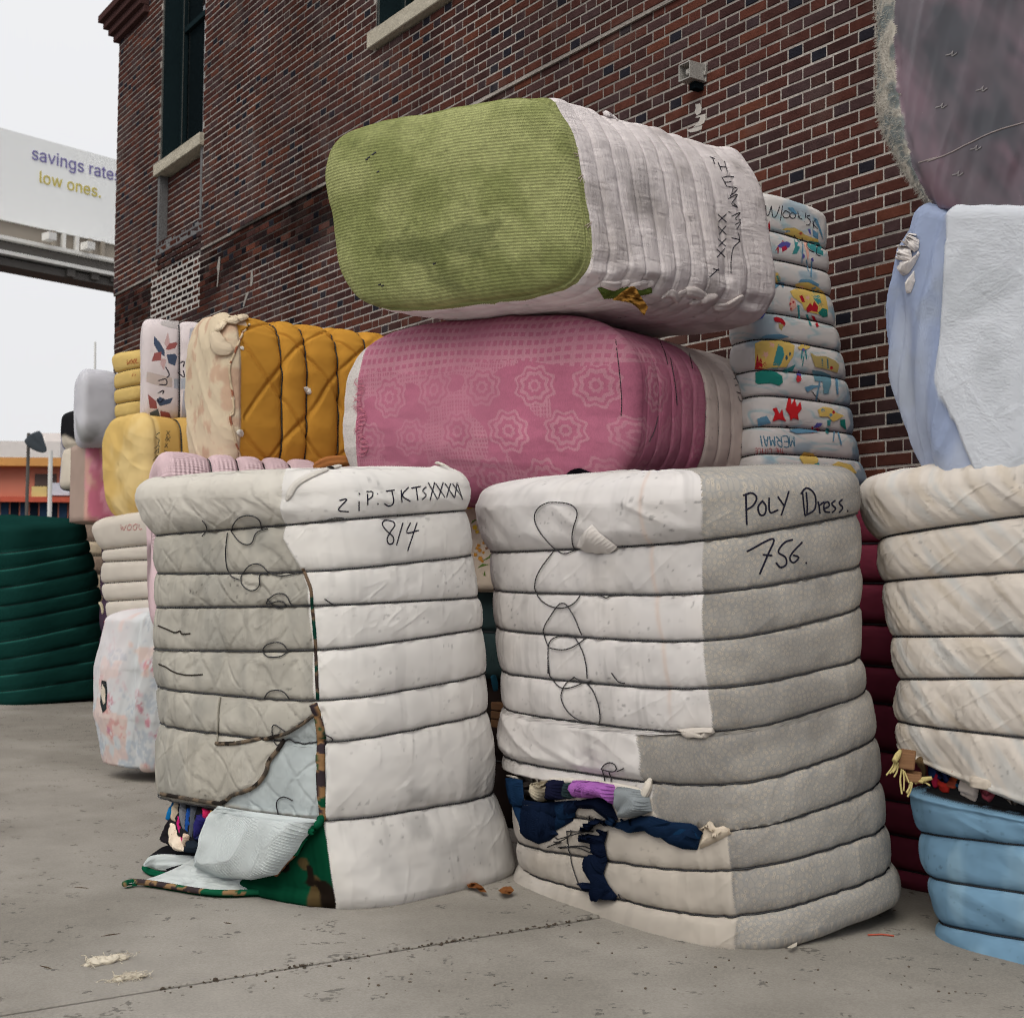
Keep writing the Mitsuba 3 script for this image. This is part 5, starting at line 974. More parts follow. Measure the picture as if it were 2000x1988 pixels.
items = [(Q1((385, 480), (440, 450), (462, 380), (475, 470), (460, 560), (420, 620), (372, 676)), red), (Q1((580, 740), (640, 690), (720, 680), (770, 710), (752, 762), (690, 784), (600, 764)), pur), (Q1((638, 762), (700, 740), (722, 790), (650, 832)), lin(178, 50, 78)), (Q1((590, 742), (552, 800), (548, 830), (575, 790), (578, 860), (596, 840), (598, 770)), lin(160, 40, 52)), (Q1((650, 690), (645, 655), (670, 680)), red),
         (Q1((660, 575), (720, 540), (830, 520), (940, 565), (1040, 610), (1165, 650), (1170, 692), (1000, 664), (820, 622)), yel), (Q1((640, 510), (700, 486), (830, 482), (940, 545), (960, 585), (860, 550), (760, 530)), yel), (S1(730, 535, 28, 20), bl), (S1(915, 565, 22, 18), red),
         (Q1((790, 862), (830, 760), (818, 650), (890, 650), (862, 740), (905, 760), (858, 855)), teal), (Q1((1000, 745), (1040, 670), (1170, 690), (1235, 800), (1235, 880), (1150, 850), (1060, 800)), teal), (Q1((930, 870), (960, 850), (975, 900), (945, 930)), pur), (Q1((1060, 930), (1090, 910), (1100, 960), (1075, 980)), pur), (Q1((935, 720), (950, 720), (935, 1000), (922, 990)), bl), (Q1((985, 940), (1000, 940), (1030, 1110), (1015, 1110)), bl), (Q1((1060, 960), (1080, 960), (1070, 1200), (1050, 1190)), bl), (Q1((950, 690), (1000, 700), (1035, 860), (1015, 960), (990, 840)), pk),
         (Q1((1015, 500), (1050, 500), (1060, 580), (1035, 560)), pur), (Q1((1080, 500), (1160, 560), (1165, 650), (1090, 600)), bl), (Q1((1090, 330), (1150, 360), (1220, 560), (1235, 660), (1170, 500)), bl), (Q1((720, 190), (800, 190), (860, 280), (820, 290)), bl),
         (S1(512, 1210, 108, 92), yel), (Q1((440, 1090), (480, 1060), (540, 1110), (480, 1120)), bl), (Q1((330, 1220), (390, 1150), (415, 1180), (400, 1250), (350, 1250)), bl), (Q1((555, 1180), (590, 1170), (620, 1250), (575, 1250)), teal), (Q1((510, 1310), (600, 1260), (680, 1275), (660, 1360), (620, 1300), (540, 1365)), bl), (S1(455, 1150, 22, 14), red),
         (Q1((870, 1260), (920, 1225), (1060, 1230), (1180, 1300), (1160, 1330), (1020, 1265)), bl), (Q1((755, 1400), (850, 1350), (830, 1292), (900, 1274), (1020, 1268), (1150, 1334), (1262, 1424), (1305, 1650), (1290, 1756), (1180, 1730), (1060, 1705), (960, 1660), (930, 1580), (800, 1480)), yel),
         (Q1((1050, 1425), (1100, 1390), (1180, 1450), (1205, 1560), (1160, 1590), (1090, 1500)), teal), (Q1((1160, 1710), (1220, 1640), (1290, 1660), (1300, 1760), (1230, 1770)), grn), (Q1((985, 1650), (1045, 1560), (1080, 1610), (1100, 1540), (1160, 1620), (1150, 1700), (1060, 1680), (1010, 1705)), red), (S1(930, 1340, 50, 50, star), pk), (S1(1010, 1490, 45, 45, star), pk), (Q1((890, 1470), (930, 1450), (975, 1550), (930, 1560)), red), (S1(1085, 1360, 18, 18), bl), (S1(1115, 1345, 14, 14), bl), (S1(1165, 1390, 16, 16), bl), (S1(1200, 1590, 50, 34, star), tan),
         (Q1((745, 1580), (770, 1480), (830, 1530), (850, 1620), (780, 1690)), pk), (S1(760, 1580, 16, 16), red), (S1(805, 1555, 16, 16), red), (S1(770, 1650, 14, 14), red), (Q1((860, 1590), (890, 1600), (900, 1800), (880, 1800)), teal), (Q1((980, 1730), (1010, 1730), (1070, 1900), (1040, 1890)), teal), (Q1((1060, 1740), (1110, 1760), (1170, 1900), (1140, 1920)), red),
         (Q1((275, 1760), (300, 1690), (340, 1640), (395, 1650), (405, 1720), (360, 1790), (300, 1810)), lin(72, 84, 166)), (Q1((515, 1785), (560, 1768), (650, 1800), (690, 1860), (670, 1905), (620, 1850), (540, 1835)), red), (Q1((590, 1860), (660, 1880), (640, 1960), (600, 1930)), tan),
         (Q2((340, 290), (420, 250), (620, 240), (740, 280), (600, 310)), bl), (Q2((258, 380), (350, 345), (480, 345), (560, 312), (650, 330), (740, 370), (822, 410), (800, 560), (740, 650), (700, 720), (480, 722), (420, 740), (258, 720)), yel), (S1(505, 400, 60, 60, star, (1440, 620)), pk), (S1(410, 540, 66, 66, star, (1440, 620), rot=.3), pk), (Q2((252, 740), (275, 640), (290, 525), (312, 640), (340, 580), (365, 680), (405, 635), (432, 725), (340, 750)), red), (Q2((500, 730), (540, 560), (585, 390), (650, 440), (672, 540), (630, 660), (580, 730)), teal), (S1(705, 585, 18, 34, blob, (1440, 620)), lin(60, 90, 110)), (S1(752, 530, 14, 28, blob, (1440, 620)), lin(60, 90, 110)),
         (Q2((862, 440), (920, 392), (1050, 432), (1000, 462), (900, 472)), yel), (S1(980, 415, 24, 20, blob, (1440, 620)), pur), (S1(945, 470, 22, 22, blob, (1440, 620)), pur), (Q2((920, 480), (940, 480), (925, 600), (908, 600)), teal), (Q2((965, 480), (985, 480), (1000, 600), (985, 600)), teal), (Q2((945, 560), (960, 560), (935, 705), (925, 700)), teal),
         (Q2((1045, 510), (1130, 562), (1260, 560), (1400, 625), (1462, 690), (1435, 800), (1280, 752), (1110, 712)), tan), (Q2((1205, 600), (1225, 600), (1230, 730), (1210, 730)), lin(80, 110, 120)), (Q2((1280, 600), (1300, 600), (1310, 740), (1290, 740)), lin(80, 110, 120)), (S1(1350, 730, 22, 26, blob, (1440, 620)), red),
         (Q2((262, 800), (420, 768), (560, 800), (640, 850), (650, 940), (600, 985), (470, 950), (300, 965), (264, 940)), grn), (Q2((580, 770), (700, 740), (830, 680), (790, 770), (700, 810)), teal), (Q2((840, 830), (880, 760), (915, 840), (880, 860)), pur), (S1(880, 890, 38, 46, blob, (1440, 620)), lin(196, 60, 70)), (Q2((1070, 760), (1200, 772), (1340, 832), (1345, 960), (1300, 1100), (1240, 1100), (1220, 930), (1110, 920)), lin(104, 144, 160)), (Q2((1180, 870), (1200, 880), (1140, 1190), (1118, 1190)), bl), (Q2((1400, 880), (1440, 900), (1450, 1100), (1425, 1120)), bl), (Q2((960, 1010), (1060, 980), (1230, 990), (1100, 1020), (1000, 1080)), bl),
         (Q2((690, 1330), (720, 1190), (760, 1150), (770, 1260), (820, 1180), (850, 1290), (900, 1220), (920, 1320), (860, 1400), (880, 1480), (800, 1450), (760, 1490), (740, 1400)), lin(196, 44, 50)), (Q2((500, 1500), (540, 1380), (500, 1320), (560, 1300), (600, 1390), (640, 1320), (660, 1430), (700, 1500), (600, 1470)), lin(196, 44, 50)),
         (Q2((1150, 1335), (1230, 1292), (1350, 1312), (1420, 1380), (1530, 1420), (1430, 1482), (1370, 1505), (1300, 1432), (1180, 1432)), yel), (S1(1225, 1345, 24, 26, blob, (1440, 620)), bl), (S1(1340, 1410, 22, 24, blob, (1440, 620)), bl), (S1(1378, 1370, 18, 26, blob, (1440, 620)), red), (Q2((1285, 1480), (1340, 1480), (1330, 1560), (1290, 1560)), teal), (Q2((1470, 1480), (1540, 1470), (1560, 1620), (1480, 1560)), grn),
         (Q2((1085, 1580), (1140, 1520), (1222, 1525), (1190, 1568), (1130, 1585)), pur), (Q2((1122, 1590), (1192, 1600), (1150, 1655)), lin(190, 50, 80)), (Q2((1065, 1560), (1085, 1580), (1085, 1685), (1060, 1650)), red), (Q2((1270, 1590), (1320, 1600), (1300, 1690), (1260, 1660)), teal), (Q2((1380, 1640), (1400, 1640), (1380, 1790), (1365, 1780)), bl), (Q2((1430, 1650), (1450, 1640), (1500, 1840), (1480, 1840)), bl), (Q2((730, 1640), (900, 1600), (1180, 1660), (1000, 1670), (850, 1680)), bl), (Q2((290, 1460), (420, 1420), (480, 1520), (300, 1560)), bl),
         ([(1560, 895), (1568, 882), (1586, 884), (1597, 898), (1592, 912), (1570, 910)], yel), ([(1612, 915), (1635, 902), (1660, 908), (1672, 924), (1640, 926)], yel), (blob(1640, 914, 4, 3), bl), ([(1584, 908), (1598, 904), (1600, 920), (1588, 920)], teal)]
decals(B17, 'sea_print_bale__printed_motif', items)
B17.write('sea_print_bale', text_px('MERMAI', (1550, 853), (-9.5, -.2), (2.5, 20), .32, .02, 2), .0030, 'ink_blue', name='printed_title')
B17.write('sea_print_bale', text_px('THE LITTLE', (1530, 876), (-4.4, 0), (.5, 9), .35, .02, 3), .0014, 'ink_red', name='printed_title')
scene['ink_blue'] = two(diffuse(lin(84, 126, 152))); scene['ink_red'] = two(diffuse(lin(190, 70, 66)))
B17.write('sea_print_bale', [Q1(*s) for s in [[(410, 160), (415, 280), (450, 300), (490, 170)], [(490, 170), (512, 322), (560, 310), (612, 170)], [(615, 380), (632, 300), (650, 165)], [(690, 238), (652, 290), (682, 338), (742, 330), (752, 272), (705, 240), (680, 240)], [(795, 258), (756, 300), (780, 345), (830, 335), (836, 290), (800, 262)], [(868, 248), (890, 340), (938, 360)], [(870, 330), (905, 310)], [(940, 250), (943, 256)], [(985, 265), (978, 340)], [(962, 390), (964, 396)], [(1045, 305), (995, 318), (1048, 378), (1038, 440), (992, 440)], [(1085, 380), (1102, 490)], [(1135, 360), (1092, 420), (1155, 500)],
    [(820, 590), (860, 660), (900, 680), (935, 620), (932, 720)], [(1010, 690), (1000, 760), (1050, 810), (1105, 835)], [(1150, 740), (1140, 860), (1200, 890)]]] + [Q2((1070, 1065), (1130, 1140), (1205, 1215)), Q2((700, 1560), (745, 1590), (765, 1645))], .0024)
tag('sea_print_bale', 'tall white bale printed with coloured fish and corals, standing against the brick wall', 'bale')
# ---------------------------------------------------------------- cream and blue bale at the right edge
r19 = [((1860, 1838), (2230, 1990), (2500, 1900)), ((1848, 1797), (2230, 1858), (2500, 1800)), ((1828, 1707), (2230, 1765), (2500, 1720)), ((1808, 1623), (2230, 1665), (2500, 1640)), ((1789, 1538), (2230, 1630), (2500, 1600)), ((1772, 1460), (2230, 1640), (2500, 1580)),
       ((1766, 1408), (2230, 1458), (2500, 1440)), ((1766, 1326), (2230, 1322), (2500, 1320)), ((1752, 1242), (2230, 1240), (2500, 1230)), ((1741, 1136), (2230, 1105), (2500, 1110)), ((1732, 1052), (2230, 985), (2500, 1000)), ((1704, 975), (2230, 925), (2500, 950))]
L0 = G(1850, 1835); ud = np.array([math.cos(U_ANG), math.sin(U_ANG), 0])
_n = np.cross(ud, ZA); F19 = plane_hit(2230, 1800, unit(_n), float(L0 @ unit(_n)))
R19 = fit_rings(F19, U_ANG, V_ANG, r19, 4.2)
def disp19(B):
    o = gathers(B, .006, .3, 18) + lumps(B, .006, 6)
    cr = ss(4.9, 5.1, B.Vg); o += cr * (wrinkles(B, .009, -.75, 15, 9, 5) + creases(B, .006, 23, 12)) + (1 - cr) * wrinkles(B, .012, -.3, 7, 7, 8)
    o -= .05 * ss(3.95, 4.05, B.Vg) * ss(5.0, 4.92, B.Vg)
    o += .010 * np.exp(-((B.Vg - 5.07) / .06) ** 2) + .014 * np.exp(-((B.Vg - 3.93) / .09) ** 2)
    return o
B19 = Bale(R19, [.04, .03, .026, .03, .0, .024, .026, .026, .026, .03, .045], .02, .06, p=4.2, nper=560, nb=[24, 34, 34, 40, 30, 30, 34, 34, 40, 36, 36], ncap=24, puff1=.02, disp=disp19)
cr = tone(B19, lin(206, 198, 190), .08, 7); ca, sa = math.cos(-.75), math.sin(-.75); st = fb((B19.sm * ca + B19.c * sa) * 3, (-B19.sm * sa + B19.c * ca) * 22, 3., 3, 9)
cr = blend(cr, lin(172, 182, 188), .38 * ss(.55, .72, st)); cr = blend(cr, lin(186, 172, 152), .4 * ss(.44, .3, st)); cr = grime(B19, seam_soil(B19, cr, .35), .8, 7)
blu = tone(B19, lin(116, 152, 180), .16, 7); blu = grime(B19, seam_soil(B19, blu, .4), .8, 8)
blu = blend(blu, lin(150, 180, 198), .4 * ss(.5, .7, fb(B19.sm * 10, B19.c * 4, 2., 3, 3)))
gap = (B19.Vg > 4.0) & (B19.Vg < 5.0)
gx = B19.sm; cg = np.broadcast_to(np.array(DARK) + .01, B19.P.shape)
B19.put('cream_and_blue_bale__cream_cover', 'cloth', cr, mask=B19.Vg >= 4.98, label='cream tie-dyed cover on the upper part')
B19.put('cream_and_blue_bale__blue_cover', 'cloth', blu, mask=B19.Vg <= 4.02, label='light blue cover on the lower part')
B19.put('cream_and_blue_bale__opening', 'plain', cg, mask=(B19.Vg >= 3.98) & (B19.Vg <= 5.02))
B19.strings('cream_and_blue_bale', ks=[1, 2, 3, 6, 7, 8, 9, 10], rad=.0028)
ZR = lambda L: [(1700 + x / 7.385, 1400 + y / 7.385) for x, y in L]
for (L, r, col, lab) in [([(690, 590), (740, 700), (790, 860)], [8, 10, 6], lin(96, 78, 56), None), ([(870, 700), (920, 780), (960, 820)], [14, 18, 12], lin(44, 62, 110), 'blue garment in the gap'), ([(1000, 720), (1080, 820), (1150, 880)], [13, 16, 14], lin(32, 40, 76), None), ([(1180, 790), (1210, 850), (1230, 930)], [5, 7, 5], lin(180, 84, 46), None),
                         ([(920, 850), (960, 920), (1000, 970)], [9, 13, 12], lin(176, 40, 70), 'red and magenta garment in the gap'), ([(1000, 930), (1060, 970), (1140, 990)], [12, 14, 11], lin(190, 56, 48), None), ([(1100, 930), (1180, 970), (1240, 1000)], [8, 10, 7], lin(170, 80, 60), None), ([(1260, 960), (1250, 1010)], 6, lin(44, 90, 120), None), ([(1290, 860), (1500, 920), (1740, 980)], [10, 12, 9], lin(190, 180, 168), None),
                         ([(1300, 1010), (1420, 1030), (1560, 1090)], [14, 17, 16], lin(212, 200, 192), 'white garment in the gap'), ([(1620, 1020), (1690, 1090), (1780, 1160)], [9, 13, 12], lin(165, 80, 92), None), ([(1720, 1000), (1900, 1080), (2100, 1180)], [9, 14, 14], lin(205, 190, 180), None)]:
    rag(B19, 'cream_and_blue_bale__garment', ZR(L), r, col, len(scene), .0, .45, .5, lab=lab)
# wooden block ends and fringe tassels sticking out at the corner
pc = P(1772, 1482, 4.28); ax = np.array([unit([.95, -.3, -.1]), unit([.3, .95, 0]), unit([.1, .0, 1])])
put('cream_and_blue_bale__wood_block', box((-.024, -.05, -.026), (.024, .05, .024), ax, pc, .003), 'wood', False, label='short block of brown wood poking out')
put('cream_and_blue_bale__wood_block', box((-.03, -.04, -.014), (.022, .04, .012), ax, P(1785, 1516, 4.27), .003), 'wood', False)
def wood_c(p, n, uv): return mikit.mix((0.16, 0.085, 0.045), (0.26, 0.145, 0.08), FB(p.x * 12, p.y * 12, p.z * 220, 3))
scene['wood'] = two(diffuse(mikit.proc(wood_c)))
ty = lin(176, 162, 112)
for k, (L, r) in enumerate([([(430, 480), (380, 570), (340, 640)], [3, 6, 5]), ([(350, 640), (310, 730), (230, 840)], 1.6), ([(370, 640), (340, 740), (280, 815)], 1.6), ([(395, 700), (380, 790), (340, 865)], 1.6), ([(400, 660), (350, 760), (320, 800)], 1.8), ([(450, 750), (430, 920), (455, 1110)], 1.7), ([(470, 760), (485, 900), (480, 1065)], 1.6), ([(490, 780), (530, 880), (560, 950)], 1.5),
                           ([(600, 900), (560, 1020), (520, 1090)], 1.9), ([(610, 910), (580, 1050), (535, 1150)], 1.9), ([(570, 960), (545, 1060), (530, 1100)], 1.8), ([(640, 950), (720, 910), (890, 880)], [3, 5, 3]), ([(740, 930), (800, 950), (860, 990)], 1.8), ([(660, 930), (700, 920), (760, 940)], 3)]):
    rag(None, 'cream_and_blue_bale__tassel', ZR(L), r, ty, k, depth=[4.24, 4.22], fold=.15, flat=1.0, taper=False, sides=8)
tag('cream_and_blue_bale', 'bale at the right edge, cream above and light blue below with clothes showing between', 'bale')
# ---------------------------------------------------------------- blue-white sack bale and purple satin bale above it
r21 = [((1826, 930), (2230, 960), (2500, 950)), ((1802, 872), (2230, 900), (2500, 880)), ((1770, 810), (2230, 820), (2500, 810)), ((1750, 735), (2230, 730), (2500, 730)), ((1744, 640), (2230, 620), (2500, 630)), ((1749, 555), (2230, 530), (2500, 540)), ((1762, 490), (2230, 460), (2500, 470)), ((1792, 432), (2230, 425), (2500, 430))]
B21 = Bale(fit_rings(F19, U_ANG, V_ANG, r21, 3.6), 0.0, .03, .05, p=3.6, nper=420, nb=20, ncap=24)
fold = boundary(B21, [(1853, 425), (1850, 470), (1843, 547), (1838, 640), (1833, 746), (1850, 790), (1869, 825), (1890, 880), (1912, 930)])
def disp21(B):
    d = (B.S - fold(B.Vg)); w = ss(-.004, .02, d)
    return lumps(B, .010, 4) + .022 * w + (1 - w) * (wrinkles(B, .022, 1.35, 10, 7, 4) + .012 * np.sin(B.sm * 26 + B.c * 5)) + w * creases(B, .0025, 21, 6) + w * wrinkles(B, .006, 1.5, 5, 6, 7)
R21 = fit_rings(F19, U_ANG, V_ANG, r21, 3.6)
B21 = Bale(R21, 0.0, .03, .05, p=3.6, nper=520, nb=22, ncap=24, disp=disp21)
w21 = ss(-.004, .008, B21.S - fold(B21.Vg))
c = blend(tone(B21, lin(142, 154, 182), .16, 5), tone(B21, lin(196, 200, 208), .07, 6), clip01(w21 + .35 * ss(.5, .7, fb(B21.sm * 5, B21.c * 2, 2., 3, 8))))
c = blend(c, lin(150, 155, 160), .35 * ss(.55, .75, fb(B21.sm * 6, B21.c * 6, 7., 4, 12)))
B21.put('blue_sack_bale__cover', 'terry', c, mask=w21 > .5, label='pale towelling layer folded over on the right')
B21.put('blue_sack_bale__under_layer', 'terry', c, mask=w21 <= .5, label='bluer gathered layer on the left')
for k, L in enumerate([[(1781, 456), (1791, 458), (1797, 470), (1796, 486), (1788, 494), (1778, 482), (1777, 466)], [(1766, 482), (1774, 478), (1784, 490), (1782, 508), (1770, 512), (1762, 500)], [(1768, 512), (1780, 508), (1790, 498), (1794, 490), (1797, 496), (1788, 516), (1776, 534), (1766, 540), (1764, 528)], [(1786, 528), (1788, 550), (1780, 572), (1772, 574), (1772, 552), (1778, 540)]]):
    cloth_patch(B21, 'blue_sack_bale__knotted_end', L, lin(212, 206, 204), .024, .010, 20, 1.0, 4, 40 + k, 5.0, smooth_n=20)
tag('blue_sack_bale', 'pale blue and white towelling bale on the cream bale at the right edge', 'bale')
r20 = [((1826, 396), (2230, 430), (2500, 420)), ((1800, 366), (2230, 380), (2500, 370)), ((1762, 315), (2230, 320), (2500, 310)), ((1735, 260), (2230, 240), (2500, 240)), ((1721, 200), (2230, 160), (2500, 170)), ((1717, 120), (2230, 60), (2500, 70)), ((1718, 20), (2230, -60), (2500, -50)), ((1730, -90), (2230, -190), (2500, -180))]
R20 = fit_rings(F19, U_ANG, V_ANG, r20, 3.8)
B20 = Bale(R20, 0.0, .03, .08, p=3.8, nper=420, nb=20, ncap=20)
fold20 = boundary(B20, [(1754, 20), (1754, 60), (1755, 164), (1770, 240), (1786, 310), (1800, 345), (1820, 385), (1828, 397)])
def disp20(B):
    d = B.S - fold20(B.Vg); w = ss(-.006, .012, d)
    return lumps(B, .012, 4) + (1 - w) * (.012 + .012 * (fb(B.P[..., 0] * 40, B.P[..., 1] * 40, B.P[..., 2] * 40, 3, 3) - .5)) + w * (wrinkles(B, .014, 1.30, 9, 9, 6) - .006)
B20 = Bale(R20, 0.0, .03, .08, p=3.8, nper=560, nb=24, ncap=20, disp=disp20)
w20 = (B20.S > fold20(B20.Vg))
fz = fb(B20.P[..., 0] * 14, B20.P[..., 1] * 14, B20.P[..., 2] * 14, 4, 4)
B20.put('purple_satin_bale__fleece_edge', 'terry', blend(np.broadcast_to(lin(178, 172, 162), B20.P.shape), lin(116, 122, 122), ss(.42, .6, fz)), mask=~w20, label='grey fleece edge on the left')
k20 = fb(B20.sm * 7 + B20.c * 3 + nz(B20.sm * 4, B20.c * 4), B20.c * 2.2, 2., 4, 7); c = blend(np.broadcast_to(lin(78, 68, 76), B20.P.shape), lin(104, 82, 94), ss(.32, .68, k20)); c = blend(c, lin(52, 52, 60), ss(.5, .75, fb(B20.sm * 5 + B20.c * 2, B20.c * 3, 6., 4, 9)))
B20.put('purple_satin_bale__satin_cover', 'satin', c, mask=w20, label='dusky purple satin cover')
for L in ([(1812, 316), (1850, 302), (1890, 282), (1944, 257), (2000, 240)], [(1795, 318), (1830, 308)]):
    m = B20.stroke(L, .0022, .002, 3, .5)
    if m is not None: put('purple_satin_bale__pale_thread', m, 'cloth', True, color=lin(150, 140, 140))
for (x, y) in [(1858, 106), (1917, 175), (1905, 290), (1838, 208), (1870, 340)]:
    m = B20.stroke([(x - 10, y + 3), (x, y), (x + 4, y - 6), (x + 2, y + 4), (x + 12, y - 2)], .0022, .002, 2, .5)
    if m is not None: put('purple_satin_bale__embroidery', m, 'cloth', True, color=lin(140, 136, 138))
sp = []; rs = np.random.default_rng(4); ok = np.argwhere((~w20) & (B20.S > -1.25) & (B20.S < -.2) & (B20.Vg > .2) & (B20.Vg < 7))
for i, j in ok[rs.choice(len(ok), 2600, replace=len(ok) < 2600)]:
    p0, n0 = B20.P[i, j], B20.N[i, j]; t0 = unit(n0 + rs.normal(0, .6, 3)); l = rs.uniform(.008, .02)
    sp.append(tube(np.array([p0, p0 + t0 * l * .5, p0 + t0 * l + [0, 0, -.003]]), [.0010, .0008, .0003], 3, cap=False))
put('purple_satin_bale__fleece_pile', join(sp), 'plain', False, color=lin(168, 164, 156), kind='stuff', label='grey fleece pile')
tag('purple_satin_bale', 'dusky purple satin bale with grey fleece edge at the upper right corner', 'bale')
# ---------------------------------------------------------------- seen in the gap between the two front bales
def simple(key, base, a, b, zs, col, yu=U_ANG, yv=V_ANG, bulge=.03, p=4.5, label=None, strings=True, bsdf='cloth', nper=220, nb=14, cap1=.05, dispf=None, fcol=None, scale=None, uv=None):
    B = Bale(stand(base, yu, yv, a, b, zs, scale), bulge, .02, cap1, p=p, nper=nper, nb=nb, ncap=18, puff1=.02, disp=dispf or (lambda B: gathers(B, .008, .3, 16) + lumps(B, .008, 5)))
    c = seam_soil(B, tone(B, col, .1, 6), .35)
    if fcol is not None: c = fcol(B, c)
    B.put(key + '__cover', bsdf, c, uv=uvm(B) if uv else None)
    if strings: B.strings(key, rad=.003)
    if label: tag(key, label, 'bale')
    return B
def zat(y, Y, x=900): return float(P(x, y, Y)[2])
def ycol(B, c):
    return c
FB22 = P(968, 980, 6.1)
B22 = simple('daffodil_bale', FB22, 1.1, .5, [zat(1150, 6.1), zat(975, 6.1)], lin(200, 186, 170), bulge=.03, strings=False, label='cream bale printed with yellow flowers, in the gap between the front bales')
Q3 = lambda *L: [(880 + x / 9.6, 930 + y / 9.6) for x, y in L]
yf, of, gf = lin(214, 178, 66), lin(196, 138, 60), lin(96, 122, 62)
it22 = []
for (x, y, r, cc) in [(320, 480, 60, yf), (380, 560, 60, yf), (450, 470, 55, yf), (330, 580, 50, yf), (460, 960, 60, yf), (500, 1040, 45, yf), (610, 890, 48, yf), (600, 1000, 42, yf), (660, 1040, 36, yf), (530, 1300, 42, of), (550, 1390, 46, of), (500, 1350, 36, of), (470, 1470, 44, of), (560, 1540, 52, of), (620, 1430, 32, of), (600, 1590, 36, of), (730, 1240, 34, of), (620, 1250, 30, of), (680, 1350, 34, lin(130, 92, 74))]:
    it22.append((star(880 + x / 9.6, 930 + y / 9.6, r / 9.6, 7, .62, x), cc))
for L in ([(380, 900), (420, 830), (500, 800), (590, 790), (470, 830)], [(510, 1720), (600, 1640), (740, 1650), (600, 1690)], [(570, 1600), (720, 1510), (810, 1370), (820, 1400), (740, 1530)], [(480, 780), (530, 680), (520, 560), (540, 690)], [(620, 1860), (640, 1760), (660, 1870)]):
    it22.append((Q3(*L), gf))
decals(B22, 'daffodil_bale__printed_flower', it22)
B23 = simple('teal_bale', P(978, 1180, 6.2), 1.0, .5, [zat(1312, 6.2), zat(1235, 6.2), zat(1160, 6.2)], lin(52, 68, 70), label='dark teal bale deep in the gap below the flowered one')
B24 = simple('dark_bale', P(985, 1400, 6.25), 1.0, .5, [.03, .3, zat(1318, 6.25)], lin(44, 36, 34), label='nearly black bale at the foot of the gap between the front bales')
put('gap_pallet', join([box((-.10, -.02, -.055 + k * .038), (.10, .02, -.022 + k * .038), WAX[[0, 1, 2]], P(990, 1398, 6.0), .003) for k in range(3)] + [box((-.06, .02, -.055), (-.02, .1, .09), WAX, P(990, 1398, 6.0), .003)]), 'wood', False)
tag('gap_pallet', 'brown wooden slats wedged low in the gap between the front bales', 'pallet')
rag(None, 'loose_rag', [(962, 1318), (966, 1335), (968, 1350)], [5, 6, 4], lin(44, 96, 120), 2, depth=[5.9, 5.9])
tag('loose_rag', 'small blue scrap of cloth in the dark gap between the front bales', 'rag')
# ---------------------------------------------------------------- the bales of the left background
def simple_lie(key, Fpx, Y, au, a, av, bs, yt, yb, col, label, bulge=.03, strings=True, fcol=None, bsdf='cloth', disp=None, nper=260, ncap=26, p=4.6, uv=False, cap0=.06, puff=.03):
    B = Bale(lie(Fpx, Y, au, a, av, bs, yt, yb), bulge, cap0, .05, p=p, nper=nper, nb=18, ncap=ncap, puff0=puff, disp=disp or (lambda B: gathers(B, .01, .3, 14) + lumps(B, .010, 4)))
    c = seam_soil(B, tone(B, col, .1, 5), .35)
    if fcol is not None: c = fcol(B, c)
    B.put(key + '__cover', bsdf, c, uv=uvm(B) if uv else None)
    if strings: B.strings(key, rad=.004, lift=.008)
    tag(key, label, 'bale'); return B
SIGHT = math.atan2(.95, -.30)
sb = [0, .17, .33, .49, .65, .81, .97, 1.12]
B7 = simple_lie('star_quilt_bale', 296, 8.6, math.atan2(.95, -.29), .40, math.atan2(.25, .97), sb, 628, 815, lin(212, 202, 204), 'white quilt bale with patchwork stars, on top of the yellow sack', .035, cap0=.04, puff=.0)
bc, rc, pkc = lin(70, 82, 104), lin(150, 88, 86), lin(190, 160, 160)
def Z9(*L): return [(50 + x / 5.486, 600 + y / 5.486) for x, y in L]
items7 = [(Z9((1375, 310), (1440, 380), (1490, 470), (1490, 530), (1420, 480), (1375, 400)), bc), (Z9((1525, 270), (1545, 380), (1520, 450), (1485, 390)), pkc), (Z9((1500, 450), (1540, 390), (1640, 370), (1600, 440), (1530, 460)), rc), (Z9((1350, 580), (1380, 490), (1455, 480), (1450, 570)), rc), (Z9((1510, 510), (1600, 500), (1625, 530), (1600, 630), (1530, 600)), bc), (Z9((1455, 550), (1510, 560), (1480, 680), (1440, 600)), pkc),
          (Z9((1310, 930), (1400, 1010), (1410, 1090), (1330, 1080)), rc), (Z9((1400, 1000), (1440, 960), (1500, 990), (1580, 970), (1550, 1030), (1440, 1060)), bc), (Z9((1330, 1130), (1420, 1090), (1440, 1180), (1340, 1170)), lin(84, 92, 96)), (Z9((1460, 150), (1640, 150), (1640, 240), (1540, 220), (1450, 190)), lin(178, 172, 172)), (Z9((1300, 690), (1420, 720), (1570, 760), (1570, 860), (1420, 840), (1295, 800)), lin(186, 172, 166)), (Z9((1590, 770), (1720, 760), (1720, 880), (1590, 870)), lin(160, 164, 174)), (Z9((1690, 890), (1740, 890), (1730, 1190), (1670, 1190)), lin(160, 160, 172)), (Z9((1760, 230), (1880, 200), (1870, 320), (1750, 400)), lin(170, 168, 176)), (Z9((1440, 1110), (1540, 1130), (1560, 1190), (1450, 1180)), rc)]
decals(B7, 'star_quilt_bale__patchwork', items7)
B7.write('star_quilt_bale', [Z9(*s) for s in [[(1420, 790), (1500, 770), (1510, 830), (1430, 830)], [(1640, 610), (1700, 580), (1690, 640)], [(1630, 700), (1700, 750), (1690, 680)], [(1500, 640), (1540, 720), (1510, 760)], [(1420, 920), (1480, 890), (1470, 930)], [(1410, 980), (1440, 1020), (1480, 980)]]], .004)
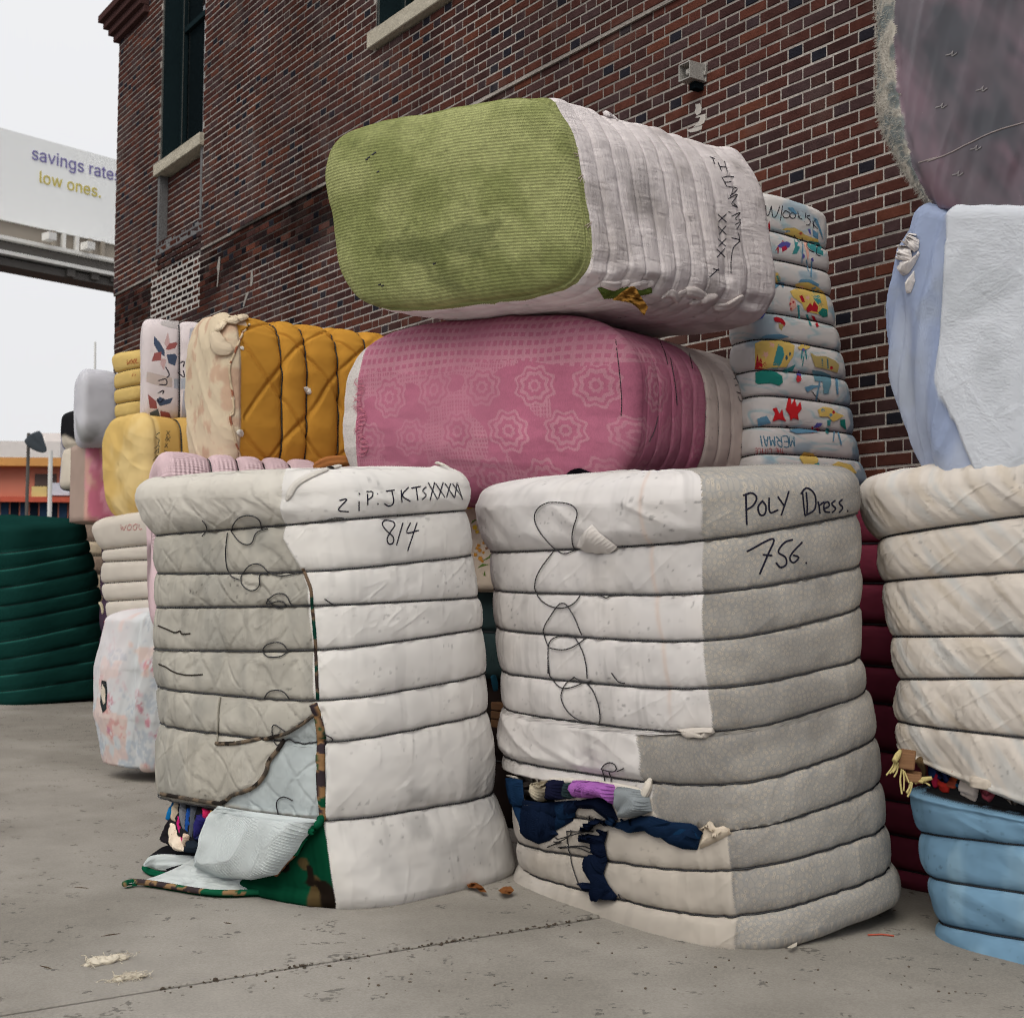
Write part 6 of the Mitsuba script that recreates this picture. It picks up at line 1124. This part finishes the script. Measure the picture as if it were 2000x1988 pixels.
B8 = simple_lie('yellow_sack_bale', 298, 8.4, U_ANG, .72, V_ANG, [0, .18, .36, .60, .84, 1.1], 812, 1000, lin(206, 174, 108), 'yellow sack bale with black lettering, under the star quilt bale',
                fcol=lambda B, c: blend(blend(c, lin(222, 200, 150), .6 * ss(.42, .62, fb(B.a * 4, B.b * 4, B.c * 4, 3, 5)) * (B.Vg <= .2)), lin(188, 146, 76), .55 * (B.Vg > .25)), disp=lambda B: gathers(B, .010, .3, 14) + lumps(B, .02, 3) + (B.Vg <= 0) * wrinkles(B, .016, .4, 6, 3, 6, 'ab'))
Z10 = lambda L: [(60 + x / 6.4, 840 + y / 6.4) for x, y in L]
B8.write('yellow_sack_bale', [Z10(s) for s in [[(1560, 640), (1600, 640)], [(1555, 570), (1600, 600), (1560, 620), (1610, 600)], [(1560, 540), (1610, 500), (1620, 550)], [(1640, 480), (1620, 530)], [(1530, 380), (1580, 320), (1600, 350), (1560, 340)], [(1545, 290), (1600, 230), (1590, 290)], [(1550, 230), (1600, 180), (1600, 220)], [(1590, 170), (1610, 120)], [(1600, 120), (1560, 90)], [(1570, 60), (1610, 30)], [(1660, 310), (1700, 260)], [(1670, 250), (1700, 310)], [(1670, 220), (1710, 170)], [(1680, 170), (1710, 220)], [(1680, 130), (1715, 80)], [(1800, 380), (1870, 440), (1890, 360), (1870, 340)], [(1780, 480), (1810, 460), (1800, 500)]]], .0022)
B8.write('yellow_sack_bale', text_px('XX', (332, 862), (0, -9), (-7, 0), .3, .05, 4), .002)
FB9 = P(250, 830, 9.5)
B9 = Bale(fit_rings(FB9, U_ANG, V_ANG, [((236, 870), (262, 868), (340, 862)), ((234, 818), (262, 814), (340, 806)), ((232, 790), (262, 784), (340, 776)), ((231, 761), (262, 754), (340, 746)), ((231, 729), (262, 721), (340, 712)), ((226, 706), (262, 700), (340, 692))], 4.5), .03, .02, .05, p=4.5, nper=200, nb=14, ncap=16, disp=lambda B: lumps(B, .008, 5))
B9.put('yellow_ribbed_bale__cover', 'cloth', seam_soil(B9, tone(B9, lin(204, 176, 112), .08), .4, (.75, .68, .5))); B9.strings('yellow_ribbed_bale', rad=.003, lift=.004)
B9.write('yellow_ribbed_bale', text_px('WOOL', (248, 713), (4.5, -.8), (1, -9), .35, .05, 5) + text_px('71', (256, 735), (5, -.6), (2, -10), .3, .05, 6), .004, 'ink_rust')
scene['ink_rust'] = two(diffuse(lin(176, 112, 70)))
tag('yellow_ribbed_bale', 'yellow ribbed bale standing behind the star quilt, at the corner of the building', 'bale')
FC = P(345, 1400, 7.8)
r13 = [((218, 1330), (345, 1345), (560, 1320)), ((216, 1255), (345, 1258), (560, 1240)), ((222, 1212), (345, 1204), (560, 1190)), ((215, 1174), (345, 1166), (560, 1150)), ((206, 1139), (345, 1130), (560, 1115)), ((206, 1097), (345, 1091), (560, 1080)), ((207, 1074), (345, 1060), (560, 1050)), ((192, 1035), (345, 1010), (560, 1010))]
B13 = Bale(fit_rings(FC, U_ANG, V_ANG, r13, 4.2), [.04, .04, .035, .03, .03, .03, .045], .02, .05, p=4.2, nper=300, nb=18, ncap=20, puff1=.03, disp=lambda B: gathers(B, .007, .3, 14) + lumps(B, .010, 4))
B13.put('cream_standing_bale__cover', 'cloth', seam_soil(B13, tone(B13, lin(200, 192, 182), .07), .35)); B13.strings('cream_standing_bale', rad=.0026, lift=.004)
B13.write('cream_standing_bale', text_px('WOOL', (236, 1036), (9, -.5), (1.5, -11), .3, .05, 8), .0035, 'ink_pink')
scene['ink_pink'] = two(diffuse(lin(190, 130, 126)))
tag('cream_standing_bale', 'cream ribbed bale standing behind the grey quilted one with faint pink lettering', 'bale')
# floral sack on the sidewalk
FF = G(226, 1537)
def col16(B, c):
    k1 = fb(B.sm * 11, B.c * 11, 3., 3, 4); k2 = fb(B.sm * 48, B.c * 48, 5., 2, 14); k3 = fb(B.sm * 12 + 9, B.c * 12, 8., 3, 24)
    c = blend(c, lin(160, 172, 186), .6 * ss(.5, .62, k3) * ss(.4, .55, k2)); c = blend(c, lin(200, 160, 168), .45 * ss(.58, .66, k1) * ss(.40, .52, k2)); c = blend(c, lin(184, 96, 118), .6 * ss(.66, .72, k1) * ss(.45, .55, k2)); c = blend(c, lin(214, 176, 160), .5 * ss(.60, .66, fb(B.sm * 8, B.c * 8, 19., 3, 34)))
    return blend(c, lin(214, 202, 204), .4 * ss(0, -.1, B.sm) * ss(.3, .5, B.c))
B16 = simple('floral_sack_bale', FF, .62, .95, [.10, .35, .62, .86], lin(200, 203, 206), yu=U_ANG, yv=math.atan2(.35, .94), bulge=0.0, p=3.0, strings=False, label='white sack bale with faded pink and blue roses, standing on the sidewalk at left', nper=360, nb=26, cap1=.07, fcol=col16, scale=[.88, 1.0, 1.0, .90],
             dispf=lambda B: lumps(B, .014, 4) + wrinkles(B, .010, 1.2, 7, 6, 5) + .02 * ss(-.01, .02, B.sm - .02) * (B.S < 1.2) * (B.S > -1))
cloth_patch(B16, 'floral_sack_bale__tear', [(199, 1328), (208, 1330), (210, 1350), (208, 1385), (201, 1392), (196, 1372)], lin(46, 52, 54), .0, .004, 20, 1.4, 4, 3, 2.0)
cloth_patch(B16, 'floral_sack_bale__torn_edge', [(200, 1335), (206, 1345), (207, 1372), (203, 1378), (198, 1352)], lin(200, 190, 176), .01, .006, 20, 1.4, 4, 4, 2.0)
# dark green bale and those behind it
FG = G(-20, 1380)
ry = [(205, 1352, 1374), (207, 1316, 1352), (208, 1281, 1320), (207, 1243, 1290), (201, 1207, 1256), (194, 1174, 1216), (188, 1146, 1186), (182, 1111, 1150), (172, 1077, 1114), (168, 1055, 1082), (161, 1026, 1036)]
B15 = Bale(fit_rings(FG, U_ANG, math.atan2(.62, .78), [((-150, f - 12), (-20, f), (r, y)) for r, y, f in ry], 4.2), .03, .02, .05, p=4.2, nper=220, nb=14, ncap=14, disp=lambda B: lumps(B, .01, 4))
d15, _ = B15.tb(); g15 = blend(tone(B15, lin(20, 54, 50), .2, 4), lin(46, 104, 96), .7 * np.exp(-((d15 - .06) / .05) ** 2) * ss(.35, .6, fb(B15.sm * 3, B15.Vg * 2, 2., 2, 4)))
B15.put('green_velvet_bale__cover', 'cloth', g15); B15.strings('green_velvet_bale', rad=.004, lift=.002)
tag('green_velvet_bale', 'dark green velvety bale at the left edge of the sidewalk', 'bale')
B14 = simple('striped_bale', P(172, 1190, 15.2), .9, .55, [.05] + [zat(y, 15.2, 180) for y in (1300, 1215, 1160, 1120, 1085, 1056, 1020)], lin(196, 180, 158), label='cream and brown bale just behind the dark green one',
             fcol=lambda B, c: blend(c, lin(128, 108, 100), (np.floor(B.Vg) % 2 == 0) * .8), nper=140, nb=8)
BPU = simple('dark_purple_bale', P(214, 1330, 11.6), .3, .8, [.04, .35, .65, .95, 1.25, zat(1030, 11.6, 200)], lin(72, 58, 74), label='dark purple bale in the narrow gap left of the cream standing one', nper=140, nb=8)
rag(None, 'dangling_scrap', [(193, 1176), (197, 1180), (200, 1190), (200, 1199)], [3, 3, 2.4, 2], lin(200, 190, 165), 2, depth=[11.3, 11.3], fold=.1)
tag('dangling_scrap', 'short cream scrap of cloth dangling beside the dark green bale', 'rag')
rag(None, 'red_scrap', [(206, 1210), (208, 1225), (209, 1245)], [3, 4, 2], lin(170, 36, 30), 2, depth=[10.6, 10.6], fold=.2)
tag('red_scrap', 'red scrap of cloth beside the foot of the cream standing bale', 'rag')
B12 = simple('taupe_and_rose_bale', P(174, 1018, 11.2), .62, .9, [zat(1016, 11.2, 177), zat(866, 11.2, 177)], lin(206, 140, 156), bulge=.03, strings=False, label='bale with a taupe end and a pink rose-print side, left of the yellow sack', nper=200, nb=14, cap1=.05,
             fcol=lambda B, c: blend(blend(blend(c, lin(196, 168, 140), .6 * ss(.52, .62, fb(B.sm * 7, B.c * 7, 2., 3, 5))), lin(166, 80, 104), .7 * ss(.55, .66, fb(B.sm * 5, B.c * 5, 9., 3, 8))), tone(B, lin(166, 146, 136), .1), ss(-.09, -.12, B.sm)))
B10 = simple_lie('grey_white_bale', 174, 11.0, math.atan2(.95, -.36), .6, V_ANG, [0, .22, .50, .78], 722, 862, lin(198, 198, 206), 'grimy white bale topmost of the far left stack', .03,
                 fcol=lambda B, c: blend(c, lin(128, 130, 126), .7 * ss(.45, .7, fb(B.sm * 5, B.c * 5, 2., 3, 5)) * ss(.05, -.3, B.b)))
B11 = simple('blue_edged_bale', P(150, 945, 12.2), .6, .7, [zat(942, 12.2, 150), zat(870, 12.2, 150), zat(812, 12.2, 150)], lin(206, 196, 182), bulge=.04, strings=False, p=3.0, label='cream bale with a blue edge and black top, behind the taupe-ended one', nper=180, nb=14,
             fcol=lambda B, c: blend(blend(c, lin(66, 68, 140), ss(-.38, -.43, B.sm)), np.array(DARK) * 1.4, ss(.42, .46, B.c + .12 * ss(-.3, .1, B.sm))))
rag(None, 'red_strap', [(151, 835), (153, 850), (155, 868)], [3.4, 3.6, 2.6], lin(176, 46, 38), 5, depth=[11.3, 11.3], fold=.15)
tag('red_strap', 'red strap hanging beside the grimy white bale', 'strap')

# ---------------------------------------------------------------- windows, ledges and fittings of the brick building
def cdiff(key, c): scene[key] = two(diffuse(c))
def stone_c(p, n, uv): return mikit.mix((0.34, 0.31, 0.25), (0.52, 0.48, 0.40), FB(p.x * 9, p.y * 9, p.z * 22, 4)) * (0.85 + .3 * N_(p.x * 90, p.y * 90, p.z * 90))
scene['stone'] = two(diffuse(mikit.proc(stone_c)))
cdiff('frame_green', (0.012, 0.022, 0.026)); cdiff('room_dark', (0.006, 0.009, 0.011)); cdiff('lead_grey', (0.16, 0.16, 0.165)); cdiff('edge_grey', (0.10, 0.105, 0.10))
scene['pane'] = {'type': 'thindielectric', 'int_ior': 1.35}
BB = 'brick_building'
def window(a0, a1, zs, ztop, key):
    put(key + '__sill', wallbox(a0 - .04, a1 + .05, -.075, .24, zs - .135, zs, .006), 'stone', False)
    put(key + '__reveal', join([wallbox(a1 - .035, a1 + .002, -.004, .26, zs + .001, ztop), wallbox(a0 - .002, a0 + .035, -.004, .26, zs + .001, ztop)]), 'frame_green', False)
    zm_ = zs + 1.55
    fr = [wallbox(a1 - .11, a1 - .036, .20, .255, zs + .002, ztop), wallbox(a0 + .036, a0 + .10, .20, .255, zs + .002, ztop), wallbox(a0 + .101, a1 - .111, .21, .25, zs + .003, zs + .09), wallbox(a0 + .101, a1 - .111, .205, .25, zm_, zm_ + .06)]
    put(key + '__frame', join(fr), 'frame_green', False)
    put(key + '__frame_edge', join([wallbox(a1 - .040, a1 - .030, -.010, -.0045, zs + .01, ztop), wallbox(a1 - .118, a1 - .1105, .192, .199, zs + .01, ztop), wallbox(a0 + .0, a0 + .014, -.012, -.0045, zs + .01, ztop)]), 'edge_grey', False)
    for z0, z1, o in ((zs + .091, zm_, .232), (zm_ + .061, ztop, .222)):
        v = np.array([wp(a0 + .101, o, z0), wp(a1 - .111, o, z0), wp(a1 - .111, o, z1), wp(a0 + .101, o, z1)]); put(key + '__pane', (v, np.array([[0, 1, 2], [0, 2, 3]])), 'pane', False)
    put(key + '__room', wallbox(a0 + .05, a1 - .05, .27, .285, zs, ztop), 'room_dark', False)
window(W1[0], W1[1], SILL1, Z_TOP, BB + '__window'); window(W2a - 1.25, W2a, SILL2, Z_TOP, BB + '__window_001')
# pale streaks of a torn blind behind the panes
bl = []
for (ao, z0, z1, w) in [(.60, 1.9, 4.2, .03), (.42, .1, 4.2, .022), (.40, 1.75, 2.6, .05)]:
    bl.append(wallbox(W1[0] + ao - .0, W1[0] + ao + w, .250, .2535, SILL1 + z0, min(SILL1 + z1, Z_TOP - .02)))
put(BB + '__window__torn_blind', join(bl), 'lead_grey', False)
for k in range(22):
    z0 = SILL1 + 1.95 + k * .075
    if z0 + .05 < Z_TOP: put(BB + '__window__blind_slat', wallbox(W1[0] + .12, W1[0] + .27, .252, .256, z0, z0 + .042), 'blind', False)
cdiff('lead_pale', (.30, .28, .26)); cdiff('blind', (0.16, 0.21, 0.23))
put(BB + '__ledge', wallbox(W1[0] - .05, W1[1] + .05, -.022, .074, BLK - .13, BLK - .001, .004), 'lead_grey', False)
put(BB + '__panel_edge', wallbox(W1[1] - .05, W1[1] + .012, -.028, .072, BLK + .001, SILL1 - .137), 'lead_grey', False)
put(BB + '__panel_edge', wallbox(W1[0] - .012, W1[0] + .04, -.028, .072, BLK + .001, SILL1 - .137), 'lead_grey', False)
scene['mortar_pale'] = bumped(lambda p, n, uv: 0.006 * FB(p.x * 60, p.y * 60, p.z * 60, 3), diffuse((0.5, 0.475, 0.45)))
put(BB + '__repointing', wallbox(W1[0] + .06, W1[1] + .25, -.0205 if BLK - .6 > STEP else .0015, .0045 if BLK - .6 <= STEP else -.0175, BLK - .92, BLK - .14), 'mortar_pale', False)
for k in range(4):
    z0 = wall_at(240, 80)[1] + k * COURSE * 1.3
    put(BB + '__cornice_step', wallbox(A_L - 1.1, A_L + .05 * (k + 1), -.05 * (k + 1) - .03, .29, z0, z0 + COURSE * 1.3 - .002, .004), 'cornice', False)
scene['cornice'] = two(diffuse((0.075, 0.04, 0.038)))
# paint marks on the wall
ZP = lambda L: [(1280 + x / 10.66, 80 + y / 10.66) for x, y in L]
scene['paint_mark'] = two(diffuse((0.50, 0.47, 0.44)))
def wall_patch(poly, off):
    from shapely.geometry import Polygon
    v, f = trimesh.creation.triangulate_polygon(Polygon(poly).buffer(0), engine='earcut'); aw = np.array([wall_at(x, y) for x, y in v])
    return np.array([wp(a, off, z) for a, z in aw]), f
for L in ([(835, 1320), (900, 1318), (930, 1298), (972, 1392), (955, 1500), (870, 1562), (822, 1480), (850, 1400)], [(830, 1604), (900, 1560), (980, 1540), (1052, 1520), (1052, 1650), (1015, 1715), (940, 1765), (795, 1812), (850, 1750), (905, 1690), (945, 1590), (880, 1604)], [(660, 1870), (760, 1830), (985, 1765), (965, 1850), (860, 1890), (740, 1912)]):
    put(BB + '__paint_mark', wall_patch(ZP(L), -.0025), 'paint_mark', False)
for L in ([(428, 502), (431, 502), (430, 522), (428, 535), (426, 560), (424, 560), (426, 532), (424, 524)], [(491, 528), (494, 527), (495, 545), (493, 558), (489, 560), (490, 545)], [(482, 572), (487, 570), (480, 590), (477, 600), (475, 598), (478, 585)]):
    put(BB + '__mortar_run', wall_patch(L, -.004), 'lead_pale', False)
tag(BB, 'dark red brick building with a tall dark window, its wall running behind all the bales', 'building')
# alarm horn on the wall
ah0, zt0 = wall_at(1347.5, 134); d_h = .125
a1h = ah0 + 0; 
h0 = plane_hit(1347.2, 151, NW, WD - d_h); h1 = plane_hit(1325, 162, NW, WD - d_h); h2 = plane_hit(1347, 117.5, NW, WD - d_h)
ha0, ha1, hz0, hz1 = float(h0 @ UW), float(h1 @ UW), float(h0[2]), float(h2[2])
scene['horn_plastic'] = two({'type': 'roughplastic', 'diffuse_reflectance': {'type': 'rgb', 'value': [.40, .385, .36]}, 'alpha': .35})
tk = .006
put('alarm_horn__housing', join([wallbox(ha0, ha0 + tk, -d_h, -.012, hz0, hz1, .0015), wallbox(ha1 - tk, ha1, -d_h, -.012, hz0, hz1, .0015), wallbox(ha0 + tk, ha1 - tk, -d_h + .001, -.012, hz0, hz0 + tk), wallbox(ha0 + tk, ha1 - tk, -d_h + .001, -.012, hz1 - tk, hz1), wallbox(ha0 + tk, ha1 - tk, -.05, -.045, hz0 + tk, hz1 - tk)]), 'horn_plastic', False)
put('alarm_horn__driver', wallbox((ha0 + ha1) / 2 - .014, (ha0 + ha1) / 2 + .014, -d_h + .02, -.051, (hz0 + hz1) / 2 - .018, (hz0 + hz1) / 2 + .018, .006), 'horn_plastic', False)
put('alarm_horn__back_plate', wallbox(ha0 - .006, ha1 + .006, -.011, -.0005, hz0 - .004, hz1 + .006, .002), 'horn_plastic', False)
put('alarm_horn__side_lug', wallbox(ha0 - .014, ha0 - .001, -.024, -.008, (hz0 + hz1) / 2 - .02, (hz0 + hz1) / 2 + .006, .002), 'horn_plastic', False)
put('alarm_horn__bracket', wallbox((ha0 + ha1) / 2 - .03, (ha0 + ha1) / 2 + .02, -.07, -.001, hz0 - .045, hz0 - .0045, .003), 'room_dark', False)
tag('alarm_horn', 'small square pale alarm horn high on the brick wall right of the green bale', 'alarm horn')
# ---------------------------------------------------------------- billboard beyond the corner
BD = np.array([.648, .762, 0.0]); BN = np.array([-.762, .648, 0.0]); BO = P(67, 443, 37.0)
if BN @ (CAM - BO) < 0: BN = -BN
def bb(px, py, off=0.0):
    h = plane_hit(px, py, BN, float(BO @ BN) + off); return float((h - BO) @ BD), float(h[2] - BO[2])
def bbox(x0, x1, o0, o1, z0, z1): return box((x0, o0, z0), (x1, o1, z1), np.array([BD, BN, ZA]), BO.tolist())
xl, xr = bb(-60, 420)[0], bb(250, 484)[0]
ztb = bb(67, 268)[1]
cdiff('board_white', (.93, .94, .94)); cdiff('board_back', (.30, .265, .225)); cdiff('board_beam', (.12, .112, .105)); cdiff('board_pale', (.70, .69, .67)); cdiff('txt_violet', (.20, .175, .40)); cdiff('txt_yellow', (.60, .50, .10))
put('billboard__panel', bbox(xl, xr, -.25, 0, 0, ztb), 'board_white', False)
def btext(txt, pa, pb, chars, mat):
    (xa, za), (xb, zb_) = bb(*pa), bb(*pb); full = meshkit.text_mesh(txt, 1.0, .02); w = meshkit.text_mesh(chars, 1.0, .02)
    s = (xb - xa) / w.bounds[1][0]; v = np.array(full.vertices)
    V = BO + (xa + v[:, :1] * s) * BD + ((za + zb_) / 2 + v[:, 1:2] * s * 1.02) * ZA + (.012 + v[:, 2:] * .5) * BN
    put('billboard__lettering', (V, np.array(full.faces)), mat, False)
btext('savings rates', (60, 311), (221, 352), 'savings rate', 'txt_violet'); btext('low ones.', (75, 356), (196, 387), 'low ones.', 'txt_yellow')
put('billboard__skirt', bbox(xl, xr, -.2, -.1, bb(67, 515)[1], -.001), 'board_back', False)
for (p0, key, mat, h, o) in [((68, 482), 'walkway', 'board_pale', .09, .5), ((68, 490), 'beam', 'board_beam', .22, .3), ((68, 517), 'walkway', 'board_pale', .10, .9), ((68, 528), 'beam', 'board_beam', .20, .7)]:
    z = bb(*p0)[1]; put('billboard__' + key, bbox(xl, xr, -.09, o, z - h, z), mat, False)
zw = bb(68, 480)[1]
for k, x in enumerate((104, 124, 150, 176, 200)):
    xx = bb(x, 470)[0]; put('billboard__strut', bbox(xx - .05, xx + .05, -.09, .05, zw, -.002), 'board_pale' if k in (1, 2) else 'board_back', False)
for x, y in ((108, 541), (155, 547), (193, 552), (72, 470), (147, 488)):
    xx, zz = bb(x, y); put('billboard__lamp', bbox(xx - .12, xx + .12, .45, .8, zz - .10, zz + .10), 'board_beam' if y > 540 else 'board_pale', False)
xs_ = bb(300, 470)[0]; put('billboard__post', tube(np.array([BO + BD * xs_ - BN * .9 + [0, 0, 1.0], (BO + BD * xs_ - BN * .9) * [1, 1, 0] + [0, 0, -.2]]), .45, 20), 'board_beam', 30)
tag('billboard', 'large pale billboard high beyond the corner of the brick building', 'billboard')
# ---------------------------------------------------------------- far street: poles and a shop
pb_, pt_ = P(185, 1120, 30), P(186, 668, 30)
put('street_pole', tube(np.array([pt_, [pb_[0], pb_[1], -.14]]), [.022, .04], 8), 'board_pale', True); tag('street_pole', 'thin pale pole rising above the grimy white bale', 'pole')
p2, q2 = P(99, 880, 33), P(98, 1010, 33)
put('far_pole', tube(np.array([p2, [q2[0], q2[1], -.14]]), .055, 8), 'board_pale', True); tag('far_pole', 'pale pole in front of the distant orange shop', 'pole')
YS = 40.0
def sbox(x0, y0, x1, y1, o0=0.0, o1=.3):   # a box facing the camera, its front seen between two photo points
    a_, b_ = P(x0, y1, YS), P(x1, y0, YS); return box((a_[0], YS - o1, a_[2]), (b_[0], YS - o0, b_[2]))
cdiff('shop_orange', lin(200, 128, 108)); cdiff('shop_fascia', lin(206, 150, 92)); cdiff('shop_dark', lin(92, 80, 78)); cdiff('sign_yellow', lin(212, 190, 130)); cdiff('sign_white', lin(206, 208, 220)); cdiff('shop_red', lin(186, 92, 74)); cdiff('shop_blue', lin(40, 58, 80)); cdiff('shop_night', lin(24, 32, 44)); cdiff('far_pale', lin(214, 208, 206))
a_, b_ = P(-150, 1160, YS), P(150, 912, YS)
put('orange_shop__wall', box((a_[0], YS, 0), (b_[0], YS + 9, b_[2])), 'shop_orange', False)
put('orange_shop__roof_edge', sbox(-150, 897, 150, 911, 0, .5), 'shop_fascia', False)
put('orange_shop__window', sbox(69, 926, 111, 950, .001, .06), 'shop_dark', False)
put('orange_shop__sign', sbox(66, 951, 96, 974, .001, .2), 'sign_yellow', False); put('orange_shop__sign', sbox(101, 944, 140, 968, .001, .2), 'sign_white', False)
put('orange_shop__awning_edge', sbox(-150, 972, 150, 980, .001, .35), 'shop_red', False)
for k in range(9): put('orange_shop__shopfront', sbox(-20 + k * 19, 981, -1.2 + k * 19, 1130, .001, .05), 'shop_blue' if k % 2 else 'shop_night', False)
tag('orange_shop', 'distant low orange shop with pale signs over a dark front', 'shop')
a_, b_ = P(-100, 1150, 70), P(118, 862, 70); c_ = P(40, 840, 70)
put('pale_building__wall', box((a_[0], 70, 0), (b_[0], 82, b_[2])), 'far_pale', False)
put('pale_building__upper_storey', box((P(120, 860, 69.5)[0] - 2, 72, b_[2]), (b_[0], 80, P(120, 846, 72)[2])), 'far_pale', False)
tag('pale_building', 'pale distant building rising behind the orange shop', 'building')
rag(None, 'dark_banner', [(58, 850), (68, 862), (78, 872), (90, 882)], [13, 14, 10, 4], lin(66, 72, 78), 3, depth=[31, 31], fold=.4, flat=.3)
put('dark_banner__pole', tube(np.array([P(56, 846, 31.2), [P(56, 846, 31.2)[0], 31.2, -.14]]), .04, 8), 'board_beam', True)
if 'dark_banner' in scene: scene['dark_banner__cloth'] = scene.pop('dark_banner')
tag('dark_banner', 'dark drooping banner at the far left above the orange shop', 'banner')

# ---------------------------------------------------------------- small things on the sidewalk
def leaf(key, pts, col, z=.012, curl=.02, seed=0, depth=None, label=None, cat='leaf'):
    from shapely.geometry import Polygon
    v, f = trimesh.creation.triangulate_polygon(Polygon(pts).segmentize(3).buffer(0), engine='earcut'); v, f = trimesh.remesh.subdivide_to_size(np.c_[v, np.zeros(len(v))], f, 4.0)
    h = z + curl * fb(v[:, 0] * .09, v[:, 1] * .16, 0., 2, seed)
    q = np.array([G(x, y, hh) for (x, y, _), hh in zip(v, h)]) if depth is None else np.array([P(x, y, depth - hh) for (x, y, _), hh in zip(v, h * 2)])
    put(key, (q, f), 'cloth', True, color=np.asarray(col, float) * (0.85 + .3 * fb(v[:, 0] * .12, v[:, 1] * .12, 0., 2, seed + 1))[:, None])
    if label: tag(list(scene)[-1], label, cat)
leaf('dry_leaf', [(906, 1717), (917, 1722), (930, 1723), (942, 1730), (951, 1742), (938, 1741), (930, 1734), (915, 1733)], lin(120, 76, 46), seed=1, label='curled brown leaf at the right foot of the white bale')
leaf('dry_leaf', [(973, 1738), (984, 1731), (998, 1730), (1004, 1738), (996, 1746), (980, 1744)], lin(126, 82, 50), seed=2, label='brown leaf lying alone between the two front bales')
leaf('dry_leaf', [(1215, 570), (1232, 560), (1240, 560), (1252, 580), (1266, 600), (1258, 617), (1244, 600), (1232, 592), (1210, 588), (1196, 586)], lin(128, 92, 44), seed=3, depth=5.42, curl=.03, label='large tan leaf hanging from under the green bale')
leaf('paper_scrap', [(1537, 1850), (1548, 1843), (1557, 1839), (1556, 1847), (1546, 1851)], lin(190, 182, 170), seed=4, curl=.01, label='pale paper scrap at the foot of the grey flowered bale', cat='paper scrap')
def fluff(key, L, r, label, seed):
    q = np.array([G(x, y, .008) for x, y in L]); ms = []; g = np.random.default_rng(seed); p = spline(q, .004)
    v, f = tube(p, np.interp(np.linspace(0, 1, len(p)), np.linspace(0, 1, len(r)), r), 14, .5, normal=np.broadcast_to(ZA, p.shape))
    v = v + (fb(v[:, 0] * 60, v[:, 1] * 60, v[:, 2] * 60, 3, seed)[:, None] - .5) * .03 * np.array([1, 1, .4]); v[:, 2] = np.maximum(v[:, 2], .002); ms.append((v, f))
    for k in range(120):
        b0 = p[g.integers(len(p))] + g.normal(0, .012, 3) * [1, 1, .3]; b0[2] = abs(b0[2]) + .003; e0 = b0 + g.normal(0, .016, 3) * [1, 1, .35]; e0[2] = max(e0[2], .003); ms.append(tube(np.array([b0, (b0 + e0) / 2 + g.normal(0, .003, 3), e0]), .0011, 3))
    put(key, join(ms), 'terry', True, color=lin(206, 197, 180)); tag(list(scene)[-1], label, 'stuffing')
fluff('cotton_stuffing', [(178, 1884), (190, 1876), (206, 1878), (222, 1872), (250, 1870)], [.02, .026, .02, .02, .008], 'larger tuft of white cotton stuffing on the sidewalk at lower left', 3)
fluff('cotton_stuffing', [(224, 1914), (245, 1909), (284, 1904)], [.012, .016, .010], 'smaller flat tuft of white stuffing nearest the bottom edge', 6)
put('red_straw', tube(np.array([G(1695, 1825, .004), G(1722, 1824, .004), G(1746, 1827, .004)]), .0026, 6), 'shop_red', True); tag('red_straw', 'thin red stick on the sidewalk right of the flowered bale', 'stick')
rg = np.random.default_rng(11)
def pebbles(pts, r0, r1, key, lab, col):
    ms = []
    for x, y in pts:
        m = trimesh.creation.icosphere(1, 1.0); r = rg.uniform(r0, r1); v = np.array(m.vertices) * r * rg.uniform(.6, 1.3, 3) * [1, 1, .6]; ms.append((v + G(x, y, r * .35), np.array(m.faces)))
    put(key, join(ms), 'plain', False, color=col); labels[list(scene)[-1]] = {'label': lab, 'category': 'grit', 'kind': 'stuff'}
jp = [(x + rg.normal(0, 4), 1934 - (x - 292) * .1672 + rg.normal(0, 3.0) * (1 if rg.random() < .7 else 3)) for x in np.r_[rg.uniform(292, 1150, 120), rg.normal(870, 60, 70), rg.normal(1090, 40, 60), rg.normal(560, 40, 30)]]
pebbles(jp, .0012, .0055, 'joint_grit', 'dark grit and crumbs gathered along the near sidewalk joint', lin(74, 66, 58))
pebbles([(rg.uniform(70, 1980), y) for y in 1940 - 440 * rg.random(240) ** 1.5], .0015, .005, 'sidewalk_grit', 'small dark crumbs scattered over the sidewalk', lin(92, 82, 72))
for (x0, y0, x1, y1, lab) in [(78, 1886, 100, 1892, 'short dark twig left of the larger cotton tuft'), (146, 1733, 173, 1735, 'dark twig on the sidewalk left of the spread fleece lining'), (197, 1829, 235, 1823, 'pale thin straw above the larger cotton tuft'), (437, 1802, 452, 1804, 'tiny dark twig between the fleece lining and the near joint')]:
    put('twig', tube(np.array([G(x0, y0, .003), G((x0 + x1) / 2, (y0 + y1) / 2 - 1.5, .006), G(x1, y1, .003)]), .0022, 5), 'twig_brown', True); tag(list(scene)[-1], lab, 'twig')
cdiff('twig_brown', (.09, .065, .045))
